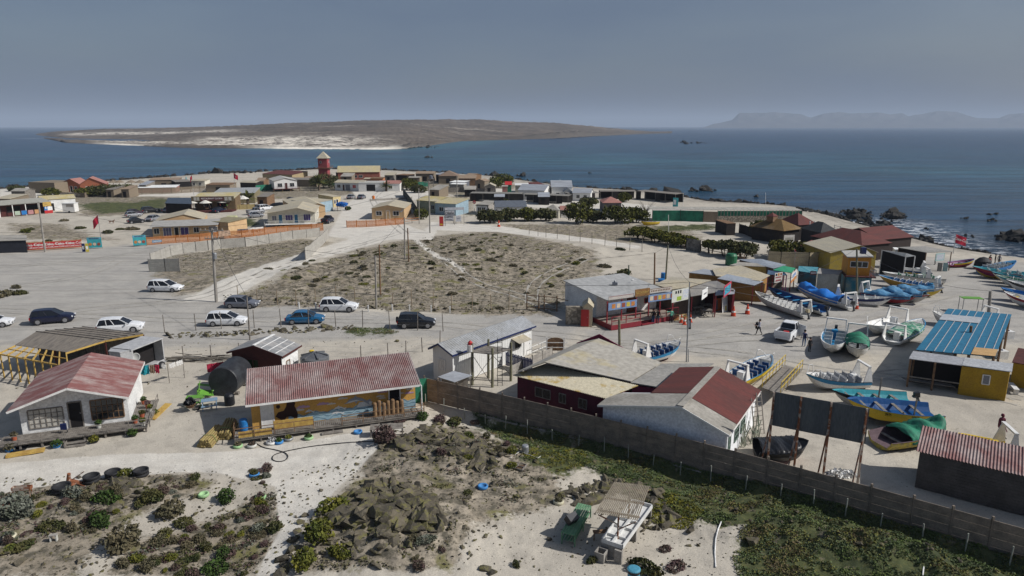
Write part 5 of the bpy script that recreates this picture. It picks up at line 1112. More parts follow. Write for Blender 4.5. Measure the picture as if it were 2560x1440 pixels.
 for f in (.19,.81):
  for s in (-1,1):
   MB().lathe([(rw*.5,-.1),(rw*.96,-.11),(rw,-.06),(rw,.06),(rw*.96,.11),(rw*.5,.1)], 16, (X(f),s*(W_/2-.08),rw), axis='y').build('wheel', tyre_m, t)
   wc = t.children[-1]; MB().lathe([(rw*.05,-.125),(rw*.62,-.12),(rw*.62,.12),(rw*.05,.125)], 12, (X(f),s*(W_/2-.08),rw), axis='y').build('rim', rim_m, wc)
 for s in (-1,1):
  MB().cbox((X(.975),s*.62,nose+.0),(.14,.32,.13),rz=-s*.3).build('headlight', mat('lamp_glass',(.6,.62,.65),.15,fine=False), t)
  MB().cbox((X(.008),s*.68,belt-.25),(.08,.2,.28)).build('tail_light', mat('tail_lamp',(.4,.01,.01),.25,fine=False), t)
  MB().cbox((X(gb1-.05),s*(W_/2+.08),belt+.05),(.1,.16,.12)).build('mirror', col, t)
 m = MB(); m.box(X(.99),X(1)+.02,-.45,.45,.40,.52); m.box(X(0)-.015,X(.02),-.6,.6,.32,.42); m.build('bumper', blackp, t)
 MB().box(X(1)+.02,X(1)+.028,-.22,.22,.44,.54).build('licence_plate', white, t)
 return t
cwhite = mat('car_white', (.68,.69,.70), .25, var=.03, spec=.5); cnavy = mat('car_navy', (.008,.010,.03), .2, var=.05, spec=.5); cblack = mat('car_black', (.010,.011,.014), .22, var=.05, spec=.5); csilver = mat('car_silver', (.30,.31,.33), .3, var=.05, metal=.4); cgrey = mat('car_grey', (.17,.18,.21), .3, var=.05, metal=.3)
cblue = mat('car_blue', (.012,.10,.22), .25, var=.05, spec=.5); clime = mat('car_lime', (.34,.50,.03), .3, var=.05); cbeige = mat('car_beige_silver', (.33,.31,.28), .35, var=.05, metal=.3)
# boats
BOATN = [0]
def boat(label, bow, stern, hull=None, band=None, inner=None, bottom=None, rim=None, seats=0, seatm=None, arch=None, motor=None, rail=False, tarp=None, beam=2.1, z0=None, lift=.0, k=1.0, writing=None, wm=None, thwarts=0, group='boats hauled out on the gravel', roll=0, tarp_t=(.15,.85), hump=.5, archm=None, name='fishing_boat'):
 BOATN[0] += 1; hull = hull or white; band = band or hull; inner = inner or white; rim = rim or navy; bottom = bottom or hull; archm = archm or white
 gz = z0 if z0 is not None else G((bow[0]+stern[0])/2, max(bow[1], stern[1])).z
 hs, hb = .95*k, 1.5*k
 pb, ps = P(bow[0], bow[1], gz+hb+lift), P(stern[0], stern[1], gz+hs+lift); d = pb-ps; L_ = math.hypot(d.x, d.y)
 t = thing(name, label, 'boat', (ps.x, ps.y, gz+lift-.05), math.atan2(d.y, d.x), group); t.rotation_euler[0] = roll
 ns = 16; B = beam*k; rows = []; G_ = []
 for i in range(ns+1):
  f = i/ns; b = B/2*max(0,1-max(0,(f-.42)/.58)**2.3)**.75*(.86+.14*min(1,f/.3)); sh = hs+(hb-hs)*f**2.2; kz = .04+max(0,(f-.66)/.34)**2*(hb*.62); x = L_*f; xk = L_*(f-.075*max(0,(f-.6)/.4)**1.2)
  ch = kz+(sh-kz)*.34; bc = b*.74; bm_ = b*.95; zm = sh-(sh-kz)*.30; xm = (x*2+xk)/3
  fl = min(kz+.42*k, sh-.12); tt = 1 if i < ns else 0
  half = [(xk,.02*k*tt,kz),(xk+(x-xk)*.3,bc,ch),(xm,bm_,zm),(x,b+.01,sh),(x,b+.035,sh+.03),(x,max(b-.06,0),sh+.03),(x-.02*L_*(f>.8),max(b*.86-.04,0),(sh+fl)/2),(x-.03*L_*(f>.8),max(b*.66-.04,0),fl)]
  G_.append((x, b, sh, fl)); rows.append([(p[0],-p[1],p[2]) for p in half[::-1]] + half)
 m = MB(); kk = 16; mi = [2,2,2,3,1,0,4,4,4,0,1,3,2,2,2]; mi = [2,2,3,3,1,0,4,4,4,0,1,3,3,2,2]
 V = [p for r_ in rows for p in r_]
 for i in range(ns):
  for j in range(kk-1):
   m.f.append((i*kk+j,i*kk+j+1,(i+1)*kk+j+1,(i+1)*kk+j)); m.m.append(mi[j])
  m.f.append((i*kk+kk-1,i*kk,(i+1)*kk,(i+1)*kk+kk-1)); m.m.append(2)
 m.v = V; m.f.append(tuple(range(kk))); m.m.append(0)
 x0_, b0_, s0_, _ = G_[0]
 me_o = m.build('hull', [hull, band, inner, rim, bottom], t)
 def at(f): i = min(ns-1, int(f*ns)); u = f*ns-i; return [G_[i][q]*(1-u)+G_[i+1][q]*u for q in range(4)]
 m = MB(); f0 = .84; a_, c_ = at(f0), at(.97); m.add([(a_[0],-a_[1]*.9,a_[2]-.08),(a_[0],a_[1]*.9,a_[2]-.08),(c_[0],c_[1]*.6,c_[2]-.06),(c_[0],-c_[1]*.6,c_[2]-.06)], [(0,1,2,3)]); m.f.append((0,3,2,1)); m.m.append(0); m.build('bow_deck', inner, t)
 for q in range(seats):
  f = .22+.52*q/max(1,seats-1); x, b, sh, fl = at(f)
  for s in (-1,1):
   mm = MB(); w = b*.62; cx = s*(b*.5-.02); mm.box(x-.22,x+.22,cx-w/2,cx+w/2,fl+.28,fl+.36); mm.cbox((x-.24,cx,fl+.58),(.07,w,.48),ry=-.12); mm.build('seat', seatm or white, t)
  if q == 0: continue
 if seats:
  mm = MB()
  for q in range(seats):
   f = .22+.52*q/max(1,seats-1); x, b, sh, fl = at(f)
   for s in (-1,1): mm.path([(x-.27,s*b*.15,fl+.2),(x-.29,s*b*.15,fl+.9),(x-.29,s*b*.85,fl+.9),(x-.27,s*b*.85,fl+.2)], .025, 5)
  mm.build('seat_rail', archm, t)
 for q in range(thwarts):
  x, b, sh, fl = at(.2+.6*q/max(1,thwarts-1)); MB().box(x-.12,x+.12,-b*.9,b*.9,sh-.28,sh-.22).build('thwart', wood_grey if seatm is None else seatm, t)
 if arch is not None:
  x, b, sh, fl = at(arch); hA = 1.35*k; m = MB()
  for s in (-1,1):
   m.prism([(x-.45,s*b*.97,sh-.05),(x+.35,s*b*.97,sh-.05),(x-.02,s*b*.88,sh+hA-.1),(x-.22,s*b*.88,sh+hA-.1)], (0,-s*.09,0))
  m.beam((x-.12,-b*.9,sh+hA-.02),(x-.12,b*.9,sh+hA-.02),.24,.12); m.build('arch', archm, t)
  mm = MB().box(x+.35,x+.95,-.35,.25,fl,fl+.85).build('console', inner, t)
 if motor is not None:
  m = MB(); sh = hs; tl = .0; m.cbox((-.26,0,sh+.16),(.42,.28,.4),ry=.15); m.build('outboard', motor, t)
  m = MB(); m.cbox((-.42,0,sh-.3),(.2,.14,.8),ry=.35); m.cbox((-.52,0,sh-.75),(.36,.1,.14),ry=.35); m.cbox((-.1,0,sh-.0),(.24,.3,.12)); m.build('outboard_leg', mat('motor_leg',(.06,.065,.07),.5), t)
 if rail:
  m = MB(); x, b, sh, fl = at(.80); x2, b2, sh2, _ = at(.95)
  for s in (-1,1): m.path([(x,s*b*.95,sh),(x+.15,s*b*.9,sh+.75),(x+.5,s*b*.8,sh+.75),(x2,s*b2*.8,sh2)], .028, 5)
  m.build('bow_rail', archm, t)
 if tarp is not None:
  nn, nw = 26, 12; V = []; f0, f1 = tarp_t; rr = random.Random(BOATN[0])
  for i in range(nn+1):
   f = f0+(f1-f0)*i/nn; x, b, sh, fl = at(f)
   for j in range(nw+1):
    u = j/nw*2-1; au = abs(u); y = u*b*1.09 if au < .86 else (1 if u > 0 else -1)*(b*.96+.07)
    z = sh+.06+hump*(1-au**2)*(.65+.35*math.sin(i*.55+BOATN[0]))+.05*math.sin(i*1.9+j*1.1); z = sh-.25*(au-.86)/.14-.02*math.sin(i*1.3) if au > .87 else z
    V.append((x, y, z))
  Fq = [(i*(nw+1)+j, i*(nw+1)+j+1, (i+1)*(nw+1)+j+1, (i+1)*(nw+1)+j) for i in range(nn) for j in range(nw)]
  m = MB(); m.add(V, Fq); o = m.build('tarpaulin', tarp, t, smooth=True)
  md = o.modifiers.new('thick', 'SOLIDIFY'); md.thickness = .02
 if writing:
  for s_, f, sz, side in writing:
   x, b, sh, fl = at(f); text(s_, sz, wm or cblack, (x, side*(b*.985+.02), sh-.17), (math.pi/2+.05, 0, 0 if side < 0 else math.pi), t)
 return t
# people
def person(p, rz, label, shirt, legs, hair=None, pose='stand', h=1.7, bag=False, skinm=None):
 t = thing('person', label, 'person', p, rz); hair = hair or mat('dark_hair', (.02,.014,.01), .8); k = h/1.7
 st = {'stand': ((-.11,0),(.11,0),(-.30,.02,.82),(.30,.02,.82),(-.27,.0,1.1),(.27,.0,1.1)), 'walk': ((-.1,-.32),(.1,.30),(-.27,.14,.86),(.28,-.2,.86),(-.26,.02,1.1),(.26,-.06,1.1)),
          'point': ((-.14,0),(.14,.05),(-.75,-.12,1.42),(.32,.02,.85),(-.48,-.05,1.36),(.3,.0,1.1)), 'carry': ((-.1,-.28),(.1,.28),(-.25,-.52,1.12),(.25,-.5,1.1),(-.27,-.15,1.08),(.27,-.15,1.08)), 'sit': ((-.12,-.42),(.12,-.42),(-.2,-.3,.6),(.2,-.3,.6),(-.25,-.05,.8),(.25,-.05,.8))}[pose]
 (lfx, lfy), (rfx, rfy), lh, rh, le, re_ = st; dz = 0
 J = [((0,0,.92),.155),((0,0,1.08),.135),((0,0,1.28),.165),((0,0,1.41),.13),((0,-.005,1.47),.055),((0,-.02,1.54),.075),((0,-.03,1.62),.098),((0,-.02,1.69),.07)]
 E = [(i, i+1) for i in range(7)]
 def ch(root, pts):
  pr = root
  for q, r_ in pts: J.append((q, r_)); E.append((pr, len(J)-1)); pr = len(J)-1
  return pr
 for s, fx, fy in ((-1,lfx,lfy),(1,rfx,rfy)):
  kb = max(0, -fy)*.3
  ch(0, [((s*.10,0,.86),.10),((fx*.95,fy*.5-.03-kb*.2,.48),.068),((fx,fy+.03,.10),.045),((fx,fy-.02,.05),.045),((fx,fy-.17,.04),.038)])
 for s, hnd, elb in ((-1,lh,le),(1,rh,re_)):
  w = ch(3, [((s*.19,0,1.38),.065),(elb,.045),(hnd,.030)]); H0 = Vector(hnd); dr = (H0-Vector(elb)).normalized(); sd_ = dr.cross(Vector((0,1,0.01))).normalized()
  pm_ = ch(w, [(tuple(H0+dr*.06),.034)])
  for q in range(4): ch(pm_, [(tuple(H0+dr*.10+sd_*(q-1.5)*.018),.010),(tuple(H0+dr*(.15+.012*(1.5-abs(q-1.5)))+sd_*(q-1.5)*.020+Vector((0,-.012,0))),.008)])
  ch(w, [(tuple(H0+dr*.05+sd_*.045),.011),(tuple(H0+dr*.09+sd_*.06),.009)])
 me = bpy.data.meshes.new('body'); me.from_pydata([Vector(j[0])*k for j in J], E, []); o = bpy.data.objects.new('tmp', me); C.objects.link(o)
 md = o.modifiers.new('skin', 'SKIN'); o.modifiers.new('sub', 'SUBSURF').levels = 1
 for v, j in zip(me.skin_vertices[0].data, J): v.radius = (j[1]*k*(1.0), j[1]*k*(.8 if j[1] > .12 else 1)); 
 me.skin_vertices[0].data[0].use_root = True
 dg = bpy.context.evaluated_depsgraph_get(); m2 = bpy.data.meshes.new_from_object(o.evaluated_get(dg)); bpy.data.objects.remove(o)
 m2.materials.clear()
 for x in (skinm or skin, shirt, legs, cblack): m2.materials.append(x)
 for f in m2.polygons:
  z = f.center.z/k; hd = min((f.center/k-Vector(lh)).length, (f.center/k-Vector(rh)).length)
  f.material_index = 0 if (z > 1.45 or hd < .14) else (1 if z > .93 or abs(f.center.x/k) > .2 else (2 if z > .1 else 3)); f.use_smooth = True
 b = bpy.data.objects.new('body', m2); C.objects.link(b); b.parent = t
 hm_ = MB().lathe([(.02,1.775),(.06,1.765),(.10,1.73),(.118,1.67),(.112,1.60),(.085,1.56),(.03,1.6)], 14, (0,.015,0)); ho = hm_.build('hair', hair, t, smooth=True); ho.scale = (k,k,k)
 m = MB()
 for s in (-1,1): m.cbox((s*.032*k,-.125*k,1.63*k),(.022,.01,.012))
 m.cbox((0,-.135*k,1.60*k),(.022,.03,.035)); m.cbox((0,-.122*k,1.565*k),(.04,.01,.01)); m.build('face', mat('face_features',(.16,.07,.05)), t)
 if bag: MB().cbox((0,.2,1.22),(.32,.2,.45)).build('backpack', bag, t)
 return t
# poles, fences
def pole(b, t_, r0=.13, r1=.10, label='', mt=None, arms=(), name='utility_pole', cat='utility pole', group=None, ball=None):
 p = G(*b); z = zat(p, *t_); q = P(t_[0], t_[1], z); t = thing(name, label, cat, p, 0, group)
 top = Vector((q.x-p.x, 0, z-p.z)); MB().tube((0,0,-.2), top, r0, r1, 10).build('shaft', mt or wood_grey, t)
 for k_, (f, w, hz_) in enumerate(arms):
  c_ = top*f; m = MB(); m.beam(c_+Vector((-w/2,-.12,0)), c_+Vector((w/2,-.12,0)), .1,.1)
  for s in (-.9,-.5,.5,.9): m.tube(c_+Vector((s*w/2,-.12,.05)), c_+Vector((s*w/2,-.12,.28)), .05,.04,6)
  m.build('crossarm', mt or wood_grey, t)
 return t, Vector(p)+top
def wire(a, b, sag, label=None):
 pts = [a.lerp(b, k/14)-Vector((0,0,sag*4*(k/14)*(1-k/14))) for k in range(15)]; m = MB().path(pts, .018, 4)
 tag(m.build('power_line', cblack), label or 'thin dark power line sagging between two utility poles', 'power line', None if label else 'overhead power lines')
def fence(label, pts, h, kind, m1, m2=None, step=2.0, name='fence', cat='fence', w=.09, gap=.05, th=.03, dz=0):
 """pts world points"""
 t = thing(name, label, cat); pts = [Vector(p) for p in pts]
 for a, b in zip(pts, pts[1:]):
  d = Vector((b.x-a.x, b.y-a.y, 0)); Ls_ = d.length; d /= Ls_; n_ = Vector((d.y,-d.x,0)); N_ = max(1, round(Ls_/step))
  for i in range(N_):
   p, q = a.lerp(b, i/N_), a.lerp(b, (i+1)/N_); p.z, q.z = H(p.x,p.y)+dz, H(q.x,q.y)+dz
   MB().beam(p-Vector((0,0,.2)), p+Vector((0,0,h+.1)), .1,.1).build('post', m2 or m1, t)
   m = MB(); Lp = (q-p).length
   if kind == 'paling':
    k = int(Lp/(w+gap))
    for j in range(k):
     c_ = p.lerp(q,(j+.5)/k)+n_*.05; m.prism([c_-d*w/2,c_+d*w/2,c_+d*w/2+Vector((0,0,h)),c_-d*w/2+Vector((0,0,h))], n_*th)
    for zz in (.25,.8): m.beam(p+Vector((0,0,h*zz)), q+Vector((0,0,h*zz)), .04,.07)
   elif kind == 'panel':
    for j in range(3):
     z0_, z1_ = h*j/3+.012, h*(j+1)/3-.012; m.prism([p+d*.05+Vector((0,0,z0_)),q-d*.05+Vector((0,0,z0_)),q-d*.05+Vector((0,0,z1_)),p+d*.05+Vector((0,0,z1_))], n_*.045)
   elif kind == 'sheet': m.prism([p,q,q+Vector((0,0,h)),p+Vector((0,0,h))], n_*.03)
   elif kind == 'wire':
    for zz in (.35,.65,.95): m.tube(p+Vector((0,0,h*zz)), q+Vector((0,0,h*zz)), .006,.006,4)
   elif kind == 'rail':
    for zz in (.5,.95): m.beam(p+Vector((0,0,h*zz)), q+Vector((0,0,h*zz)), .07,.09)
   m.build({'paling':'paling','panel':'panel','sheet':'panel','wire':'wires','rail':'rail'}[kind], m1, t)
  p = b.copy(); p.z = H(b.x,b.y)+dz; MB().beam(p-Vector((0,0,.2)), p+Vector((0,0,h+.1)), .1,.1).build('post', m2 or m1, t)
 return t
def postfence(label, pxs_, h=1.7, mt=None, nm='fence_post', wires=True):
 mt = mt or wood_grey; t = thing('wire_fence', label, 'fence'); pp = [G(x, y) for x, y in pxs_]
 for i, p in enumerate(pp): MB().tube(p-Vector((0,0,.2)), p+Vector((.06*math.sin(i*3),0,h*(1+.06*math.sin(i*5)))), .055,.045,7).build('post', mt, t)
 if wires:
  m = MB()
  for p, q in zip(pp, pp[1:]):
   for z in (.3,.6,.9): m.tube(p+Vector((0,0,h*z)), q+Vector((0,0,h*z)), .008,.008,3)
  m.build('wires', steel, t)
 return t
def canopy(label, pts, roof, wall=None, name='stall_roof', cat='shed', base=None, th=.06, inset=.06, post=None, front=None, wallz=None, posts=True, back=None, side=None, grp=None):
 """pts: (px, py, z) roof corners in order around"""
 q = [P(x, y, z) for x, y, z in pts]; c = sum(q, Vector())/len(q); t = thing(name, label, cat, (0,0,0), 0, grp); m = MB()
 if len(q) == 4: 
  roofslab(m, [q[0],q[1],q[2]], th); roofslab(m, [q[0],q[2],q[3]], th)
 else: roofslab(m, q, th)
 m.build('roof', roof, t); ins = [p.lerp(c, inset) for p in q]; gz = min(H(p.x,p.y) for p in ins)
 if wall:
  m = MB(); n = len(ins); V = [(p.x,p.y,gz-.1) for p in ins]+[(p.x,p.y,p.z-th) for p in ins]
  m.add(V, [(k,(k+1)%n,n+(k+1)%n,n+k) for k in range(n)]+[tuple(range(n))]); m.build('wall', wall, t)
 elif posts:
  for p in ins: MB().beam((p.x,p.y,gz-.1),(p.x,p.y,p.z-th),.1,.1).build('post', post or wood_brown, t)
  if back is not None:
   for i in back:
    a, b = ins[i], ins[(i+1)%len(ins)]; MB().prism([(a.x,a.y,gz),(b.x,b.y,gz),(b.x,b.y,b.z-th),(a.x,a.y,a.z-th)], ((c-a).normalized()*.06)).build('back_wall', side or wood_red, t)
 t['_c'] = tuple(c); return t, ins
def board(label, l, r, zb, zt, mt, blocks=(), y=None, name='sign', cat='sign', th=.05, legs=False, words=None, wm=None, wsz=.5, wz=.5, tilt=0, fit=None, nrm=1):
 """upright board between pixel columns l and r given at height zt"""
 a, b = P(l[0], l[1], zt), P(r[0], r[1], zt); d = Vector((b.x-a.x, b.y-a.y, 0)); W_ = d.length; t = thing(name, label, cat, (a.x,a.y,0), math.atan2(d.y,d.x))
 MB().box(0,W_,0,th,zb,zt).build('board', mt, t)
 if legs: 
  for x in (.05,W_-.05): MB().box(x-.04,x+.04,th,th+.08,H(a.x,a.y)-.1,zt).build('leg', wood_grey, t)
 for x0,x1,z0,z1,mm in blocks: MB().box(W_*x0,W_*x1,-.006,0,zb+(zt-zb)*z0,zb+(zt-zb)*z1).build('picture', mm, t)
 if words:
  for s, fx, fz, sz, mm, ft in words: text(s, sz*(zt-zb), mm, (W_*fx,-.008,zb+(zt-zb)*fz), (math.pi/2,0,0), t, fit=ft*W_ if ft else None)
 t.rotation_euler[0] = tilt; return t
# near cars
car('suv', cnavy, (76,816), (182,806), 'dark navy crossover parked left of the timber pergola', L=4.3)
car('hatch', cwhite, (-75,826), (22,818), 'white and black hatchback cut by the left edge', L=4.1)
car('suv', cwhite, (249,838), (347,832), 'white estate car half hidden behind the timber pergola roof', L=4.5)
car('wagon', cwhite, (363,731), (450,732), 'white minivan with roof bars standing alone on the wide gravel', L=4.4)
car('hatch', cgrey, (560,772), (640,773), 'grey blue hatchback with roof bars beside the utility pole', L=4.0)
car('suv', cwhite, (800,781), (889,782), 'white crossover on the far side of the gravel road', L=4.5)
car('wagon', cwhite, (514,818), (612,816), 'white wagon parked in front of the blue sedan', L=4.3)
car('sedan', cblue, (713,813), (808,811), 'bright blue sedan between the white wagon and the black off roader', L=4.3)
t = car('suv', cblack, (994,823), (1086,823), 'black off roader with spare wheel on its tailgate', L=4.2)
MB().lathe([(.1,-.1),(.33,-.1),(.35,0),(.33,.1),(.1,.1)], 16, (-2.18,.1,.85), axis='x').build('spare_wheel', rubber, t)
t = car('pickup', cwhite, (1932,852), (2027,838), 'white pickup truck with open rear door among the boats', L=5.1, rz=R(52)); 
pc = P(1975,845,0); t.location = (pc.x, pc.y+.3, 0); MB().cbox((.15,-1.25,.95),(.9,.05,1.2),rz=1.1).build('door', cwhite, t)
MB().box(-2.3,-1.9,-.5,.0,1.1,1.22).build('red_box', redp, t)
# timber pergola, trailer, washing
f4 = [(172,878,2.5),(112,869,2.5),(40,861,2.5),(90,828,2.9),(206,818,2.9),(358,834,2.9),(262,849,2.6)]
RC = [P(x,y,z) for x,y,z in ((38,862,2.45),(165,880,2.45),(262,850,2.7),(358,834,2.9),(206,817,2.95),(90,829,2.9))]
t = thing('pergola', 'unfinished timber pergola with yellow beams and grey board roof', 'pergola'); m = MB()
roofslab(m, [RC[0],RC[1],RC[2],RC[5]], .05); roofslab(m, [RC[5],RC[2],RC[3],RC[4]], .05); m.build('roof', mat('grey_board_roof',(.20,.175,.145),.9,(.13,.115,.10),scale=1.2,stretch=(4,.6,1)), t)
m = MB()
for k in range(6):
 a, b = RC[5].lerp(RC[4],k/5)+Vector((0,0,.05)), RC[2].lerp(RC[3],k/5)+Vector((0,0,.05)); m.beam(a, b, .06,.05)
m.build('batten', wood_grey, t)
l0, l1 = P(0,883,2.35), P(170,915,2.35)
for k in range(9):
 a, b = l0.lerp(l1, k/8), RC[0].lerp(RC[1], k/8)-Vector((0,0,.1)); a.z = 2.35; MB().beam(a-(b-a)*.05, b, .09,.14).build('rafter', wood_yel, t)
 if k < 7: MB().beam((a.x,a.y,H(a.x,a.y)-.1),(a.x,a.y,2.3), .09,.09).build('post', wood_yel, t)
m = MB(); m.beam(l0+Vector((0,0,-.1)), l1+Vector((0,0,-.1)), .1,.12); m.beam(RC[1]-Vector((0,0,.12)), RC[2]-Vector((0,0,.12)), .12,.14); m.beam(RC[2]-Vector((0,0,.12)), RC[3]-Vector((0,0,.12)), .12,.14); m.beam(l0.lerp(RC[0],.5),l1.lerp(RC[1],.5),.06,.08); m.build('beam', wood_yel, t)
for k in (RC[2], RC[3], RC[1].lerp(RC[5],.4), RC[4], RC[5]): MB().beam((k.x,k.y,-.1),(k.x,k.y,k.z-.1),.12,.12).build('post', wood_red, t)
a, b = RC[5], RC[4]; MB().prism([(a.x,a.y,0),(b.x,b.y,0),(b.x,b.y,2.6),(a.x,a.y,2.6)],(.02,-.05,0)).build('back_wall', wood_grey, t); a, b = RC[3]-Vector((.3,0,0)), RC[4]; MB().prism([(a.x,a.y,0),(b.x,b.y,0),(b.x,b.y,2.6),(a.x,a.y,2.6)],(.02,-.05,0)).build('back_wall', wood_grey, t)
a_, rz_, W_, D_ = frame3(P(345,869,2.9), P(404,846,2.9), P(351,837,2.9)); D_ = 2.3; W_ = 3.6
t = thing('cargo_trailer', 'silver enclosed cargo trailer with open black side', 'trailer', (a_.x-.4,a_.y-.3,0), rz_)
m = MB(); m.box(0,W_,0,.05,.55,.75); m.box(0,.1,0,2.2,.55,2.7); m.box(W_-.1,W_,0,2.2,.55,2.7); m.box(0,W_,2.1,2.2,.55,2.7); m.box(-.15,W_+.02,-.03,2.23,2.7,2.8); m.box(0,W_,0,2.2,.5,.56); m.prism([(0,0,.6),(-.8,.5,.6),(-.8,1.7,.6),(0,2.2,.6)],(0,0,2.1)); m.prism([(0.0,0,2.7),(-.85,.48,2.7),(-.85,1.72,2.7),(0,2.2,2.7)],(0,0,.1)); m.build('body', mat('aluminium',(.42,.42,.42),.45,(.34,.34,.34),scale=2), t)
MB().box(.1,W_-.1,1.0,1.03,.56,2.68).build('shade_sheet', dark, t); m = MB(); m.box(-.05,W_+.1,-.05,.04,.42,.52); m.beam((-.2,1.1,.45),(-1.7,1.1,.45),.1,.1); m.build('chassis', steel, t)  # near-black sheet added to paint the shade inside the open trailer
for x in (W_*.62,W_*.84):
 w = MB().lathe([(.15,-.1),(.33,-.1),(.35,0),(.33,.1),(.15,.1)],16,(x,-.1,.35),axis='y').build('wheel', rubber, t); MB().lathe([(.02,-.125),(.2,-.12),(.2,.1),(.02,.1)],12,(x,-.1,.35),axis='y').build('rim', rim_m, w)
p = G(245,905); t = thing('ladder', 'pale wooden ladder propped against the pergola beam', 'ladder', (p.x,p.y,0), .1)
for x in (-.22,.22): MB().beam((x,0,0),(x,.4,2.9),.06,.06).build('rail', wood_grey, t)
m = MB()
for k in range(1,7): m.beam((-.22,.4*k/7,2.9*k/7),(.22,.4*k/7,2.9*k/7),.05,.05)
m.build('rungs', wood_grey, t)
wl0, wl1, wl2 = G(340,962), G(424,958), G(462,945)
t = thing('clothes_line', 'rope clothes line on thin poles beyond the white house', 'clothes line'); m = MB()
for p in (wl0, wl1, wl2): m.tube(p, p+Vector((0,0,1.9)), .03,.03,6)
m.build('pole', wood_grey, t); m = MB(); m.tube(wl0+Vector((0,0,1.8)), wl1+Vector((0,0,1.75)), .008,.008,4); m.tube(wl1+Vector((0,0,1.75)), wl2+Vector((0,0,1.8)), .008,.008,4); m.build('rope', blackp, t)
def cloth(a, b, h, mt, label, cat='cloth', top=1.75, grp=None):
 n = 12; V = []; d = (b-a); nn = Vector((d.y,-d.x,0)).normalized()
 for i in range(n+1):
  for j in range(4):
   p = a+d*(i/n)+nn*(.05*math.sin(i*1.5+j)); z = p.z+top-h*j/3*(1+.05*math.sin(i)); V.append((p.x,p.y,z))
 m = MB().add(V, [(i*4+j,i*4+j+1,(i+1)*4+j+1,(i+1)*4+j) for i in range(n) for j in range(3)]); o = m.build('hanging_cloth', mt); md = o.modifiers.new('s','SOLIDIFY'); md.thickness = .015; tag(o, label, cat, grp)
for f0, f1, h, mt, s in ((0,.45,.85,mat('turquoise_cloth',(.02,.28,.34)),'wide turquoise towel hanging on the clothes line'),(.47,.61,.75,mat('brown_cloth',(.25,.17,.12)),'brown cloth hanging between the turquoise and crimson towels'),(.63,.75,.75,mat('crimson_cloth',(.35,.02,.05)),'narrow crimson towel on the clothes line'),(.84,.95,.4,white,'small white cloth on the clothes line beside the pole')):
 cloth(wl0.lerp(wl1,f0), wl0.lerp(wl1,f1), h, mt, s)
cloth(wl1.lerp(wl2,.1), wl1.lerp(wl2,.5), .42, white, 'first of two white cloths at the far end of the clothes line'); cloth(wl1.lerp(wl2,.55), wl1.lerp(wl2,.98), .42, white, 'second white cloth at the very end of the clothes line')
cloth(G(520,945), G(562,938), .75, mat('crimson_cloth',(.3,.02,.05)), 'crimson blanket hanging before the lying black tank', top=1.3)
m = MB(); g = random.Random(8); p = G(500,900)
for k in range(34): a = Vector((p.x+g.uniform(-2.2,2.2), p.y+g.uniform(-.7,.7), .06+g.uniform(0,.4))); m.tube(a, a+Vector((g.uniform(1.5,3)*g.choice((-1,1)),g.uniform(-.5,.5),g.uniform(-.05,.1))), .045,.035,6)
tag(m.build('timber_pile', mat('pile_timber',(.17,.15,.125),.9,(.11,.1,.085),scale=3)), 'heap of grey scrap timber left of the dark red cabin', 'timber pile')
def picnic(p, rz, mt, label, s=1):
 t = thing('picnic_table', label, 'picnic table', p, rz); m = MB(); m.box(-.6,.6,-.35,.35,.68,.72); m.build('tabletop', mt, t)
 for s_ in (-1,1):
  MB().box(-.6,.6,s_*.65-.12,s_*.65+.12,.40,.44).build('seat', mt, t)
  for x in (-.5,.5): MB().beam((x,s_*.15,.68),(x,s_*.6,0),.06,.08).build('leg', mt, t)
 m = MB()
 for x in (-.5,.5): m.beam((x,-.7,.38),(x,.7,.38),.05,.08)
 m.build('brace', mt, t); t.scale = (s,s,s); return t
lime = paint('lime_green_paint',(.12,.30,.04)); pblue = paint('faded_blue_paint',(.20,.29,.38))
picnic(G(525,1020), .4, pblue, 'small pale blue picnic table in front of the black tanks'); picnic(G(488,1012), .2, lime, 'lime green picnic table left of the pale blue one')
t = picnic(G(520,992)+Vector((0,0,1.0)), .5, lime, 'upturned lime green picnic table stacked on its neighbour'); t.rotation_euler = (math.pi+.3,.3,.5)
t = thing('wheelbarrow', 'wheelbarrow loaded with a black bag before the lime green table', 'wheelbarrow', G(478,1028), .4); MB().lathe([(.2,.3),(.42,.6),(.44,.62),(.38,.6)],12).build('tray', wood_brown, t); MB().lathe([(.05,-.04),(.18,0),(.05,.04)],12,(.5,0,.18),axis='y').build('wheel', rubber, t); V,Fq = leafy([(0,0,.75,.36,.34,.3)],200,.12,3); fastmesh('bag', V, Fq, blackp, parent=t)
m = MB()
for y in (-.2,.2): m.beam((.5,y*.5,.2),(-.8,y,.5),.04,.04)
m.build('handle', wood_grey, t)
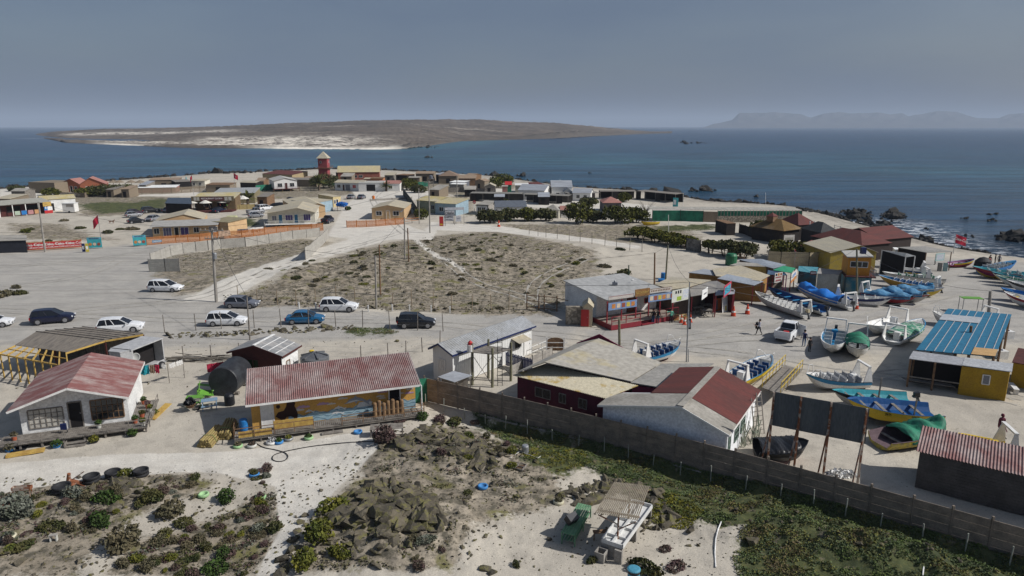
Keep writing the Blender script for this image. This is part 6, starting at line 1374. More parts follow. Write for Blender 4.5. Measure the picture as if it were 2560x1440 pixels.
# water tower platform behind the wall
pt = [(1180,925),(1222,905),(1232,960),(1275,922)]; t = thing('tank_platform', 'rickety log platform with ladder and red topped can before the white building', 'platform'); C4 = [P(x,y,0) for x,y in ((1181,962),(1221,945),(1231,968),(1277,953))]
tops_ = [(1179,858),(1217,848),(1229,870),(1266,856)]; TP = []
for c, tp in zip(C4, tops_):
 z = zat(c, *tp); MB().tube((c.x,c.y,0),(c.x+.03,c.y,z),.12,.10,8).build('log_post', mat('green_grey_log',(.17,.165,.10),.9,(.12,.11,.08),scale=3), t); TP.append(Vector((c.x,c.y,3.0)))
m = MB(); cc = sum(TP, Vector())/4
for k in range(14): a, b = TP[0].lerp(TP[1],k/13), TP[2].lerp(TP[3],k/13); m.beam(a+(a-b)*.08, b+(b-a)*.08, .13,.05)
m.beam(TP[0],TP[1],.1,.12); m.beam(TP[2],TP[3],.1,.12); m.build('platform_floor', wood_grey, t); m = MB(); m.beam((C4[0].x,C4[0].y,.2),(C4[2].x,C4[2].y,2.8),.04,.04); m.beam((C4[2].x,C4[2].y,.2),(C4[0].x,C4[0].y,2.8),.04,.04); m.beam((C4[3].x,C4[3].y,.6),(C4[1].x,C4[1].y,2.6),.04,.04); m.build('brace', wood_grey, t)
c = P(1250,965,0); m = MB(); m.beam((c.x-.2,c.y,0),(c.x-.22,c.y+.2,4.3),.05,.05); m.beam((c.x+.2,c.y,0),(c.x+.18,c.y+.2,4.3),.05,.05)
for k in range(12): z = .3+k*.33; m.beam((c.x-.2,c.y+.05,z),(c.x+.2,c.y+.05,z),.03,.03)
m.build('ladder', blackp, t)
t2 = thing('paint_can', 'white can with red cap on the log platform post', 'can', TP[0]+Vector((-.15,.1,.06))); MB().lathe([(.28,0),(.28,.6)],14).build('can', white, t2); MB().lathe([(.22,.6),(.2,.8),(.05,.95)],14).build('cap', redp, t2)
t = thing('oval_sign', 'round topped brown board sign held between white posts', 'sign', G(1388,885)); m = MB(); n = 16
m.prism([(-.8,0,.35)]+[(.8*math.cos(math.pi-k*math.pi/n)*1.0,0,1.35+.35*math.sin(k*math.pi/n)) for k in range(n+1)]+[(.8,0,.35)],(0,.05,0)); m.build('board', wood_brown, t)
for x in (-.85,.85): MB().box(x-.06,x+.06,-.06,.06,0,1.75).build('post', white, t)
m = MB(); m.beam((-1.2,-.05,.7),(1.2,-.05,.7),.03,.06); m.beam((-1.2,-.05,1.2),(1.2,-.05,1.2),.03,.06); m.build('rail', white_old, t)
m = MB(); railing(m, [tuple(G(1330,890)[:2]), tuple(G(1375,872)[:2]), tuple(G(1395,885)[:2])], 0, 1.0, 1.5, t=.05); tag(m.build('railing', white_old), 'white pipe railing beside the oval board sign', 'railing')
m = MB(); pts = [tuple(G(x,y)[:2]) for x, y in ((1355,920),(1400,890),(1420,870))]
fence('low weathered panel fence between the white building and the hip roofed house', [G(1278,940),G(1330,915),G(1380,893)], 1.0, 'panel', conc, conc, 1.8)
# post fences and poles
postfence('wire fence on tall thin posts along the near edge of the gravel road', [(412,832),(490,826),(554,822),(636,820),(703,818),(772,816),(840,818),(907,818),(975,824),(1044,826),(1108,828)], 2.05)
postfence('wire fence on thin posts between the gravel road and the scrubland', [(596,752),(644,760),(694,762),(741,765),(790,762),(840,752),(888,752),(982,772),(1030,765),(1083,772),(1130,775),(1180,775),(1228,775),(1272,775)], 2.0, mat('pale_brown_post',(.26,.20,.13)))
postfence('wire fence of short posts running towards the long white building', [(460,905),(529,900),(600,895),(903,905),(971,899),(1015,890),(1056,880),(1100,862)], 1.6)
postfence('wire fence on grey posts dividing the scrubland from the pale lot', [(1323,586),(1345,590),(1365,593),(1393,597),(1423,603),(1450,606),(1480,610),(1512,615),(1541,620),(1574,626),(1605,630)], 2.3)
for i, (x, y) in enumerate(((748,772),(790,773),(921,780),(981,778),(1024,779),(1078,780),(1125,783))):
 p = G(x, y); o = MB().box(-.07,.07,-.07,.07,-.1,.85).build('bollard', white, loc=p); tag(o, 'short white wooden marker post at the edge of the scrubland', 'marker post', 'white marker posts along the road')
u1, U1 = pole((541,755),(529,570),.2,.13,'tall grey utility pole with transformer and double crossarm', conc, ((.97,3.0,0),(.86,1.8,0)))
MB().lathe([(.2,0),(.24,.05),(.24,.7),(.15,.8)],12,(.45,-.1,5.6)).build('transformer', steel, u1)
u2, U2 = pole((1075,582),(1072,452),.16,.11,'utility pole at the fork of the pale tracks', conc, ((.97,1.8,0),))
u3, U3 = pole((113,630),(96,505),.18,.12,'leaning utility pole behind the long red banner fence', conc)
u4, U4 = pole((625,850),(617,742),.09,.06,'thin bare pole beside the grey hatchback', wood_grey)
u5, U5 = pole((941,772),(938,640),.13,.1,'left one of the twin poles in the scrubland', conc); u6, U6 = pole((951,738),(948,612),.11,.09,'right darker one of the twin poles in the scrubland', wood_brown)
pole((1012,652),(1011,545),.12,.1,'taller pale pole of the pair beside the forked track', conc); pole((1022,655),(1019,570),.1,.09,'shorter dark post of the pair beside the forked track', wood_brown)
u7, U7 = pole((1636,714),(1637,632),.13,.1,'dark pole behind the restaurant roof with a wire bracket', wood_brown); u8, U8 = pole((1664,700),(1670,612),.13,.1,'leaning wooden pole beside the blue barrel behind the restaurant', mat('green_grey_log',(.17,.165,.1)))
pole((1572,702),(1572,663),.1,.08,'short dark green post behind the grey restaurant roof', mat('dark_green',(.03,.06,.04)))
pole((1549,864),(1548,798),.14,.12,'stubby wooden pole rising behind the maroon parapet', mat('green_grey_log',(.17,.165,.1)))
u9, U9 = pole((1716,905),(1724,705),.07,.05,'tall slim steel lamp pole standing in front of the traffic cones', steel); pole((1721,905),(1721,873),.05,.04,'short thin post beside the tall slim steel pole', steel, name='post', cat='post')
u10, U10 = pole((2143,752),(2142,622),.14,.1,'wooden pole with blue box in front of the orange tower', mat('green_grey_log',(.17,.165,.1))); MB().box(-.3,.3,-.25,.25,6.2,7.0).build('transformer', navy, u10)
u11, U11 = pole((2472,785),(2476,727),.2,.16,'thick grey pole behind the blue shade roof', conc)
pole((1143,525),(1142,440),.12,.1,'bare pole behind the camping sign', conc); pole((1048,560),(1047,470),.1,.08,'slim pole by the green netting of the campsite', conc)
pole((1905,530),(1905,512),.06,.05,'white lamp post on the sea wall', white, name='lamp_post', cat='lamp post'); pole((1708,515),(1708,483),.07,.05,'white post beside the turquoise notice board', white, name='post', cat='post')
for x, s in ((2022,'left one of two white poles before the black hipped hall'),(2034,'right one of two white poles before the black hipped hall')): pole((x,606),(x+3,553),.1,.09,s,white,name='flag_pole',cat='flagpole')
pole((1672,595),(1671,537),.06,.05,'thin white pole with solar panel beside the track', white, name='lamp_post', cat='lamp post')
pole((1400,470),(1400,447),.05,.04,'thin mast among the roofs near the shore', white, name='mast', cat='mast'); pole((1915,540),(1914,482),.04,.03,'thin tall mast behind the sea wall', white, name='mast', cat='mast')
for a, b, s in ((U1,U3,1.2),(U1,U5,.8),(U5,U7,1.0),(U2,U6,.8),(U7,U8,.1),(U8,U10,1.0),(U10,U11,1.2),(U4,U1,.4),(U1,U3+Vector((-30,-18,0)),1.5),(U5,U9,1.6),(U9,U8,.7),(U9,U11,2.0),(U9+Vector((0,0,-.6)),U10,1.6),(U3,U3+Vector((-40,6,0)),1.2),(U2,U1,1.3)): wire(a, b, s)
def flag(b, top, fl, label, sz=1.2, wind=-.1, mt=None, txt=None):
 p = G(*b); z = zat(p, *top); t = thing('flag', label, 'flag', p); MB().tube((0,0,0),(0,0,z-p.z),.05,.035,6).build('pole', steel, t); n = 12; V = []; h0 = z-p.z
 for i in range(n+1):
  for j in range(6):
   u = i/n; V.append((fl*(u*sz), .10*math.sin(u*7+j*.5), h0-.1-j*.2*sz*.75-u*sz*(.35 if wind else .6)))
 m = MB().add(V, [(i*6+j,i*6+j+1,(i+1)*6+j+1,(i+1)*6+j) for i in range(n) for j in range(5)]); o = m.build('cloth', mt or mat('red_flag',(.48,.02,.05),.8), t); o.modifiers.new('s','SOLIDIFY').thickness = .01
 if txt: text(txt, sz*.30, white, (fl*sz*.5,-.14,h0-.1-sz*.52), (math.pi/2, .3 if fl > 0 else -.3, 0), t)
flag((253,600),(245,535),-.55,'tattered red flag on a pole by the teal menu board',2.2,0); flag((590,500),(582,432),.6,'small red flag above the restaurant roof',2.0,1,txt='C'); flag((485,490),(480,436),-.4,'small red flag at the beach bar behind the cane fence',1.8,0)
flag((1842,702),(1836,655),.55,'ragged red flag on the tan stall roof',1.7,0); flag((1982,665),(1984,620),.5,'red flag behind the green roofed stall',1.5,0); flag((2383,634),(2388,584),1,'red flag with white lettering flying at the beach end',2.0,1,txt='Coca-Cola')
# concrete panel walls in the middle distance
fence('pale concrete panel wall of the empty middle lot, side facing the houses', [G(427,640),G(458,633),G(490,629),G(521,626),G(553,621),G(614,617),G(673,608),G(732,598),G(800,590)], 1.75, 'panel', mat('pale_panel',(.36,.345,.31),.9,(.30,.285,.255),scale=1), conc, 3.0)
fence('pale concrete panel wall ending at the track fork', [G(764,650),G(820,597)], 2.0, 'panel', mat('pale_panel',(.36,.345,.31)), conc, 2.0)
fence('pale concrete panel wall running back from the lot corner', [G(378,660),G(427,640)], 1.75, 'panel', mat('pale_panel',(.36,.345,.31)), conc, 1.6); fence('short two bay concrete panel wall alone on the gravel', [G(374,680),G(414,679),G(450,678)], 2.0, 'panel', mat('grey_panel',(.28,.275,.25),.9,(.23,.225,.21),scale=1), conc, 3.0)
# gate and stone pillar by the restaurant
t = thing('gate', 'rustic pole gate across the sandy lot entrance', 'gate'); ga, gb, gc = G(1317,773), G(1392,779), G(1420,782); m = MB()
for p in (ga, ga.lerp(gb,.4), ga.lerp(gb,.58), gb): MB().tube(p, p+Vector((0,0,2.0)), .08,.07,7).build('post', wood_brown, t)
for z in (.3,1.1,1.8): m.tube(ga+Vector((0,0,z)), gb+Vector((0,0,z-.05)), .05,.05,6)
m.tube(gb+Vector((0,0,1.7)), gc+Vector((0,0,1.5)), .05,.05,6); m.build('rail', wood_brown, t)
m = MB(); p = G(1443,812); m.box(-1.3,.9,0,.5,0,2.1); tag(m.build('stone_pillar', mat('rubble_stone',(.34,.30,.24),.95,(.16,.14,.11),scale=3.5,lo=.45,hi=.52), loc=p), 'short rubble stone wall with a leaning gate post beside the cream kiosk', 'wall')
# restaurant row
r, W, D = house('kiosk', 'small cream kiosk with red door and flat gabled roof', G(1453,818)+Vector((0,0,0)), G(1483,820), depth=2.4, he=2.35, hr=2.9, kind='gy', ov=.15, wall=cream, roof=fib_tan, ops=[('f',.22,.8,.1,2.0,'door',redp,redp)])
A, B = P(1519,751,3.1), P(1679,729,3.1)
r, W, D = house('restaurant', 'white walled restaurant with wide grey sheet roof and red veranda', A, B, depth=9.5, he=3.1, hr=3.5, kind='mono', wall=white_old, roof=mat('pale_zinc_roof',(.36,.36,.35),.6,(.30,.30,.29),scale=.3,stretch=(1,.5,1)), base=.4, off=2.2, ov=.2, ops=[('f',.56,1.1,.45,2.5,'door',wood_red,mat('red_brown_door',(.18,.05,.02),.7)),('f',.82,.5,1.4,2.0,'window',redp,dark,0)])
rd = paint('maroon_red_paint',(.22,.025,.035)); rst = r
m = MB(); m.box(-.3,W*.42,-1.3,2.4,.0,.55); m.box(W*.62,W+.2,-1.3,2.4,.0,.55); m.box(W*.42,W*.62,-.6,2.4,0,.55); m.build('veranda_base', rd, r); m = MB(); m.box(W*.43,W*.61,-1.0,-.6,0,.36); m.box(W*.43,W*.61,-1.35,-1.0,0,.18); m.build('step', rd, r)
m = MB(); planks(m, -.2, W+.1, -1.25, 2.3, .58, .2, .01, 'x'); m.build('veranda_floor', mat('veranda_tile',(.30,.24,.20)), r)
m = MB(); railing(m, [(-.2,-1.2),(W*.41,-1.2)], .58, .9, 1.6, t=.07); railing(m, [(W*.63,-1.2),(W+.1,-1.2)], .58, .9, 1.6, t=.07); m.build('railing', rd, r)
for x in (-.15,W*.2,W*.42,W*.62,W*.8,W+.1): MB().box(x-.06,x+.06,-.25,-.13,.58,3.05).build('post', rd, r)
def on(root, label, x0, x1, y, z0, z1, mt, blocks=(), words=(), name='sign', cat='sign'):
 t = thing(name, label, cat); t.matrix_world = root.matrix_basis @ Matrix.Translation((x0,y,0)); w = x1-x0; MB().box(0,w,0,.05,z0,z1).build('board', mt, t)
 for a,b,c,d,mm in blocks: MB().box(w*a,w*b,-.012,0,z0+(z1-z0)*c,z0+(z1-z0)*d).build('picture', mm, t)
 for s,fx,fz,sz,mm,ft in words: text(s, sz*(z1-z0), mm, (w*fx,-.016,z0+(z1-z0)*fz), (math.pi/2,0,0), t, fit=ft*w if ft else None)
 return t
food = [mat('food_orange',(.5,.2,.05)), mat('food_cream',(.6,.5,.38)), mat('food_red',(.3,.08,.05)), mat('food_yellow',(.55,.45,.08))]; bbm = mat('banner_blue',(.14,.22,.40),.7,(.20,.28,.42),scale=2)
on(r, 'blue banner with five food plates on the left of the restaurant front', -.1, W*.42, -.35, 2.0, 2.85, bbm, [(.12+k*.17,.24+k*.17,.22,.8,food[k%4]) for k in range(5)])
on(r, 'blue banner with six food plates on the right of the restaurant front', W*.60, W*1.03, -.35, 2.3, 3.15, bbm, [(.05+k*.155,.17+k*.155,.2,.8,food[(k+1)%4]) for k in range(6)])
on(r, 'carved brown wooden RESTAURANT sign on the roof edge', W*.39, W*.62, -.3, 3.15, 4.0, mat('carved_wood',(.25,.13,.045),.8,(.17,.09,.03),scale=3), (), [('RESTAURANT',.5,.5,.45,mat('gold_letter',(.50,.33,.10)),.88)])
on(r, 'white picket parapet left of the wooden RESTAURANT sign', 0, W*.38, -.2, 3.15, 3.55, mat('off_white_board',(.5,.46,.42)), [(0,1,.9,1,rd)], name='parapet', cat='parapet'); on(r, 'white lettered parapet board right of the wooden RESTAURANT sign', W*.63, W*.98, -.2, 3.3, 3.8, mat('off_white_board',(.5,.46,.42)), [(0,1,.9,1,wood_brown)]+[(.06+k*.075,.10+k*.075,.3,.65,wood_brown) for k in range(12)])
t, _ = canopy('tan flat roofed store behind the restaurant signs', [(1680,723,3.2),(1636,711,3.2),(1678,692,3.2),(1778,700,3.3),(1722,717,3.3)], fib_tan, wall=mat('dim_wall',(.12,.09,.07)), inset=.05)
t, ins = canopy('grey weathered stall canopy with dark open front', [(1727,741,2.6),(1724,718,3.1),(1748,705,3.2),(1793,702,3.2),(1838,724,2.9),(1787,731,2.7)], mat('weathered_sheet',(.24,.225,.20),.8,(.17,.165,.16),scale=.8), post=rd, inset=.07, back=(1,2,3), side=wood_red, wall=None)
board('large white menu board with green circle above the open stall', (1681,727), (1724,718), 2.7, 4.1, mat('menu_white',(.55,.56,.50)), [(.28,.55,.08,.42,mat('menu_green',(.30,.42,.05))),(.62,.95,.15,.9,mat('menu_print',(.38,.42,.52),.8,(.55,.56,.52),scale=9)),(.18,.27,.68,.9,cblack),(.32,.40,.66,.92,cblack),(.45,.53,.66,.92,cblack),(.05,.12,.3,.6,mat('menu_print',(.4,.4,.5)))])
board('small white sign with a diver drawing on the grey stall canopy', (1756,727), (1770,717), 2.7, 3.8, white_old, [(.3,.8,.4,.55,cgrey)]); board('red framed turquoise picture board on the corner stall roof', (1811,716), (1829,702), 2.6, 4.0, mat('board_red',(.40,.05,.08)), [(.08,.92,.15,.82,mat('picture_turquoise',(.05,.35,.42),.8,(.02,.12,.25),scale=3))])
canopy('corner stall with zinc roof and red fascia', [(1788,738,2.7),(1790,728,2.8),(1815,716,2.9),(1838,724,2.8),(1836,734,2.6)], zinc, post=rd)
canopy('long curved zinc awning sheltering tables', [(1793,696,3.1),(1818,685,3.2),(1909,703,2.7),(1885,713,2.6)], mat('blue_grey_zinc',(.26,.29,.33),.6,(.21,.23,.26),scale=.4), post=rd, back=(0,1), side=mat('ochre_ply',(.32,.17,.05)))
canopy('ochre plywood store with low grey roof', [(1792,689,2.8),(1720,681,2.8),(1760,672,2.9),(1822,682,2.9)], zinc, wall=mat('ochre_ply',(.32,.17,.05)))
canopy('wide tan fibre roof behind the curved awning', [(1790,690,3.0),(1780,672,3.1),(1850,663,3.2),(1925,688,2.9),(1900,702,2.8)], fib_tan, wall=mat('ochre_ply',(.3,.16,.05)), inset=.08)
canopy('low beige shed with yellow end wall', [(1823,663,3.0),(1850,655,3.1),(1925,660,3.0),(1919,667,2.9)], fib_grey, wall=mat('pale_yellow_wall',(.48,.36,.10)))
canopy('grey gabled shed roof below the panel wall', [(1934,671,2.9),(1845,648,3.1),(1902,647,3.3),(1966,662,2.9)], mat('blue_grey_zinc',(.26,.29,.33)), wall=mat('dim_wall',(.12,.09,.07)))
canopy('stall with bright green sheet roof', [(1979,682,2.7),(1932,675,2.9),(1958,664,3.0),(1989,670,2.8)], mat('green_sheet',(.03,.25,.13),.6), post=rd, back=(1,), side=mat('dim_wall',(.1,.1,.1)))
canopy('stall shaded by drooping blue netting', [(1968,688,2.5),(1918,686,2.5),(1920,675,2.9),(1962,681,2.8)], mat('blue_net',(.06,.11,.18),.9), post=mat('purple_post',(.2,.03,.12)))
canopy('turquoise stall with striped roof and glass sides', [(2042,684,2.8),(1995,677,2.8),(1997,665,3.0),(2046,668,3.0)], mat('teal_stripes',(.03,.20,.26),.7,(.12,.28,.32),scale=1.2,stretch=(6,.1,1)), wall=mat('teal_wall',(.02,.10,.13),.5,(.05,.06,.06),scale=1))
canopy('pale stall with blue bunting under the orange tower', [(2097,686,2.7),(2042,684,2.7),(2048,670,3.0),(2107,676,2.9)], mat('grey_lined_roof',(.33,.31,.28),.9,(.22,.21,.2),scale=1,stretch=(1,5,1)), wall=mat('pale_stall_wall',(.38,.37,.32)))
board('white menu sign with round logos on the blue netting stall', (1938,683), (1957,680), 2.2, 3.5, mat('sign_white',(.58,.55,.50)), [(.1,.3,.7,.92,cblack),(.38,.6,.68,.95,food[0]),(.7,.92,.7,.92,food[2]),(.1,.9,.45,.6,mat('sign_print',(.3,.1,.1))),(.15,.85,.12,.3,mat('sign_print',(.3,.1,.1)))])
board('tilted white and orange sign beside the green roofed stall', (1979,686), (1993,672), 2.4, 3.6, mat('sign_white',(.6,.6,.6)), [(0,1,0,.3,food[0]),(.2,.8,.5,.8,bbm)]); board('small dark sign on the turquoise stall', (2026,678), (2042,678), 2.7, 3.2, wood_red, [(.1,.9,.3,.7,mat('sign_print2',(.35,.3,.3)))])
board('leaning white price board at the stall corner', (1809,744), (1822,741), .0, 1.9, white_old, [(.1,.9,.5,.9,mat('menu_print',(.4,.4,.5))),(.5,.8,.1,.4,food[3])], tilt=-.1)
board('orange bordered rack of boards beside the price board', (1787,748), (1806,746), .0, 1.5, mat('rack_orange',(.5,.13,.03)), [(.05,.5,.1,.9,cgrey)], tilt=-.08)
a, rz_, W_, D_ = frame3(P(2118,689,2.6), P(2180,692,2.6), depth=3.8)
t = thing('lookout_tower', 'orange two storey lookout tower with long window and teal base', 'tower', (a.x,a.y,0), rz_); og = mat('orange_wall',(.52,.22,.02),.7,(.46,.19,.02),scale=1)
MB().box(0,W_,0,D_,0,2.5).build('base', mat('teal_mural',(.02,.16,.22),.7,(.22,.26,.22),scale=.8), t); MB().box(-.3,W_+.4,-.5,D_,2.5,2.62).build('balcony', wood_red, t); m = MB(); railing(m, [(W_*.85,-.45),(W_+.35,-.45),(W_+.35,D_)], 2.62, .95, .35, t=.04); m.build('railing', steel, t)
MB().box(0,W_*.92,.3,D_,2.62,5.1).build('upper_wall', og, t); m = MB(); roofslab(m, [(-.25,.0,5.15),(W_*.97,.0,5.35),(W_*.97,D_+.2,5.5),(-.25,D_+.2,5.3)], .14); m.build('roof', mat('tower_roof',(.42,.41,.38),.8), t)
m = MB(); x0_, x1_ = W_*.1, W_*.8
for z in (3.75,4.5): m.beam((x0_,.27,z),(x1_,.27,z),.07,.07)
for k in range(4): x = x0_+(x1_-x0_)*k/3; m.beam((x,.27,3.75),(x,.27,4.5),.07,.06)
f = m.build('window', white, t); MB().box(x0_,x1_,.28,.295,3.75,4.5).build('pane', glass(), f)
house('yellow_hall', 'mustard hall with pale ribbed gable roof behind the orange tower', P(2076,632,3.2), P(2196,634,3.0), depth=9, he=3.2, hr=4.3, kind='gy', fx=.62, wall=mat('mustard_wall',(.34,.25,.04),.8,(.29,.22,.06),scale=1), roof=mat('ribbed_pale_roof',(.42,.38,.28),.8,(.34,.31,.25),scale=1,stretch=(4,.3,1)), ov=.2)
t, _ = canopy('white garage front with grey painted panel', [(2265,643,3.0),(2202,625,3.6),(2266,633,3.6),(2290,640,3.2)], white_old, wall=None, post=white, back=(1,), side=dark, name='garage')
house('garage_wall', 'white painted wall bay with a framed picture beside the silver sedan', G(2232,668), G(2262,668), depth=1.0, he=2.8, hr=3.0, kind='mono', wall=white_old, roof=white_old, ov=.05, cat='building', ops=[('f',.5,1.6,.9,2.4,'window',cgrey,cgrey,0)])
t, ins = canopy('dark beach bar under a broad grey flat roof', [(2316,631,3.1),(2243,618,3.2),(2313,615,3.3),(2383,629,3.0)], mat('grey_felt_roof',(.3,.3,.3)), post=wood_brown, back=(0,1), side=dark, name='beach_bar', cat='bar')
board('pale turquoise menu board hanging at the beach bar', (2341,634), (2363,632), 1.7, 2.9, mat('menu_mint',(.35,.50,.48)), [(.1,.9,.15,.85,mat('menu_print',(.4,.4,.5)))])
for x, s, mm in ((2352,'grey topped sandwich board left of the mint one',conc),(2366,'mint sandwich board standing by the bar corner',mat('menu_mint',(.3,.5,.5)))): board(s, (x-7,657), (x+5,658), 0, 1.3, mm, tilt=-.15)
house('beach_restaurant', 'long maroon hipped restaurant on dark walls above the shore', P(2155,614,2.8), P(2232,607,2.8), BR=None, depth=11, he=2.8, hr=4.6, kind='hip', wall=mat('dark_brown_wall',(.035,.025,.022),.9), roof=roof_maroon, ov=.3)
house('beach_annex', 'rear maroon roofed wing reaching towards the sea', P(2200,600,2.9), P(2286,592,2.9), depth=9, he=2.9, hr=4.4, kind='gx', wall=mat('dark_brown_wall',(.03,.02,.02)), roof=roof_maroon, ov=.3)
sat_dish(P(2238,607,0)+Vector((0,-1,0)), .2, 'pale satellite dish on the dark wall of the maroon restaurant', .5, 1.6)
house('red_shed', 'low red gabled roof between the dark pavilion and the restaurant', P(1992,616,2.3), P(2060,628,2.3), P(2097,613,2.3), he=2.3, hr=3.1, kind='gx', wall=mat('dark_brown_wall',(.03,.02,.02)), roof=mat('faded_red_roof',(.24,.07,.06),.8,(.20,.08,.07),scale=.5), ov=.2)
dk = mat('black_timber',(.016,.013,.012),.9,(.03,.022,.018),scale=1)
house('pavilion', 'black timber pavilion with mustard and thatch hipped roof', P(1872,566,2.6), P(1960,579,2.6), P(2016,574,2.6), he=2.7, hr=4.4, kind='hip', wall=dk, roof=mat('mustard_thatch',(.14,.085,.03),.9,(.25,.19,.13),scale=.18), ov=.5)
house('pavilion_hall', 'maroon pyramid roofed hall behind the black pavilion', P(1942,553,3.0), P(1996,563,3.0), P(2016,555,3.0), he=3.0, hr=5.0, kind='pyr', wall=dk, roof=roof_maroon, ov=.2)
house('black_hall', 'black hipped hall with blue door right of the pavilion', P(2000,571,3.0), P(2052,582,3.0), P(2088,577,3.0), he=3.0, hr=4.6, kind='hip', wall=mat('charcoal_wall',(.04,.036,.036),.9), roof=mat('charcoal_roof',(.035,.038,.04),.9,(.055,.055,.055),scale=.6), ov=.2, ops=[('f',.8,.9,.2,2.0,'door',bluep,bluep)])
house('cupola', 'small square cupola on the pavilion roof', P(1914,549,4.2), P(1933,551,4.2), depth=2.0, he=4.9, hr=5.6, kind='pyr', wall=wood_brown, roof=roof_maroon, ov=.1, base=3.9, cat='cupola')
board('white picture board at the pavilion entrance', (1961,588), (1987,587), .6, 2.9, mat('sign_white',(.5,.5,.48)), [(.1,.9,.55,.8,mat('sign_print3',(.35,.33,.28))),(.1,.25,.1,.35,cgrey),(.35,.5,.1,.35,cgrey),(.6,.75,.1,.35,cgrey)])
house('black_store', 'plain black timber box store on the track side', G(1815,589), G(1838,588), depth=5, he=2.5, hr=2.6, kind='mono', wall=dk, roof=wood_brown, ov=.05)
fence('black stepped timber fence left of the pavilion', [G(1847,582),G(1862,586),G(1880,594)], 1.9, 'sheet', dk, dk, 2.0); fence('concrete panel wall behind the market stalls', [G(1918,668),G(1950,670),G(2020,672),G(2072,668)], 2.6, 'panel', mat('sand_panel',(.40,.34,.22),.9,(.33,.28,.19),scale=1), conc, 2.6)
fence('low dark post and rail fence along the flat topped hedge', [G(1585,592),G(1650,606),G(1710,622)], 1.2, 'rail', wood_brown, wood_brown, 3); fence('low dark post and rail fence below the dark trees', [G(1752,628),G(1810,642),G(1860,655)], 1.2, 'rail', wood_brown, wood_brown, 3)
fence('dark double gate with crossed boards between the tree rows', [G(1715,625),G(1750,632)], 2.2, 'sheet', mat('gate_grey',(.07,.065,.06),.9,(.2,.19,.17),scale=1.5), dk, 3.2, cat='gate', name='gate')
fence('handrail along the sea path beside the maroon restaurant', [G(2085,575),G(2130,590),G(2160,597)], 1.1, 'rail', steel, steel, 3)
for (x, y, mt, s) in ((1827,663,mat('green_tank',(.02,.13,.06),.5),'dark green water tank behind the grey stall roofs'),):
 t = thing('water_tank', s, 'water tank', G(x, y)); MB().lathe([(.9,0),(.9,1.6),(.7,1.9),(.1,2.0)],18).build('drum', mt, t)
for x, y, s, r_ in ((1658,697,'tall blue barrel standing by the leaning wooden pole',.35),(1653,704,'low blue tub beside the tall blue barrel',.45)):
 t = thing('barrel', s, 'barrel', G(x, y)); MB().lathe([(r_,0),(r_*1.05,.4),(r_,.9 if r_ < .4 else .4)],14).build('drum', bluep, t)
# cones, people, market things
def cone(px, py, s, label, big=False, grp=None):
 t = thing('traffic_cone', label, 'traffic cone', G(px,py), 0, grp); o = mat('cone_orange',(.55,.06,.02),.6)
 MB().box(-.22,.22,-.22,.22,0,.05).build('base', o, t); m = MB().lathe([(.17,.05),(.05,.9),(.01,.92)] if not big else [(.26,.05),(.24,.35),(.17,.38),(.15,.75),(.10,.8),(.08,1.1),(.02,1.12)], 14); m.build('cone', o, t); MB().lathe([(.125,.4),(.095,.58)] if not big else [(.20,.42),(.175,.6)], 14).build('band', white, t); t.scale = (s,s,s)
cone(1703,806,1,'left one of three red and white cones beside the slim pole'); cone(1711,811,1,'front one of three red and white cones beside the slim pole'); cone(1726,805,1,'right one of three red and white cones beside the slim pole')
cone(1833,790,1.1,'tall orange barrier cone nearer the price board',True); cone(1868,785,1.1,'tall orange barrier cone nearer the first boat',True); cone(2140,772,1.1,'orange barrier cone behind the boat outboard',True); cone(1247,567,1.3,'lone orange cone at the edge of the upper scrub',True)
jb = mat('dark_jeans',(.03,.06,.13)); bk = mat('black_cloth',(.012,.012,.014)); person(G(1632,810), .3, 'man in black jacket and blue jeans standing before the restaurant steps', bk, jb, h=1.75); person(G(1644,808), -.4, 'slim person in black jacket beside the man in blue jeans', bk, mat('slate_jeans',(.04,.07,.10)), h=1.65)
person(G(1677,807), .2, 'person in mint green top pointing towards the veranda', mat('mint_cloth',(.12,.42,.30)), bk, pose='point', h=1.65)
person(G(1897,837), -R(90)+0, 'person in pale shirt walking and carrying a dark jacket', mat('pale_shirt',(.42,.42,.48)), bk, pose='carry', h=1.72); person(G(2009,866), 2.8, 'person in jeans with dark backpack at the pickup door', mat('grey_shirt',(.4,.4,.42)), mat('light_jeans',(.13,.20,.32)), h=1.75, bag=navy); person(G(2023,879), .3, 'boy dressed in black standing beside the pickup', bk, bk, h=1.45)
p = G(1890,835); V, Fq = leafy([(0,0,1.0,.14,.12,.35)],60,.1,2); o = fastmesh('jacket', V+np.array(tuple(p)), Fq, bk); tag(o, 'dark jacket dangling from the walking person\'s hands', 'jacket')
for i, (px, py, s, sh) in enumerate(((2473,664,'person in dark top standing left among the beach group',bk),(2486,662,'person in black leaning by the blue boat on the beach',bk),(2496,662,'person in dark coat standing right in the beach group',cgrey),(2470,668,'person in red top in front of the black rubber boat',redp),(2337,662,'person in white shirt inside the beach bar',white))): person(G(px,py), i, s, sh, bk, h=1.7)
t = thing('boat_bench', 'yellow wooden boat shaped bench by the cones', 'bench', G(1702,802), .1); m = MB()
for k in range(4): m.beam((-.9+.1*k,-.3+.16*k,.2+.17*k),(.8-.05*k,-.3+.16*k,.2+.17*k),.14,.04)
m.build('slats', wood_yel, t); m = MB()
for x in (-.8,.7): m.beam((x,-.3,0),(x,.3,.8),.06,.08)
m.build('leg', wood_brown, t)
board('black chalk sandwich board beside the boat shaped bench', (1719,798), (1729,798), .0, 1.2, cblack, [(.15,.85,.2,.85,cgrey)], tilt=-.2)
for px, py, s in ((1745,783,'brown timber picnic bench under the grey canopy, left'),(1765,790,'brown timber picnic bench at the canopy front, right'),(1765,776,'dark timber table deep under the grey canopy')): picnic(G(px,py), .2, wood_grey, s, 1.1)
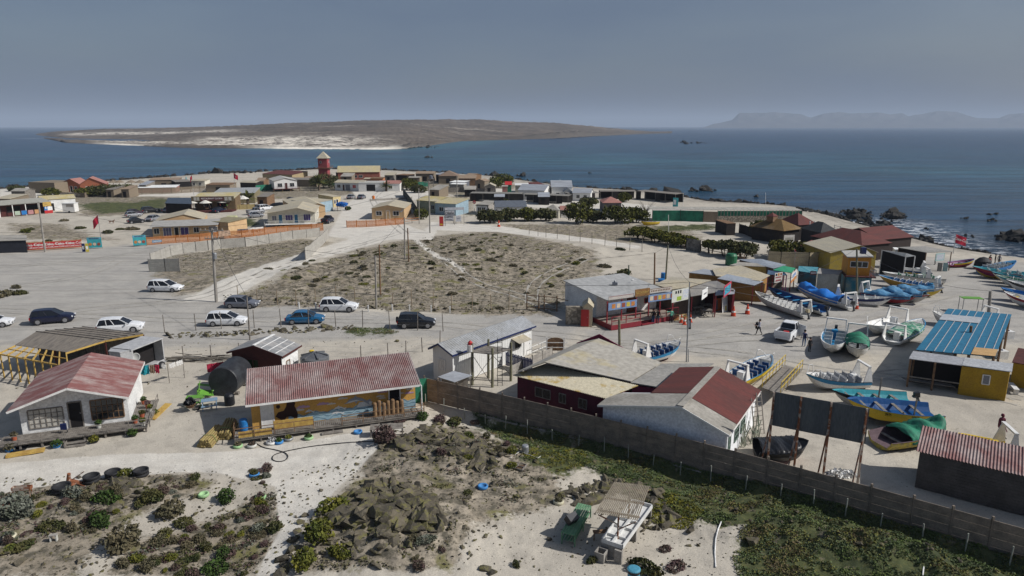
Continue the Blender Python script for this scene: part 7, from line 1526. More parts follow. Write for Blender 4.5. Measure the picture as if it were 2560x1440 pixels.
t = thing('gull', 'white gull resting on the grey restaurant roof', 'gull', P(1581,702,3.55)); MB().lathe([(.02,-.22),(.09,-.1),(.1,.05),(.04,.2)],8,(0,0,.1),axis='x').build('body', white, t); MB().cbox((.2,0,.22),(.1,.06,.07)).build('head', white, t)
t = thing('roof_vent', 'small dark box vent on the grey restaurant roof', 'vent', P(1537,712,3.35)); MB().box(-.3,.3,-.2,.2,0,.3).build('box', cgrey, t); MB().lathe([(.12,.3),(.16,.45),(.05,.55)],10).build('cowl', steel, t)
# boats
wht = mat('boat_white', (.74,.74,.72), .45, (.62,.61,.58), scale=1.5); sky_b = paint('boat_sky_blue',(.03,.22,.42)); dkb = paint('boat_dark_blue',(.012,.05,.14)); ylw = yellowp; seatb = paint('seat_blue',(.015,.07,.20)); greyseat = paint('seat_grey',(.30,.31,.33)); wred = paint('boat_red',(.28,.025,.03)); tealb = paint('boat_teal',(.04,.28,.33)); grh = mat('boat_grey_white',(.48,.48,.46),.6,(.40,.39,.36),scale=1.5)
bluetarp = mat('bright_blue_tarpaulin',(.01,.13,.48),.5,(.02,.18,.55),scale=2); bluenet = mat('striped_blue_netting',(.035,.15,.30),.8,(.10,.24,.37),scale=1.2,stretch=(.5,7,1),lo=.45,hi=.55); grtarp = mat('green_tarpaulin',(.02,.19,.11),.7,(.03,.14,.09),scale=2); stripenet = mat('green_striped_net',(.04,.20,.12),.8,(.35,.42,.36),scale=1.5,stretch=(4,1,1),lo=.49,hi=.55)
boat('white and blue tour boat with rows of blue seats beside the slim lamp pole', (1700,850), (1598,888), wht, sky_b, wht, wred, dkb, 5, seatb, arch=.06, rail=True, beam=2.3)
boat('yellow tour boat with blue seats and white arch behind the maroon roof', (1927,885), (1838,944), ylw, ylw, wht, ylw, sky_b, 5, seatb, arch=.06, rail=True, beam=2.4)
boat('white boat with broad blue band and grey seats below the yellow handrails', (2014,932), (2165,944), wht, sky_b, wht, wht, cblack, 5, greyseat, arch=.08, rail=True, beam=2.3)
boat('white boat with turquoise interior and dark outboard behind the blue and yellow boat', (2080,973), (2283,990), grh, cblack, tealb, grh, cblack, 0, motor=blackp, thwarts=4, beam=2.3, lift=.15)
boat('heavy blue and yellow wooden boat numbered 2630 propped on poles', (2118,995), (2342,1022), ylw, ylw, paint('deep_blue_paint',(.004,.065,.21)), cblack, paint('deep_blue_paint',(.01,.05,.2)), 0, thwarts=4, beam=2.6, lift=.25, k=1.15, seatm=wood_grey, writing=[('2630',.62,.26,1),('KIKA',.33,.24,1),('COQ 20',.08,.22,1)], wm=cblack, tarp=None)
for x, y, tp in ((2190,1030,945),(2250,1070,1030),(2277,1080,1000)):
 p = G(x, y); z = zat(p, x+2, tp); o = MB().beam((0,0,-.1),(.1,0,z),.09,.09).build('prop', wood_grey, loc=(p.x,p.y,0)); tag(o, 'grey prop pole steadying the blue and yellow boat', 'prop', 'props of the blue and yellow boat')
boat('peeling yellow boat half covered by a green tarpaulin', (2363,1050), (2200,1092), mat('peeling_yellow',(.45,.36,.05),.8,(.22,.19,.09),scale=3), None, mat('dull_purple_wood',(.12,.08,.09)), cblack, mat('dull_purple_wood',(.12,.08,.09)), 0, tarp=grtarp, tarp_t=(.28,.92), hump=.55, beam=2.5, thwarts=3)
boat('yellow boat with white arch and cabin behind the blockwork shed', (2385,1085), (2530,1118), ylw, ylw, ylw, wred, ylw, 0, arch=.12, thwarts=3, beam=2.3, k=1.05)
person(G(2500,1128)+Vector((0,.3,1.0)), 0, 'hooded figure in dark red sitting in the yellow boat behind the shed', mat('dark_red_cloth',(.12,.02,.04)), mat('dark_red_cloth',(.12,.02,.04)), mat('dark_red_cloth',(.12,.02,.04)), pose='sit', h=1.6, skinm=mat('dark_red_cloth',(.12,.02,.04)))
boat('white boat with blue edged seats, bow pointing at the viewer, left of the pair', (2080,862), (2090,822), wht, wht, sky_b, grh, wht, 4, grh, arch=.10, motor=blackp, beam=2.4)
boat('white boat under a green net beside the blue edged one, bow to the viewer', (2146,872), (2142,835), grh, grh, wht, grh, cblack, 3, grh, arch=.12, tarp=grtarp, tarp_t=(.2,.7), hump=.8, beam=2.3)
boat('white launch with raised arch and flat white deck, bow left of the net covered boat', (2172,811), (2250,795), wht, wht, wht, grh, wht, 0, arch=.10, rail=True, beam=2.5)
boat('white boat with green striped netting and blue trim left of the blue shade roof', (2306,795), (2232,842), grh, wht, wht, grh, sky_b, 2, wht, arch=.06, tarp=stripenet, tarp_t=(.12,.72), hump=.25, beam=2.5)
boat('white boat with rows of white seats and lettering nearest the open gravel', (1888,727), (2015,778), grh, grh, grh, grh, wht, 7, wht, arch=.03, motor=mat('beige_cover',(.40,.34,.22)), beam=2.0, writing=[('LOBO MARINO',.60,.30,-1)], wm=cblack)
boat('boat with navy hull edge and blue interior between the white seated one and the tarpaulin', (1920,716), (2062,770), grh, dkb, seatb, grh, dkb, 0, motor=blackp, thwarts=5, seatm=sky_b, beam=2.1)
boat('white boat under a vivid blue tarpaulin with an arch at its stern', (1986,706), (2128,758), grh, grh, wht, grh, wht, 0, arch=.03, motor=blackp, tarp=bluetarp, tarp_t=(.12,.86), hump=.75, beam=2.2)
boat('white boat with navy band and upright white seats, bow to the sea', (2234,742), (2085,738), wht, navy, wht, wht, navy, 4, wht, arch=.08, beam=2.1, writing=[('2583',.86,.22,-1)], wm=white)
boat('dark red hulled boat wrapped in blue striped netting', (2290,742), (2160,728), wred, wred, wht, cblack, cblack, 0, tarp=bluenet, tarp_t=(.02,.93), hump=.6, arch=.02, beam=2.3)
boat('pale hulled boat under the same blue striped netting, further out', (2325,736), (2200,722), grh, wred, wht, grh, wht, 0, tarp=bluenet, tarp_t=(.05,.9), hump=.7, beam=2.3)
boat('yellow bowed boat showing past the end of the blue netting', (2362,718), (2230,716), ylw, grh, wht, ylw, grh, 0, tarp=bluenet, tarp_t=(.1,.8), hump=.4, beam=2.2)
boat('orange yellow boat with double rows of blue and white seats', (2196,686), (2345,716), mat('boat_orange',(.42,.25,.03),.6), mat('boat_orange',(.42,.25,.03)), sky_b, grh, wht, 6, seatb, arch=.03, motor=cgrey, beam=2.3, writing=[('CHAROS II',.55,.22,-1)], wm=cblack)
boat('white boat with green seats squeezed behind the orange yellow one', (2205,678), (2360,694), wht, grh, wht, grh, cblack, 5, stripenet, arch=.30, beam=2.2)
boat('blue and yellow bowed boat furthest in the row by the silver sedan', (2201,659), (2330,678), ylw, dkb, wht, dkb, white, 4, grh, arch=.18, beam=2.2)
boat('red and yellow fishing boat drawn up at the beach edge by the bar', (2436,646), (2378,656), wred, ylw, paint('purple_inside',(.2,.06,.16)), wred, sky_b, 0, thwarts=3, beam=1.9, k=.85)
boat('large pink and yellow hulled boat with light blue rim on the beach', (2430,664), (2575,684), mat('dark_pink',(.17,.02,.07)), wred, tealb, ylw, tealb, 4, grh, beam=2.5, k=1.1)
boat('bright blue boat with white seats, bow towards the sea', (2540,650), (2455,672), bluep, bluep, sky_b, bluep, bluep, 5, grh, beam=2.2)
boat('white and yellow nosed boat behind the pink hulled one', (2478,678), (2620,700), wht, navy, tealb, ylw, cblack, 3, grh, beam=2.2, arch=.3)
boat('white boat with green interior, first below the pink hulled boat', (2490,686), (2640,712), wht, tealb, stripenet, wht, wht, 3, grh, beam=2.2)
boat('white boat with black edge, second below the pink hulled boat', (2515,698), (2660,726), wht, cblack, wht, wht, cblack, 0, thwarts=3, beam=2.2)
boat('orange hulled boat with deep blue deck at the right edge', (2502,718), (2650,745), mat('boat_orange',(.4,.2,.03)), bluep, bluep, wred, bluep, 0, thwarts=3, beam=2.2)
boat('white boat with maroon edge and yellow box at the right edge', (2510,727), (2670,770), wht, wred, wht, wht, wht, 0, thwarts=2, seatm=ylw, beam=2.2)
boat('white boat with bow rail peeking past the blue shade roof', (2330,775), (2420,800), grh, wht, wht, grh, cblack, 0, rail=True, beam=2.1)
boat('white boat with an arch behind the thick grey pole', (2400,790), (2485,795), grh, wht, wht, grh, wht, 0, arch=.15, beam=2.2)
t = thing('rubber_boat', 'big black rubber boat end standing by the blue boats', 'inflatable boat', G(2455,672)); MB().lathe([(.3,0),(1.1,.1),(1.2,.5),(1.1,1.6),(.6,2.2),(.1,2.4)],18,(0,0,0)).build('hull', rubber, t); t.scale = (1.1,.8,.8)
boat('yellow boat hull upside down beside the green netting fence', (1602,552), (1645,553), ylw, ylw, wood_grey, ylw, wood_grey, 0, beam=2.0, k=.8)
boat('black hulled boat lying in the shade under the metal hoarding', (2022,1100), (1890,1112), blackp, blackp, blackp, wred, cblack, 0, thwarts=3, beam=2.6, tarp=blackp, tarp_t=(.05,.8), hump=.3)
# blue shade roof and yellow hut on the right
t = thing('shade_roof', 'big shelter with bright blue mesh roof and pale seams', 'shelter'); z1, z2 = 3.0, 3.6
Q = [P(2292,873,z1), P(2418,884,z1), P(2497,878,z1), P(2528,786,z2), P(2368,771,z2)]; mesh_b = mat('blue_mesh_roof',(.015,.135,.235),.8,(.012,.105,.19),scale=3)
BL, BR_, FR_, FL_ = P(2370,771,z2), P(2529,786,z2), P(2488,892,z1), P(2290,874,z1)
m = MB(); roofslab(m, [FL_, FR_, BR_], .05); roofslab(m, [FL_, BR_, BL], .05); m.build('roof', mesh_b, t); m = MB()
for k in range(1,9):
 a, b = FL_.lerp(FR_,k/8.5)+Vector((0,0,.03)), BL.lerp(BR_,k/8.5)+Vector((0,0,.03)); m.beam(a, b, .06,.03)
m.build('seam', mat('pale_batten',(.36,.38,.40)), t)
a0, a1, b0, b1 = FL_.lerp(BL,.68), FL_.lerp(BL,.83), FR_.lerp(BR_,.68), FR_.lerp(BR_,.83); m = MB(); roofslab(m, [a0+Vector((0,0,.07)), a0.lerp(b0,.6)+Vector((0,0,.07)), a1.lerp(b1,.6)+Vector((0,0,.07)), a1+Vector((0,0,.07))], .03); m.build('pale_strip', mat('pale_batten',(.4,.42,.44)), t)
a0, b0 = FL_.lerp(FR_,.70), FR_; m = MB(); roofslab(m, [a0+Vector((0,0,.06)), b0+Vector((0,0,.06)), b0.lerp(BR_,.14)+Vector((0,0,.06)), a0.lerp(BL.lerp(BR_,.7),.14)+Vector((0,0,.06))], .03); m.build('ply_strip', mat('raw_ply',(.46,.29,.13)), t)
for p in (FL_, FR_, BR_, BL, FL_.lerp(BL,.5), FR_.lerp(BR_,.5), FL_.lerp(FR_,.5)): q = p.lerp((FL_+BR_)/2,.04); MB().beam((q.x,q.y,-.1),(q.x,q.y,p.z-.05),.14,.14).build('post', wood_brown, t)
pole((2420,915),(2428,815),.14,.12,'dark leaning timber pole in front of the blue shade roof', wood_brown)
A_, B_ = P(2272,896,2.6), P(2530,930,2.6)
t = thing('boat_hut', 'mustard hut with dark open bay under one grey sheet roof', 'hut'); C_, D_2 = P(2533,910,2.9), P(2283,877,2.9); mid = A_.lerp(B_,.53); midb = D_2.lerp(C_,.53)
m = MB(); roofslab(m, [A_, mid, midb, D_2], .06); m.build('roof', mat('grey_sheet_light',(.34,.345,.36),.6,(.28,.285,.30),scale=.6), t); m = MB(); roofslab(m, [mid+Vector((0,0,.03)), B_+Vector((0,0,.03)), C_+Vector((0,0,.03)), midb+Vector((0,0,.03))], .06); m.build('roof', mat('pale_zinc_hut',(.42,.43,.44),.5,(.36,.37,.38),scale=.6), t)
def inn(p, f=.04): return p.lerp((A_+B_+C_+D_2)/4, f)
w0, w1, w2, w3 = inn(mid,.0), inn(B_), inn(C_,.03), midb; m = MB(); V = [(p.x,p.y,0) for p in (w0,w1,w2,w3)]+[(p.x,p.y,p.z-.07) for p in (w0,w1,w2,w3)]
m.add(V, [(0,1,5,4),(1,2,6,5),(2,3,7,6),(3,0,4,7)]); m.build('wall', mat('mustard_ply',(.36,.22,.012),.75,(.30,.18,.012),scale=1), t)
d_ = (w1-w0).normalized(); d_.z = 0; n_ = Vector((d_.y,-d_.x,0)); a = w0.lerp(w1,.47); a.z = 0; f = MB()
for z in (1.25,2.05): f.beam(a+Vector((0,0,z))+n_*.03, a+d_*.5+Vector((0,0,z))+n_*.03,.06,.06)
for x in (0,.5): f.beam(a+d_*x+Vector((0,0,1.25))+n_*.03, a+d_*x+Vector((0,0,2.05))+n_*.03,.06,.06)
f = f.build('window', white, t); MB().prism([a+Vector((0,0,1.25))+n_*.012, a+d_*.5+Vector((0,0,1.25))+n_*.012, a+d_*.5+Vector((0,0,2.05))+n_*.012, a+Vector((0,0,2.05))+n_*.012], n_*.01).build('pane', cgrey, f)
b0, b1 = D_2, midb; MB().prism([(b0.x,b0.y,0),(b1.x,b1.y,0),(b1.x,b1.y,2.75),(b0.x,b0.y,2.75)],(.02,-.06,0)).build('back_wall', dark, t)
for p in (inn(A_), inn(D_2), A_.lerp(B_,.27)): MB().beam((p.x,p.y,-.1),(p.x,p.y,p.z-.06),.12,.12).build('post', wood_brown, t)
m = MB(); p0, p1 = inn(A_), mid; m.beam((p0.x,p0.y,1.0),(p1.x,p1.y,1.0),.06,.1); m.box(0,0.001,0,.001,0,.001); m.prism([(p0.x,p0.y+.3,.5),(p1.x,p1.y+.3,.5),(p1.x,p1.y+1.0,.5),(p0.x,p0.y+1.0,.5)],(0,0,.06)); m.build('bench', wood_grey, t)
house('yard_hut', 'low mustard hut cut by the right edge beside the boat hut', P(2530,905,2.2), P(2640,925,2.2), depth=4, he=2.2, hr=2.5, kind='mono', wall=mat('mustard_ply',(.36,.2,.01)), roof=wood_red, ov=.1)
t = thing('frame_table', 'tall metal frame with a lime green top behind the blue shade roof', 'table', G(2398,778), -.15); MB().box(0,2.3,-.6,.6,1.7,1.76).build('tabletop', lime, t)
for x in (.05,2.2):
 for y in (-.55,.5): MB().box(x,x+.06,y,y+.06,0,1.7).build('leg', steel, t)
for x, y, s in ((2545,895,'white plastic tank beside the blue shade roof corner'),(2562,845,'white plastic tank lying further back by the shade roof')): t = thing('plastic_tank', s, 'tank', G(x-45,y)); MB().box(-.5,.5,-.4,.4,0,.8).build('tank', white, t); MB().lathe([(.15,.8),(.15,.87)],12).build('cap', navy, t)
p = G(2540,925); t = thing('bench', 'white bench standing at the edge of the mustard hut', 'bench', G(2532,978), 1.2); MB().box(-.9,.9,-.2,.2,.42,.48).build('seat', white, t)
for x in (-.8,.7): MB().box(x,x+.1,-.18,.18,0,.42).build('leg', white, t)
t = thing('ramp', 'pale boardwalk ramp with yellow handrails beside the maroon roofed house', 'ramp'); a, b = G(1962,952), G(1990,915); 
R0, R1, R2, R3 = P(1905,968,1.1), P(1948,985,1.1), P(2005,925,.15), P(1962,912,.15)
m = MB(); m.prism([R0,R1,R2,R3],(0,0,-.1)); m.build('walkway', wood_grey, t)
for a, b in ((R1+Vector((.1,0,0)),R2),(R0,R3)):
 m = MB()
 for k in range(8): q = a.lerp(b,k/7); m.beam(q, q+Vector((0,0,1.0)),.04,.04)
 for z in (1.0,.5): m.beam(a+Vector((0,0,z)), b+Vector((0,0,z)),.04,.04)
 m.build('handrail', yellowp, t)
# trees, bushes, palms
def tree(label, px, py, w, h, flat=1.0, lm=None, trunk=.5, seed=1, n=2600, size=.17, name='tree', cat='tree', group=None, nbl=6, pp=None):
 p = pp if pp is not None else G(px, py); t = thing(name, label, cat, p, 0, group); g_ = random.Random(seed); bl = [(0,0,h-flat*.9,w*.36,w*.3,flat*.8)]; th = h*trunk
 for k in range(nbl):
  a = k*2*math.pi/nbl+g_.uniform(-.4,.4); rr = w*.30*g_.uniform(.7,1.15); bl.append((math.cos(a)*rr, math.sin(a)*rr*.8, h-flat*g_.uniform(.9,1.4), w*g_.uniform(.16,.25), w*g_.uniform(.15,.22), flat*g_.uniform(.5,.8)))
 m = MB()
 for k in range(3): a = k*2.2+seed; q = Vector((math.cos(a)*w*.08, math.sin(a)*w*.08, 0)); e = Vector((math.cos(a)*w*.24, math.sin(a)*w*.2, h-flat)); c_ = q.lerp(e,.5)+Vector((0,0,h*.06)); m.tube(q-Vector((0,0,.3)), c_, .13,.09,6); m.tube(c_, e, .09,.04,6)
 m.build('trunk', bark, t); V, Fq = leafy(bl, n, size, seed); fastmesh('crown', V, Fq, lm or leaf_dk, parent=t); return t
for px, py, w, h, s in ((1600,598,6.5,2.6,'leftmost of the four flat topped trees lining the dark rail fence'),(1638,606,6.0,2.5,'second of the four flat topped trees lining the dark rail fence'),(1678,613,6.0,2.5,'third of the four flat topped trees, by the crossed gate'),(1710,618,5.2,2.3,'yellowish end tree of the four, touching the crossed gate')): tree(s, px, py, w, h, .95, leaf_yel if 'yellowish' in s else leafmat('flat_tree_leaf',(.06,.07,.012),(.12,.11,.02)), seed=px)
tree('small twisted tree right of the crossed gate', 1775, 632, 3.6, 2.3, .7, leafmat('flat_tree_leaf',(.06,.07,.012),(.12,.11,.02)), seed=4); tree('dark spreading tree by the black rail fence', 1815, 640, 5.5, 2.9, 1.0, leaf_dk, seed=5); tree('dark spreading tree nearest the stall roofs', 1855, 645, 5.8, 2.9, 1.1, leaf_dk, seed=6)
tree('long clipped hedge like tree behind the sand coloured panel wall', 1975, 648, 9.5, 3.2, 1.3, leafmat('flat_tree_leaf',(.06,.07,.012),(.12,.11,.02)), seed=7)
BU = [(1222,557,7.5,3.3,'dk','dark bush first in the row below the camping lot'),(1272,552,7,3.2,'dk','second dark bush in the row with olive top'),(1318,552,5.5,3.3,'ye','olive yellow bush third in the row below the camping lot'),(1360,552,6.5,3.2,'dk','dark bush fourth in the row beside the little red roofed hut'),(1445,558,8,5.2,'ye','tall olive bush right of the little red roofed hut'),(1485,556,6,3.2,'dk','dark thicket between the two tall olive bushes'),(1545,558,8.5,4.4,'ye','tall olive bush left of the bare branched tree'),(1590,556,7,3.8,'ye','olive bush nearest the yellow upturned hull'),
  (230,490,11,3,'ye','left part of the dark olive thicket behind the cane fence'),(270,490,12,4,'dk','dark middle of the olive thicket by the cane fence'),(315,486,9,3.6,'ye','yellow olive end of the thicket by the cane fence'),(130,488,6,2.5,'ye','small olive bush behind the yellow roof'),(60,490,5,1.6,'dk','low bush on the far left dune'),(815,470,12,5.5,'dk','big dark bare looking tree beside the red tower'),(920,448,9,4,'ye','olive tree in front of the long yellow roofed house'),
  (1020,475,9,4.5,'ye','olive tree at the campsite edge beside the netting'),(1045,482,6,3,'dk','dark bush beside the campsite netting'),(1235,470,9,4,'ye','olive bush near the shore left of the dark sea rock'),(1260,462,9,4.5,'ye','olive bush right before the dark sea rock'),(1385,452,6,2,'dk','dark bush behind the grey roofed white houses'),(1560,505,5,3,'ye','yellow green bush by the dark lean to rooms'),(1470,515,6,2.6,'dk','dark bush left of the red octagonal roof'),
  (1258,508,3,1.5,'ye','small round yellow bush on the pale lot'),(1900,590,5,3.5,'ye','olive bush against the black pavilion wall'),(870,525,2,1,'gr','small green shrub by the blue tarpaulin'),(1055,548,4,3,'ye','yellow bush between the cabin fence and camping sign'),(770,535,3,1,'gr','low green shrub behind the white blue doored house'),(40,478,6,2,'dk','dark brush at the far left shore')]
for px, py, w, h, k, s in BU: tree(s, px, py, w, h, h*.48, {'dk':leaf_dk,'ye':leafmat('olive_bush_leaf',(.10,.10,.015),(.05,.058,.014)),'gr':leaf_gr}[k], trunk=.3, seed=px, n=int(700+w*150), size=.20 if w > 4 else .12, name='bush', cat='bush', nbl=7)
def palm(px, py, h, r_, label, seed=1):
 t = thing('palm_tree', label, 'palm tree', G(px, py)); MB().tube((0,0,-.2),(0,0,h),.4,.32,10).build('trunk', bark, t); g_ = random.Random(seed)
 for k in range(34):
  a = k*2.4; el = g_.uniform(.15,1.25); m = MB(); pv = Vector((0,0,h)); prev = None; L_ = r_*g_.uniform(.8,1.1)
  for j in range(8):
   u = j/7; rad = L_*math.sin(el)*u+.02; z = h+L_*(math.cos(el)*u*1.0)-L_*.55*u*u*math.sin(el); c_ = Vector((math.cos(a)*rad, math.sin(a)*rad, z)); w = .32*math.sin(math.pi*min(1,u*.9+.12)); sd_ = Vector((-math.sin(a), math.cos(a), -.25))*w; sd2 = Vector((math.sin(a), -math.cos(a), -.25))*w
   if prev: m.add([prev[0],prev[1],c_+sd_,c_], [(0,1,2,3)]); m.add([prev[0],prev[2],c_+sd2,c_], [(0,3,2,1)])
   prev = (c_, c_+sd_, c_+sd2)
  m.build('frond', leafmat('palm_leaf',(.055,.065,.015),(.10,.10,.025)), t)
palm(798,476,2.4,4.8,'tall dark palm beside the green netting fence',1); palm(620,512,1.6,4.0,'sunlit palm behind the white restaurant parasols',2); palm(966,478,1.6,3.0,'small palm in front of the white terrace houses',3); palm(1361,508,.7,1.6,'tiny young palm alone on the pale lot',4)
t = thing('bare_tree', 'leafless grey branching shrub beside the olive bushes', 'bare tree', G(1615,530)); m = MB(); g = random.Random(2)
for k in range(26): a = g.uniform(0,6.3); e = Vector((math.cos(a)*g.uniform(1,2.6), math.sin(a)*2, g.uniform(1.2,3.2))); m.tube((0,0,0), e*.5+Vector((0,0,.2)), .06,.04,5); m.tube(e*.5+Vector((0,0,.2)), e, .04,.015,5)
m.build('branches', mat('bare_branch',(.20,.18,.155)), t)
# sea rocks
def searock(label, pxs_, zs, n, seed, hmax=2.5):
 it = []; g_ = random.Random(seed)
 for k in range(n):
  x = g_.uniform(pxs_[0], pxs_[2]); y = g_.uniform(pxs_[1], pxs_[3]); p = P(x, y, SEA); c_ = 1-abs((x-(pxs_[0]+pxs_[2])/2)/((pxs_[2]-pxs_[0])/2))*.75; s = hmax*c_*g_.uniform(.45,1)*.62
  it.append((p.x, p.y, max(SEA, H(p.x,p.y))+s*.2, s*g_.uniform(.9,1.6), s*g_.uniform(.8,1.3), s*g_.uniform(.7,1.25), seed+k))
 rock_cluster(it, 'sea_rock', label, rock_sea, cat='sea rock')
for i, a in enumerate([('tall dark crag standing off the shore behind the black lean to row', (1668,490,1700,497), 14, 8), ('low dark reef right of the tall crag', (1722,474,1790,480), 16, 4.2), ('dark crag at the shore beside the turquoise board', (1738,508,1815,520), 24, 4.5), ('knobbly grey rocks behind the roofs left of the tall crag', (1600,486,1660,494), 12, 3.5),
   ('chain of black rocks running along the beach edge, upper part', (2000,536,2130,558), 70, 2.5), ('black rocks washed by foam off the beach', (2085,528,2185,550), 50, 2.6), ('wide black rock mass in the white surf', (2200,534,2265,550), 34, 3.0), ('black rock mass above the maroon beach restaurant', (2130,553,2235,578), 60, 2.7), ('big flat dark rock at the right edge of the sea', (2490,588,2600,604), 34, 3.6), ('small dark rock off the right beach', (2412,588,2436,594), 7, 1.5),
   ('low rock far off the right beach', (2465,535,2500,538), 6, 1.8), ('pair of flat rocks in the open water on the right', (2400,545,2435,548), 6, 1.3), ('dark round rock right of the flat pair', (2468,549,2492,554), 6, 1.9), ('lone little rock in front of the surf', (2308,570,2322,574), 4, 1.4), ('dark rocks at the tide line beside the beach bar', (2280,596,2335,614), 26, 2.0), ('dark conical rock in the sea beyond the olive bush', (1292,438,1312,441), 7, 4.5), ('broad black crag behind the beach shacks', (1218,440,1252,446), 14, 5),
   ('tiny low rock in the mid channel', (1466,432,1480,434), 4, 2), ('faint low rock row in the mid water', (1288,448,1325,451), 6, 1.6), ('small dark islet in the wide bay', (1062,392,1082,395), 6, 4), ('pale topped islet far out right of the headland', (1680,355,1765,360), 18, 6), ('dark rocks along the shore behind the white houses', (1475,478,1560,486), 24, 2.4), ('heap of black boulders on the shore beyond the cane fence', (505,438,590,450), 40, 4.5), ('grey rocky knoll beside the boulder heap', (600,441,640,450), 14, 4), ('dark rocks off the headland beach', (1035,362,1095,370), 20, 6), ('rounded rock off the black box store', (1925,520,1945,524), 4, 1.3), ('tiny black rock left of the surf', (1976,528,1990,531), 4, 1.5), ('small black rock beside the white foam', (2015,522,2024,525), 3, 1.4), ('low reef left of the right beach rocks', (1880,490,1898,493), 4, 2.2), ('rock patch in the sea above the sea wall', (1836,500,1860,504),4,1.3)]): searock(a[0], a[1], 0, a[2], i*13+1, a[3])
ob = []
for k in range(260):
 u = random.Random(k); x = u.uniform(1990,2480); y = np.interp(x, [1990,2090,2160,2250,2330,2410,2480], [540,556,576,601,624,643,653])+u.uniform(-7,3); p = P(x, y, SEA+.6); s = u.uniform(.3,.9); ob.append((p.x,p.y,max(SEA,H(p.x,p.y))+.1,s,s*.9,s*.7,k))
rock_cluster(ob, 'shore_rubble', None, rock_sea, kind='stuff')
ob = []
for k in range(420):
 u = random.Random(k+900); x = u.uniform(-20,1960); y = np.interp(x, [0,130,300,430,500,600,700,800,900,1000,1150,1250,1380,1470,1600,1700,1800,1960], [488,477,464,454,447,444,439,434,434,438,446,453,472,484,492,503,522,530])+u.uniform(-1.5,1); p = P(x, y, SEA+.6); s = u.uniform(.4,1.5); ob.append((p.x,p.y,max(SEA,H(p.x,p.y))+.2,s*1.3,s,s*.8,k))
rock_cluster(ob, 'shore_rubble', None, rock_sea, kind='stuff')
# far village (label, px corners, ...)
pal = orangefence; br = mat('brick_wall',(.30,.10,.05),.85,(.24,.08,.045),scale=2); pkr = mat('pink_red_roof',(.33,.16,.13),.85,(.28,.13,.11),scale=.5); cw = mat('pale_cream_wall',(.58,.55,.46),.8); orw = mat('apricot_wall',(.52,.36,.20),.85,(.46,.31,.17),scale=1); purp = mat('purple_curtain',(.06,.04,.16),.5); bdoor = paint('blue_door',(.02,.13,.24)); wgl = ('window', white, None)
Wn = lambda u, w=1.1, z0=.95, z1=2.0, f='f', b=1, pm=None, fm=None: (f, u, w, z0, z1, 'window', fm or white, pm, b)
Dn = lambda u, w=.9, pm=None, f='f', z0=.1, z1=2.1: (f, u, w, z0, z1, 'door', white, pm or dark)
def hs(label, A, B, BR=None, depth=None, he=2.6, hr=3.5, kind='gy', **k): return house(k.pop('name','house'), label, P(A[0],A[1],he), P(B[0],B[1],he), P(BR[0],BR[1],he) if BR else None, depth=depth, he=he, hr=hr, kind=kind, **k)
r, W, D = hs('white timber house with teal doors and purple curtains on a raised white deck', (662,534), (789,531), (792,514), he=3.2, hr=4.3, kind='gy', fx=.64, wall=cw, roof=fib_tan, base=.7, off=1.1, ov=.3, ops=[Wn(.14,1.0,1.4,2.5,pm=cgrey),('f',.27,.8,.75,2.7,'door',white,bdoor),Wn(.45,1.6,1.4,2.6,pm=purp,b=2),('f',.60,.8,.75,2.7,'door',white,bdoor),Wn(.83,1.5,1.2,2.7,pm=purp,b=2),Wn(.6,1.0,1.5,2.4,'r')])
m = MB(); planks(m,-.2,W+.1,-.4,1.4,.7,.2,.02,'x'); m.build('deck', white, r); m = MB(); railing(m,[(-.2,-.4),(W*.42,-.4)],.7,.8,1.2); railing(m,[(W*.55,-.4),(W+.1,-.4),(W+.1,1.4)],.7,.8,1.2); m.build('railing', white, r)
for x in (-.1,W*.3,W*.6,W): MB().box(x-.07,x+.07,-.35,-.2,0,.68).build('pile', wood_brown, r)
hs('tan roofed cabin directly behind the white house with teal doors', (735,518), (815,514), (820,494), he=2.9, hr=3.6, kind='gy', fx=.75, wall=orw, roof=fib_tan, ov=.2, ops=[Dn(.3,f='r'),Wn(.7,.9,f='r')])
hs('small blue and white fronted cabin in the row behind the white house', (796,506), (832,499), depth=8, he=2.9, hr=3.3, kind='mono', wall=mat('pale_blue_wall',(.28,.38,.44)), roof=fib_tan, ov=.1, ops=[Dn(.4,f='r'),Wn(.7,.9,f='r')])
hs('cream cabin at the far end of the cabin row', (832,492), (853,490), depth=7, he=2.9, hr=3.2, kind='mono', wall=mat('butter_wall',(.55,.45,.24)), roof=fib_tan, ov=.1, ops=[Dn(.5,.7),Wn(.8,.7,f='r'),Wn(.2,.6)])
r, W, D = hs('apricot cabin with tan gable roof behind the brown paling fence', (926,521), (1012,521), (1014,507), he=2.7, hr=3.5, wall=orw, roof=fib_tan, ov=.25, ops=[Wn(.22,1.4),Dn(.5,.85,orw),Wn(.75,1.4)])
sat_dish(P(1006,548,0)+Vector((0,-.4,0)), -.4, 'white dish at the corner of the apricot cabin', .45, 1.9)
t = picnic(G(958,552), 0, wood_brown, 'long dark bench table left of the apricot cabin door'); picnic(G(992,552), 0, wood_brown, 'long dark bench table right of the apricot cabin door')
hs('apricot long house with grey veranda roof and purple door', (373,568), (545,562), depth=4.5, he=2.5, hr=3.2, kind='mono', wall=orw, roof=mat('grey_sheet2',(.33,.32,.30),.8), base=.1, off=1.2, ov=.2, ops=[Wn(.06,1.0,.9,2.0),Wn(.22,1.5,.3,2.1,b=2,pm=mat('violet_pane',(.12,.12,.22),.3)),Dn(.36,.8),Wn(.48,1.5,.4,2.1,pm=purp),Wn(.66,1.0,.9,2.0),Wn(.92,1.6,.9,2.0,pm=cgrey)])
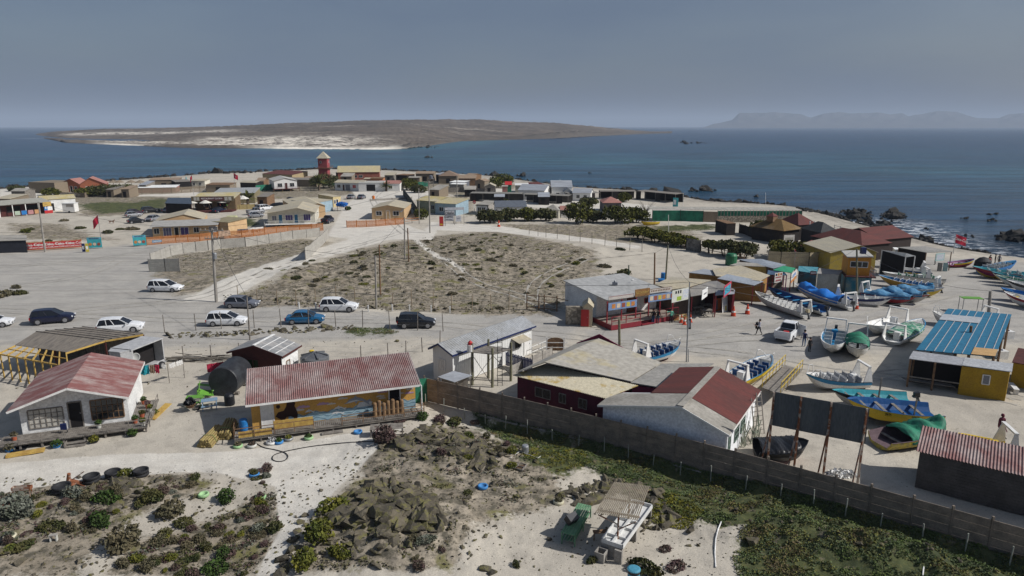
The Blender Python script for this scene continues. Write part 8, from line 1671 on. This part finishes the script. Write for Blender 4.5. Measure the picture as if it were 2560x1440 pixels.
hs('tan gabled roof rising behind the grey veranda roof', (386,553), (510,548), (540,533), he=3.0, hr=4.2, kind='gy', fx=.6, wall=orw, roof=fib_tan, ov=.15); hs('flat roofed annex with apricot walls beside the pale round tank', (515,553), (570,556), depth=6, he=2.9, hr=3.1, kind='mono', wall=orw, roof=mat('olive_roof',(.24,.21,.13)), ov=.2, ops=[Dn(.3,.8)])
t = thing('water_tank', 'cream round water tank lying on the green patch', 'water tank', G(582,562), 0); MB().lathe([(.3,-1.2),(1.05,-1.0),(1.1,0),(1.05,1.0),(.3,1.2)],18,(0,0,1.1),axis='x').build('drum', mat('cream_tank',(.45,.45,.26),.5), t)
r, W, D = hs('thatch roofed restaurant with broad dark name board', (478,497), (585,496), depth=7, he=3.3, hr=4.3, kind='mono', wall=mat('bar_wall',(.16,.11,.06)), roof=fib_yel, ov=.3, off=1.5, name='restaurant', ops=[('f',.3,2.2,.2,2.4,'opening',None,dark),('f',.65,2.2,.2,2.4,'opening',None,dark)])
on(r, 'dark red RESTAURANT GLORIA name board with four pale picture panels', 0, W, -.1, 2.6, 3.9, mat('olive_board',(.15,.12,.07)), [(.06,.12,.15,.85,mat('pale_panel2',(.5,.48,.42))),(.13,.19,.15,.85,mat('pale_panel2',(.5,.48,.42))),(.21,.76,.12,.88,mat('plum_board',(.10,.03,.035))),(.78,.85,.15,.85,mat('pale_panel2',(.5,.5,.4))),(.87,.94,.15,.85,mat('pale_panel2',(.5,.5,.4)))], [('RESTAURANT GLORIA',.48,.55,.42,white,.5)])
for px, py, s in ((485,528,'white parasol furthest left on the restaurant terrace'),(505,522,'white parasol standing behind the two left ones'),(517,528,'white parasol right behind the lime green car'),(561,526,'white parasol alone before the restaurant entrance'),(597,515,'left parasol of the pair by the sunlit palm'),(609,517,'right parasol of the pair by the sunlit palm')):
 t = thing('parasol', s, 'parasol', G(px,py)); MB().tube((0,0,0),(0,0,2.9),.05).build('pole', wood_brown, t); MB().lathe([(1.75,2.25),(1.2,2.55),(.3,3.05),(.03,3.15)],8).build('canopy', mat('parasol_white',(.62,.60,.54)), t); MB().lathe([(.55,.7),(.55,.76)],10).build('table', wood_brown, t); MB().tube((0,0,.0),(0,0,.7),.1).build('table_leg', wood_brown, t)
m = MB(); a, b = G(465,534), G(580,530); 
o = MB().prism([a,b,b+Vector((0,3.0,0)),a+Vector((0,3.0,0))],(0,0,.4)).build('terrace', wood_red); tag(o, 'dark red timber terrace in front of the thatch roofed restaurant', 'terrace')
for px, py, s, c_ in ((490,527,'diner seated left on the terrace in grey',cgrey),(512,529,'diner seated mid terrace in pale shirt',conc),(525,529,'diner seated beside the second parasol in dark clothes',bk),(552,526,'person in red top standing at the restaurant entrance',redp),(568,527,'person in yellow vest on the terrace',lime)): person(G(px,py)+Vector((0,0,.4)), px, s, c_, bk, h=1.65)
fence('tan bamboo planter wall right of the parasols', [G(580,524),G(637,522)], 1.3, 'sheet', mat('bamboo',(.33,.26,.12)), wood_brown, 2)
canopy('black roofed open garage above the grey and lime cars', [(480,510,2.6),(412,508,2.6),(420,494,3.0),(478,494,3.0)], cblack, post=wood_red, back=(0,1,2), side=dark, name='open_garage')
hs('grey flat roofed low building behind the restaurant', (530,484), (637,482), depth=12, he=3.0, hr=3.6, kind='mono', wall=mat('olive_wall',(.20,.17,.10)), roof=mat('pale_blue_roof',(.30,.31,.31)), ov=.2)
r, W, D = hs('little white house on stilts with red deck rails', (683,453), (744,451), (747,444), he=3.6, hr=4.6, wall=white, roof=mat('pale_grey_roof',(.40,.39,.36)), base=.9, ov=.25, ops=[Wn(.25,1.5,1.5,2.8),Dn(.52,.9,wood_red,z0=.95,z1=2.9),Wn(.78,1.5,1.5,2.8),Wn(.5,1,1.6,2.6,'r')])
m = MB(); m.box(-.3,W+.3,-1.2,.3,.8,.95); m.build('deck', wood_red, r); m = MB(); railing(m,[(-.3,-1.2),(W+.3,-1.2)],.95,.8,1.2); m.build('railing', wood_red, r)
for x in (-.2,W*.33,W*.66,W+.1): MB().box(x,x+.15,-1.1,-.95,0,.8).build('stilt', wood_brown, r)
fence('green netting fence left of the little white stilt house', [G(640,478),G(684,474)], 2.0, 'sheet', green_net, wood_grey, 3); fence('green netting fence right of the little white stilt house', [G(746,465),G(838,463)], 2.0, 'sheet', green_net, wood_grey, 3); fence('green netting stretch at the campsite', [G(1020,468),G(1070,466)], 1.8, 'sheet', green_net, wood_grey, 3)
r, W, D = hs('white terrace house with tan roof, left half of the double', (834,456), (905,458), depth=6, he=2.8, hr=3.6, kind='gx', wall=white_old, roof=fib_tan, ov=.25, ops=[Wn(.15,1.3,1.0,2.1),Dn(.33,.8,wood_red),('f',.48,1.8,.2,2.2,'opening',None,cgrey),Wn(.72,1.3,1.0,2.1,pm=redp)])
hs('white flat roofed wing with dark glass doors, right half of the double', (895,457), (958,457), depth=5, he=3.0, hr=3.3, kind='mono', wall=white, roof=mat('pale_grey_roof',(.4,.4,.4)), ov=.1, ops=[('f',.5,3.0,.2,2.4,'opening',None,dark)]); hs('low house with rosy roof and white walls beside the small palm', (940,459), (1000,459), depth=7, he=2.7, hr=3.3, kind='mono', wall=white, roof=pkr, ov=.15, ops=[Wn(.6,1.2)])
r, W, D = hs('red square lookout tower with tan pyramid roof and narrow balcony', (790,396), (819,396), depth=5.0, he=9.5, hr=12.2, kind='pyr', wall=mat('tower_red',(.30,.06,.065),.8,(.24,.05,.055),scale=.8), roof=fib_tan, ov=.5, name='lookout_tower', cat='tower', ops=[Wn(.3,.7,7.6,8.4,pm=dark),Wn(.7,.7,7.6,8.4,'r',pm=dark)])
m = MB(); m.box(-.6,W+.6,-.6,D+.6,5.6,5.75); m.build('balcony', wood_brown, r); m = MB(); railing(m,[(-.6,-.6),(W+.6,-.6),(W+.6,D+.6)],5.75,.9,1.0); m.build('railing', wood_brown, r)
hs('long house with yellow roof and brick red gable end near the shore', (842,431), (950,430), depth=10, he=3.2, hr=5.6, kind='gx', wall=mat('long_wall',(.30,.10,.07)), roof=mat('pale_yellow_roof',(.42,.36,.20),.9,(.38,.33,.22),scale=.3), ov=.3, ops=[Wn(.4,2.0),Wn(.55,1.5),Wn(.5,1.6,1.2,2.8,'r')])
hs('dark open shed with grey roof left of the yellow roofed house', (838,432), (872,432), depth=6, he=3.0, hr=3.4, kind='mono', wall=dark, roof=fib_grey, ov=.2); hs('tan flat house with dark red roof behind the stilt house', (655,434), (730,437), depth=9, he=3.4, hr=4.3, kind='mono', wall=mat('sand_wall',(.36,.28,.16)), roof=roof_maroon, ov=.1, ops=[Wn(.7,1.4)])
hs('low brown shack roof in front of the red tower', (695,448), (790,450), depth=5, he=2.6, hr=3.0, kind='mono', wall=cane, roof=wood_grey, ov=.3)
hs('brick cabin with rosy gable roof and black door, left of the pair', (140,461), (200,461), depth=6, he=2.7, hr=4.6, kind='gy', fx=.6, wall=br, roof=pkr, ov=.35, ops=[Dn(.6,.9),Wn(.8,.9)]); hs('larger brick cabin with rosy gable roof and two windows', (196,462), (266,460), depth=8, he=2.7, hr=5.0, kind='gy', fx=.42, wall=br, roof=pkr, ov=.35, ops=[Wn(.3,1.3),Wn(.58,1.6),Dn(.88,.9,white_old)])
hs('square cane walled enclosure left of the brick cabins', G(70,478)[:2] and (70,455), (135,457), depth=9, he=3.6, hr=3.62, kind='mono', wall=cane, roof=cane, ov=.01, cat='enclosure', name='cane_enclosure')
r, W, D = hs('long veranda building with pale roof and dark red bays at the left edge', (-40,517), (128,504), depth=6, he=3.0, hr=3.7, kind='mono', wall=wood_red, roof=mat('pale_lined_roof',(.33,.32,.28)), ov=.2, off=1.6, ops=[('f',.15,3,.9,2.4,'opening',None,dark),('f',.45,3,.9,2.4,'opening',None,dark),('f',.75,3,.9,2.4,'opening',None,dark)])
for k in range(6): x = .2+(W-.4)*k/5; MB().box(x-.08,x+.08,.1,.26,0,2.95).build('post', white, r)
for k, mm in enumerate((mat('mint_cloth2',(.35,.42,.33)),bluep,mat('rose_cloth',(.4,.2,.2)),mat('peach_cloth',(.45,.25,.12)))): on(r, ('pale green','bright blue','dusty rose','peach')[k]+' cloth hung on the veranda rail of the left building', W*(.42+k*.1), W*(.50+k*.1), -.05, .3, 1.3, mm, name='hanging_cloth', cat='cloth')
on(r, 'ochre board above the tricolour panel at the veranda end', W*.86, W*.99, -.1, 1.9, 3.0, wood_yel, name='board', cat='board'); on(r, 'blue white and red painted panel with a star at the veranda end', W*.87, W*1.0, -.15, .1, 1.8, white_old, [(0,.4,.45,1,bluep),(0,1,0,.45,redp)], [('*',.2,.66,.9,white,.2)], name='tricolour_board', cat='panel')
hs('pale shed with yellow green roof behind the white trailer', (100,500), (190,495), depth=7, he=3.1, hr=3.9, kind='gx', wall=white_old, roof=fib_yel, ov=.2, ops=[Dn(.3),Wn(.7,1.0)])
t = thing('food_trailer', 'white food trailer standing on one wheel axle at the veranda end', 'trailer', G(158,533), .05); MB().box(0,3.0,0,1.9,.35,2.5).build('body', white, t); MB().box(-.1,3.1,-.1,2.0,2.5,2.58).build('roof', white_old, t); MB().box(1.0,2.8,-.02,-.002,1.6,2.3).build('hatch', conc, t); MB().lathe([(.1,-.08),(.3,0),(.1,.08)],12,(1.6,-.02,.3),axis='y').build('wheel', rubber, t)
canopy('black sided low shed cut by the left edge behind the paling', [(68,600,2.3),(-60,604,2.3),(-60,588,2.5),(66,587,2.5)], fib_grey, wall=mat('black_sheet',(.02,.022,.03)))
fence('brown paling fence dressed with long red cola banners', [G(14,628),G(110,624),G(205,618)], 1.5, 'paling', pal, pal, 2.5, w=.12)
a, b = G(45,629), G(205,620); t = thing('red_banner', 'long red Coca-Cola banner tied along the brown paling fence', 'banner', (a.x,a.y-.12,0), math.atan2(b.y-a.y,b.x-a.x)); Lb = (b-a).length; MB().box(0,Lb,-.14,-.11,.35,1.5).build('banner', mat('cola_red',(.45,.015,.02),.6), t)
for k in range(6): text('Coca-Cola', .62, white, (Lb*(.08+k*.165),-.16,1.12), (math.pi/2,0,0), t); text('Coca-Cola', .4, white, (Lb*(.14+k*.165),-.16,.62), (math.pi/2,0,0), t)
mt_ = mat('menu_teal',(.05,.36,.40))
for l, r_, s in (((220,622),(256,621),'teal menu board with three plate pictures at the end of the red banner'),((334,617),(367,615),'teal menu board with three plate pictures at the start of the CABAÑAS fence')):
 pa, pb = G(*l), G(*r_); t = thing('menu_board', s, 'sign', (pa.x,pa.y,0), math.atan2(pb.y-pa.y,pb.x-pa.x)); w = (pb-pa).length; MB().box(0,w,0,.06,.2,2.1).build('board', mt_, t)
 for k in range(3): MB().lathe([(.28,-.02),(.28,0)],14,(w*(.2+.3*k),-.01,.85),axis='y').build('picture', food[k], t)
 MB().box(.1,w-.1,-.012,0,1.75,2.0).build('picture', mat('menu_blue',(.15,.35,.55)), t)
 text('RESTAURANT', .28, cblack, (w/2,-.02,1.9), (math.pi/2,0,0), t, fit=w*.7)
 for x in (.05,w-.1): MB().box(x,x+.08,.06,.14,-.1,2.2).build('leg', wood_brown, t)
for x, mm, s in ((203,navy,'narrow dark blue poster beside the teal menu board'),(212,mat('poster_yellow',(.5,.4,.05)),'narrow yellow poster beside the teal menu board')): board(s, (x,609), (x+8,608.6), .2, 1.7, mm, [(.2,.8,.3,.7,white_old)])
fence('brown paling fence with CABAÑAS sign before the apricot long house', [G(367,613),G(440,607),G(500,603),G(545,598),G(605,594),G(662,588)], 1.5, 'paling', pal, pal, 2.5, w=.12); fence('brown paling fence before the white house with teal doors', [G(662,588),G(720,583),G(808,576)], 1.6, 'paling', pal, pal, 2.5, w=.12)
board('small blue CABAÑAS sign on the brown paling fence', (380,601), (404,599), 1.05, 1.5, mat('sign_blue',(.1,.22,.35)), words=[('CABAÑAS',.5,.5,.62,white,.85)])
fence('brown paling fence in front of the apricot cabin', [G(867,569),G(940,566),G(1012,560)], 1.5, 'paling', pal, pal, 2.5, w=.12); fence('low orange rail fence joining the apricot cabin corner', [G(1012,560),G(1048,556)], 1.2, 'rail', pal, wood_brown, 2)
cloth(G(548,600), G(577,597), 1.1, mat('peach_blanket',(.40,.28,.20)), 'peach blanket draped over the brown paling fence', top=1.75); cloth(G(595,594), G(622,592), .8, cgrey, 'grey cloth sagging over the brown paling fence', top=1.7); cloth(G(628,591), G(660,588), 1.0, white, 'white sheet hung on the brown paling fence', top=1.75)
# campsite signs and beyond
r, W, D = hs('camping reception with yellow green gable roof', (1038,500), (1092,504), depth=9, he=3.0, hr=3.8, kind='gx', wall=mat('pale_green_wall',(.36,.37,.26)), roof=fib_yel, ov=.3, ops=[Wn(.8,1.0)]); hs('pale blue house front with grey lean to beside the reception', (1085,507), (1140,510), depth=7, he=3.0, hr=3.7, kind='mono', wall=mat('pale_blue_wall',(.3,.38,.44)), roof=mat('pale_yellow_roof',(.4,.36,.2)), ov=.2, ops=[Wn(.3,1.2),Dn(.55)])
def sg(label, l, r_, zb, zt, words): board(label, l, r_, zb, zt, mat('sign_greyblue',(.42,.43,.46)), words=words, legs=True)
sg('hand painted CABAÑA sign above the CAMPING board', (1112,527), (1136,526.5), 2.1, 3.3, [('CABAÑA',.5,.5,.7,cblack,.88)]); sg('hand painted CAMPING sign below the CABAÑA board', (1109,539), (1134,538.5), .6, 1.9, [('CAMPING',.5,.72,.42,cblack,.88),('ADELANTE',.5,.25,.25,cblack,.6)]); sg('small lined notice board right of the CAMPING sign', (1139,539), (1153,538.5), .5, 1.9, [('=',.5,.5,.5,cgrey,.6)])
board('dark red letter box board left of the camping signs', (1098,541), (1108,541), 0, 2.2, redp, [(.2,.8,.1,.25,yellowp)]); board('wide thin lettered banner over the camping gate', (1112,519), (1160,518), 3.5, 4.1, mat('sign_greyblue',(.4,.4,.45)), legs=True)
t = thing('stop_sign', 'round red stop sign on a white post by the camping entrance', 'road sign', G(1186,529)); MB().tube((0,0,0),(0,0,2.6),.08).build('pole', white, t); MB().lathe([(.45,-.03),(.45,.03)],8,(0,-.1,2.5),axis='y').build('plate', redp, t); MB().box(-.3,.3,-.14,-.131,2.43,2.57).build('bar', white, t)
FV = [('grey bunker like shed with flat dark roof on the pale lot',(1190,511),(1222,512),7,2.6,2.9,'mono',conc,fib_grey),('white shed front with blue window beside the grey bunker',(1188,514),(1218,515),3,2.3,2.6,'mono',white_old,fib_grey),('house with long slate blue roof behind the dark bushes',(1238,518),(1318,517),6,2.6,3.9,'gx',white_old,mat('slate_blue_roof',(.10,.115,.14),.8)),
 ('white house with pale grey roof, left of the seaside pair',(1294,475),(1362,477),9,2.9,4.4,'gx',white,zinc),('taller white house with grey roof, right of the seaside pair',(1378,468),(1432,468),9,3.6,5.4,'gx',white,zinc),('small white gabled annex at the corner of the seaside pair',(1408,480),(1432,480),5,2.4,3.6,'gy',white,zinc),('low white house with grey roof behind the dark netting row',(1430,482),(1478,483),7,2.5,3.6,'gx',white,zinc),
 ('tiny white hut with red roof among the bushes',(1400,525),(1422,525),3,2.0,2.9,'gx',white,pkr),('small thatched hut left of the tiny red roofed one',(1355,524),(1398,526),4,2.0,3.2,'pyr',cw,fib_grey),('round white kiosk under a faded red octagonal roof',(1506,507),(1556,507),7,2.4,3.7,'pyr',mat('kiosk_dark',(.10,.09,.09)),pkr),
 ('brown shack with flat tan roof on the rocks',(1038,434),(1085,434),9,3.2,3.9,'gx',cane,mat('shack_tan',(.27,.20,.14))),('brown beach shack with pyramid roof left of the white parked van',(1095,440),(1145,440),9,3.0,4.9,'hip',cane,mat('shack_brown',(.20,.14,.10))),('dark shack with olive roof right of the white parked van',(1145,446),(1190,446),7,2.8,3.6,'mono',wood_brown,mat('shack_tan',(.3,.2,.1))),('black netted box shack beside the red gabled house',(988,437),(1018,438),6,3.0,3.1,'mono',dk,wood_brown),
 ('flat white roofed store on the campsite slope',(1122,455),(1160,456),6,2.4,2.6,'mono',cgrey,white_old),('low shed with weathered white front near the blue barrel',(1124,460),(1160,461),3,2.2,2.4,'mono',conc,white_old),('small pink walled hut with white door near the shore',(1254,466),(1270,466),3,2.6,2.8,'mono',mat('rose_wall',(.3,.15,.13)),fib_grey),('little red roofed hut behind the pink walled hut',(1262,462),(1280,462),4,2.8,3.8,'gx',green_net,redp),
 ('white scaffold like shelter behind the seaside pair',(1287,463),(1338,463),6,2.4,2.6,'mono',conc,white),('red sheet roof hut behind the seaside pair',(1335,462),(1362,461),5,2.8,3.3,'mono',redp,roof_maroon),('tan timber beach bar with flat roof behind the cane fence',(370,450),(445,449),6,3.2,3.6,'mono',cane,mat('shack_tan',(.27,.2,.14))),('thatch lean to beside the tan beach bar',(438,455),(480,453),6,2.8,3.2,'mono',dark,wood_grey),
 ('brown reed hut behind the restaurant roof',(512,462),(575,462),6,2.8,3.1,'mono',cane,wood_brown),('white walled shop front on the beach left of the reed hut',(470,452),(512,452),5,2.6,3.0,'mono',cw,fib_tan),('low white roof with a rosy patch behind the cane fence',(330,470),(440,468),6,1.8,2.2,'mono',mat('rose_wall',(.3,.15,.13)),white_old),('pale roofed stone cottage at the far left edge',(-20,497),(25,497),8,2.4,3.0,'mono',cane,fib_tan),
 ('small orange shed with flat roof below the yellow roofed house',(925,446),(958,446),5,2.4,2.6,'mono',mat('orange_shed',(.42,.18,.08)),wood_brown),('pale orange low wall hut before the long house',(908,447),(928,447),4,2.2,2.4,'mono',mat('salmon',(.45,.25,.18)),fib_tan)]
for s, A, B, d_, he, hr, kd, wl, rf in FV:
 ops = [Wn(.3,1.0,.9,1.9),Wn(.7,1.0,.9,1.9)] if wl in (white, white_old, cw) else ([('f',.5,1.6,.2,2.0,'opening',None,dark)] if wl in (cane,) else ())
 hs(s, A, B, depth=d_, he=he, hr=hr, kind=kd, wall=wl, roof=rf, ov=.2, ops=ops, name='hut' if 'hut' in s or 'shack' in s or 'shed' in s else 'house')
for px, s in ((285,'first straw beach umbrella on the left shore'),(300,'second straw beach umbrella, beside the white dish'),(330,'third straw beach umbrella on the left shore'),(352,'fourth straw beach umbrella, nearest the beach bar')):
 t = thing('straw_umbrella', s, 'beach umbrella', G(px,470)); MB().tube((0,0,0),(0,0,2.2),.08).build('pole', wood_brown, t); MB().lathe([(1.9,2.0),(1.2,2.4),(.1,2.9)],12).build('thatch', cane, t)
for px, s in ((429,'closed turquoise parasol left of the small red flag'),(467,'closed turquoise parasol right of the small red flag')): t = thing('closed_parasol', s, 'parasol', G(px,462)); MB().tube((0,0,0),(0,0,3),.05).build('pole', wood_brown, t); MB().lathe([(.3,.9),(.35,1.5),(.1,3.1)],8).build('canopy', tealb, t)
canefence = cane
fence('grey cane fence stretching along the dune on the left', [G(330,488),G(430,484),G(500,480),G(530,478)], 2.0, 'paling', cane, wood_grey, 3, w=.2, gap=.06); fence('sloping cane fence left of the olive thicket', [G(152,492),G(212,494),G(245,486)], 1.5, 'paling', cane, wood_grey, 3, w=.2, gap=.06)
for i, (l, r_, h) in enumerate((((1175,503),(1305,505),2.4),((1305,505),(1420,510),2.3),((1420,502),(1500,500),2.2),((1500,498),(1590,498),2.4),((1590,498),(1688,508),2.6))):
 a, b = G(*l), G(*r_); t = thing('netting_shelter', ('open grey netting pens, first bay row from the camping sign','open grey netting pens below the seaside white houses','dark netting pens with shrubs behind the red octagonal roof','dark rooms of the long lean to, near the olive shrub','black end rooms of the long lean to beside the turquoise board')[i], 'shelter'); d = (b-a).normalized(); n_ = Vector((-d.y,d.x,0)); m = MB(); roofslab(m, [a+Vector((0,0,h)), b+Vector((0,0,h)), b+n_*4+Vector((0,0,h+.1)), a+n_*4+Vector((0,0,h+.1))], .06); m.build('roof', mat('netting_roof',(.20,.19,.17),.95) if i < 3 else wood_grey, t)
 MB().prism([a+n_*4,b+n_*4,b+n_*4+Vector((0,0,h)),a+n_*4+Vector((0,0,h))],(0,.05,0)).build('back_wall', mat('netting_grey',(.13,.12,.11),.95,(.09,.085,.08),scale=1) if i < 3 else dk, t); N_ = max(2,round((b-a).length/4))
 for k in range(N_+1):
  q = a.lerp(b,k/N_); MB().box(-.06,.06,-.06,.06,-.1,h-.05).build('post', wood_grey, t, loc=q)
  if k < N_ and (k+i)%2 == 0: q2 = a.lerp(b,(k+.5)/N_); MB().prism([q,q2,q2+Vector((0,0,h-.08)),q+Vector((0,0,h-.08))],n_*.04).build('panel', dk, t)
board('turquoise and white picture board at the end of the black lean to', (1683,494), (1696,495), .2, 2.9, mat('turq_board',(.08,.38,.40)), [(.1,.6,.3,.8,white_old)])
fence('green netting fence bays with flat roof line beside the olive bush', [G(1630,553),G(1700,553),G(1757,555)], 2.6, 'sheet', green_net, wood_grey, 6); fence('grey reed fence bay between the netting and the stone wall', [G(1757,555),G(1793,556)], 2.5, 'sheet', cane, wood_grey, 3)
a, b = G(1793,556), G(2003,556); t = thing('stone_wall', 'low rubble stone sea wall with green netting strip and roof above', 'wall'); m = MB(); m.prism([a,b,b+Vector((0,.5,0)),a+Vector((0,.5,0))],(0,0,1.5)); m.build('wall', mat('rubble_stone',(.3,.3,.2)), t); MB().prism([a+Vector((0,.1,1.5)),b+Vector((0,.1,1.5)),b+Vector((0,.1,2.7)),a+Vector((0,.1,2.7))],(0,.05,0)).build('netting', green_net, t)
for k in range(27): q = a.lerp(b,k/26); MB().box(-.07,.07,0,.08,1.5,2.8).build('post', wood_grey, t, loc=q)
m = MB(); a2, b2 = G(1628,553), b; roofslab(m, [a2+Vector((0,0,2.85)), b2+Vector((0,0,2.85)), b2+Vector((0,5,2.95)), a2+Vector((0,5,2.95))], .06); m.build('roof', mat('bleached_roof',(.36,.34,.30),.9,(.25,.24,.21),scale=.6,stretch=(3,1,1)), t)
# far cars
FC = [('hatch',csilver,(318,545),(356,541),'silver hatchback with open space around at the left of the far car park'),('sedan',cblack,(322,560),(364,557),'black sedan in front of the silver hatchback in the far car park'),('suv',mat('car_plum',(.03,.012,.03),.3),(325,541),(362,537),'dark plum car wedged behind the silver hatchback'),('suv',cblack,(358,534),(402,530),'big black off roader in the far car park'),('sedan',csilver,(376,556),(412,547),'silver blue estate with pale rear window in the far car park'),
 ('sedan',csilver,(624,546),(661,543),'silver sedan beside the white house with teal doors'),('pickup',csilver,(622,538),(664,534),'silver pickup truck parked behind the silver sedan'),('suv',cwhite,(650,528),(688,524),'white jeep parked behind the silver pickup'),('sedan',cwhite,(563,588),(612,582),'white sedan partly hidden by the brown paling fence'),('sedan',csilver,(2262,657),(2310,657),'silver sedan parked before the dark beach bar'),('sedan',cgrey,(825,455),(845,453),'grey car by the netting fence below the red tower'),('van',cwhite,(1128,448),(1150,446),'white van parked between the beach shacks'),('hatch',cgrey,(1066,452),(1082,450),'grey car parked on the campsite slope')]
for k, c_, l, r_, s in FC: car(k, c_, l, r_, s, name='car')
for px, py, c_, s, k, rz_ in ((425,530,cgrey,'grey sedan seen from behind beside the lime green hatchback','sedan',80),(451,526,clime,'lime green hatchback at the dark open garage','hatch',70),(547,531,cnavy,'dark sedan parked nose in at the restaurant terrace','sedan',75),(820,557,cnavy,'dark pickup seen from behind beside the cabin row','pickup',82),(878,497,csilver,'silver car facing the white terrace houses, left of two','sedan',84),(904,497,cgrey,'grey car facing the white terrace houses, right of two','sedan',84)):
 t = car(k, c_, (px-10,py), (px+10,py), s, rz=R(rz_), L=4.3)
t = thing('covered_boat', 'long black covered boat on the lot behind the white house', 'boat', G(700,521), .1); MB().lathe([(.1,-3),(.8,-1.8),(1.0,0),(.8,2),(.1,3.2)],14,(0,0,.7),axis='x').build('cover', blackp, t)
t = thing('water_tank', 'round black water tank behind the covered boat', 'water tank', G(726,512)); MB().lathe([(1.0,0),(1.0,1.7),(.8,2.1),(.1,2.3)],18).build('drum', blackp, t)
t = thing('blue_stall', 'small stall covered with bright blue tarpaulin by the cabin row', 'stall', G(856,527)); V,Fq = leafy([(0,0,1.7,1.4,.9,.55)],700,.2,4); fastmesh('tarpaulin', V, Fq, bluetarp, parent=t)
for x in (-1.2,1.2): MB().box(x-.05,x+.05,-.4,-.3,0,1.3).build('leg', wood_brown, t)
t = thing('orange_barrel', 'orange barrel standing on the low stone edge', 'barrel', G(934,500)); MB().lathe([(.4,0),(.4,1.2),(.2,1.3)],12).build('drum', mat('orange_drum',(.6,.15,.01)), t)
t = thing('dog', 'brown dog walking across the sandy lot', 'dog', G(280,559), .2); m = bpy.data.meshes.new('body'); J = [((-.4,0,.55),.11),((0,0,.56),.12),((.3,0,.58),.14),((.48,0,.72),.08),((.62,0,.82),.08),((.78,0,.78),.045)]; E = [(i,i+1) for i in range(5)]
for rt, x, lg in ((0,-.42,((-.38,.40),(-.5,.24),(-.44,.03))),(2,.32,((.32,.36),(.30,.2),(.34,.03)))):
 for s in (-1,1):
  pr = rt
  for (xx, zz), rr in zip(lg,(.06,.035,.03)): J.append(((xx+s*.06,s*.09,zz),rr)); E.append((pr,len(J)-1)); pr = len(J)-1
J.append(((-.62,0,.66),.03)); E.append((0,len(J)-1)); J.append(((-.8,0,.74),.02)); E.append((len(J)-2,len(J)-1))
m.from_pydata([j[0] for j in J], E, []); o = bpy.data.objects.new('body', m); C.objects.link(o); o.modifiers.new('k','SKIN'); o.modifiers.new('s','SUBSURF').levels = 1
for v, j in zip(m.skin_vertices[0].data, J): v.radius = (j[1], j[1])
m.skin_vertices[0].data[0].use_root = True; m.materials.append(mat('dog_brown',(.14,.07,.035))); o.parent = t; MB().cbox((.6,-.05,.92),(.05,.03,.1)).cbox((.6,.05,.92),(.05,.03,.1)).build('ear', mat('dog_brown',(.1,.05,.03)), t)
fence('dark green shade netting wall running down beside the campsite track', [G(1008,488),G(1030,520),G(1045,545)], 2.4, 'sheet', mat('charcoal_net',(.03,.04,.035),.9), wood_grey, 3)
t = thing('water_tower', 'small lattice stand with a grey tank on the campsite slope', 'water tower', G(1078,468)); 
for x in (-.8,.8):
 for y in (-.8,.8): MB().box(x-.06,x+.06,y-.06,y+.06,0,3).build('leg', wood_grey, t)
MB().box(-1,1,-1,1,3,3.1).build('platform', wood_grey, t); MB().lathe([(.7,3.1),(.7,4.1),(.1,4.4)],14).build('drum', cgrey, t)
SK = [cane, wood_brown, wood_grey, mat('sand_wall',(.36,.28,.16)), conc, dk]; g = random.Random(77)
XV = [((262,474),(284,474),'straw windbreak shack between the brick cabins and the beach'),((300,473),(322,473),'grey board shack under the straw umbrellas'),((345,462),(365,462),'narrow grey shack left of the tan beach bar'),((598,456),(640,457),'dark board shack right of the black boulder heap'),((640,452),(660,452),'tiny brown shack touching the maroon roofed house'),((748,447),(788,448),'brown board shed between stilt house and red tower'),
 ((960,438),(985,438),'grey lumber shed right of the long yellow roofed house'),((1020,444),(1050,444),'straw walled yard behind the campsite netting'),((1088,436),(1104,437),'small dark shack among the beach shacks'),((1160,438),(1182,439),'brown board shack beside the white parked van'),((1186,452),(1212,453),'straw roofed lean to before the broad black crag'),((1210,466),(1240,466),'grey board yard shed by the olive bushes'),((1070,474),(1098,475),'straw screened wash hut on the campsite slope'),((1160,474),(1190,474),'dark canvas shelter on the campsite slope'),
 ((25,478),(62,478),'grey board shack left of the cane walled enclosure'),((640,492),(668,492),'purple brown board yard beneath the stilt house'),((1345,492),(1375,492),'low dark store under the seaside white houses'),((850,441),(880,441),'straw yard wall in front of the grey roofed open shed'),((1235,492),(1262,492),'bleached board shed on the pale lot above the slate roof')]
for A, B, s in XV:
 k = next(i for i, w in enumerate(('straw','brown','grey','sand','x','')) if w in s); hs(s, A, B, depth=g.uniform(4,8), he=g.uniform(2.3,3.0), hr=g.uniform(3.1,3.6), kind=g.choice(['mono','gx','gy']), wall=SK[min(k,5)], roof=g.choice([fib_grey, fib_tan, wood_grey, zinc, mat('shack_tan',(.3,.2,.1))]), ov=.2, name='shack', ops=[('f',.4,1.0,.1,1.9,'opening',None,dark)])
fence('straw screen fence behind the little white stilt house', [G(640,462),G(700,458),G(780,460)], 1.8, 'sheet', cane, wood_grey, 4); fence('grey board fence along the campsite slope', [G(1090,482),G(1150,480),G(1230,484)], 1.6, 'sheet', wood_grey, wood_grey, 4); fence('low pale stone edging of the car park by the terrace houses', [G(925,503),G(980,500),G(1030,497)], .6, 'sheet', conc, conc, 4)
# sea haze
hz = MB().box(-26500, 26500, -3000, 27500, -12, 330).build('haze', None)
hm = bpy.data.materials.new('sea_haze'); hm.use_nodes = True; nt = hm.node_tree; nt.nodes.clear()
o_ = nt.nodes.new('ShaderNodeOutputMaterial'); pv = nt.nodes.new('ShaderNodeVolumePrincipled')
pv.inputs['Color'].default_value = (.60,.72,.90,1); pv.inputs['Density'].default_value = 0.00011; pv.inputs['Anisotropy'].default_value = 0.0
nt.links.new(pv.outputs[0], o_.inputs['Volume'])
hz.data.materials.clear(); hz.data.materials.append(hm); hz['kind'] = 'stuff'
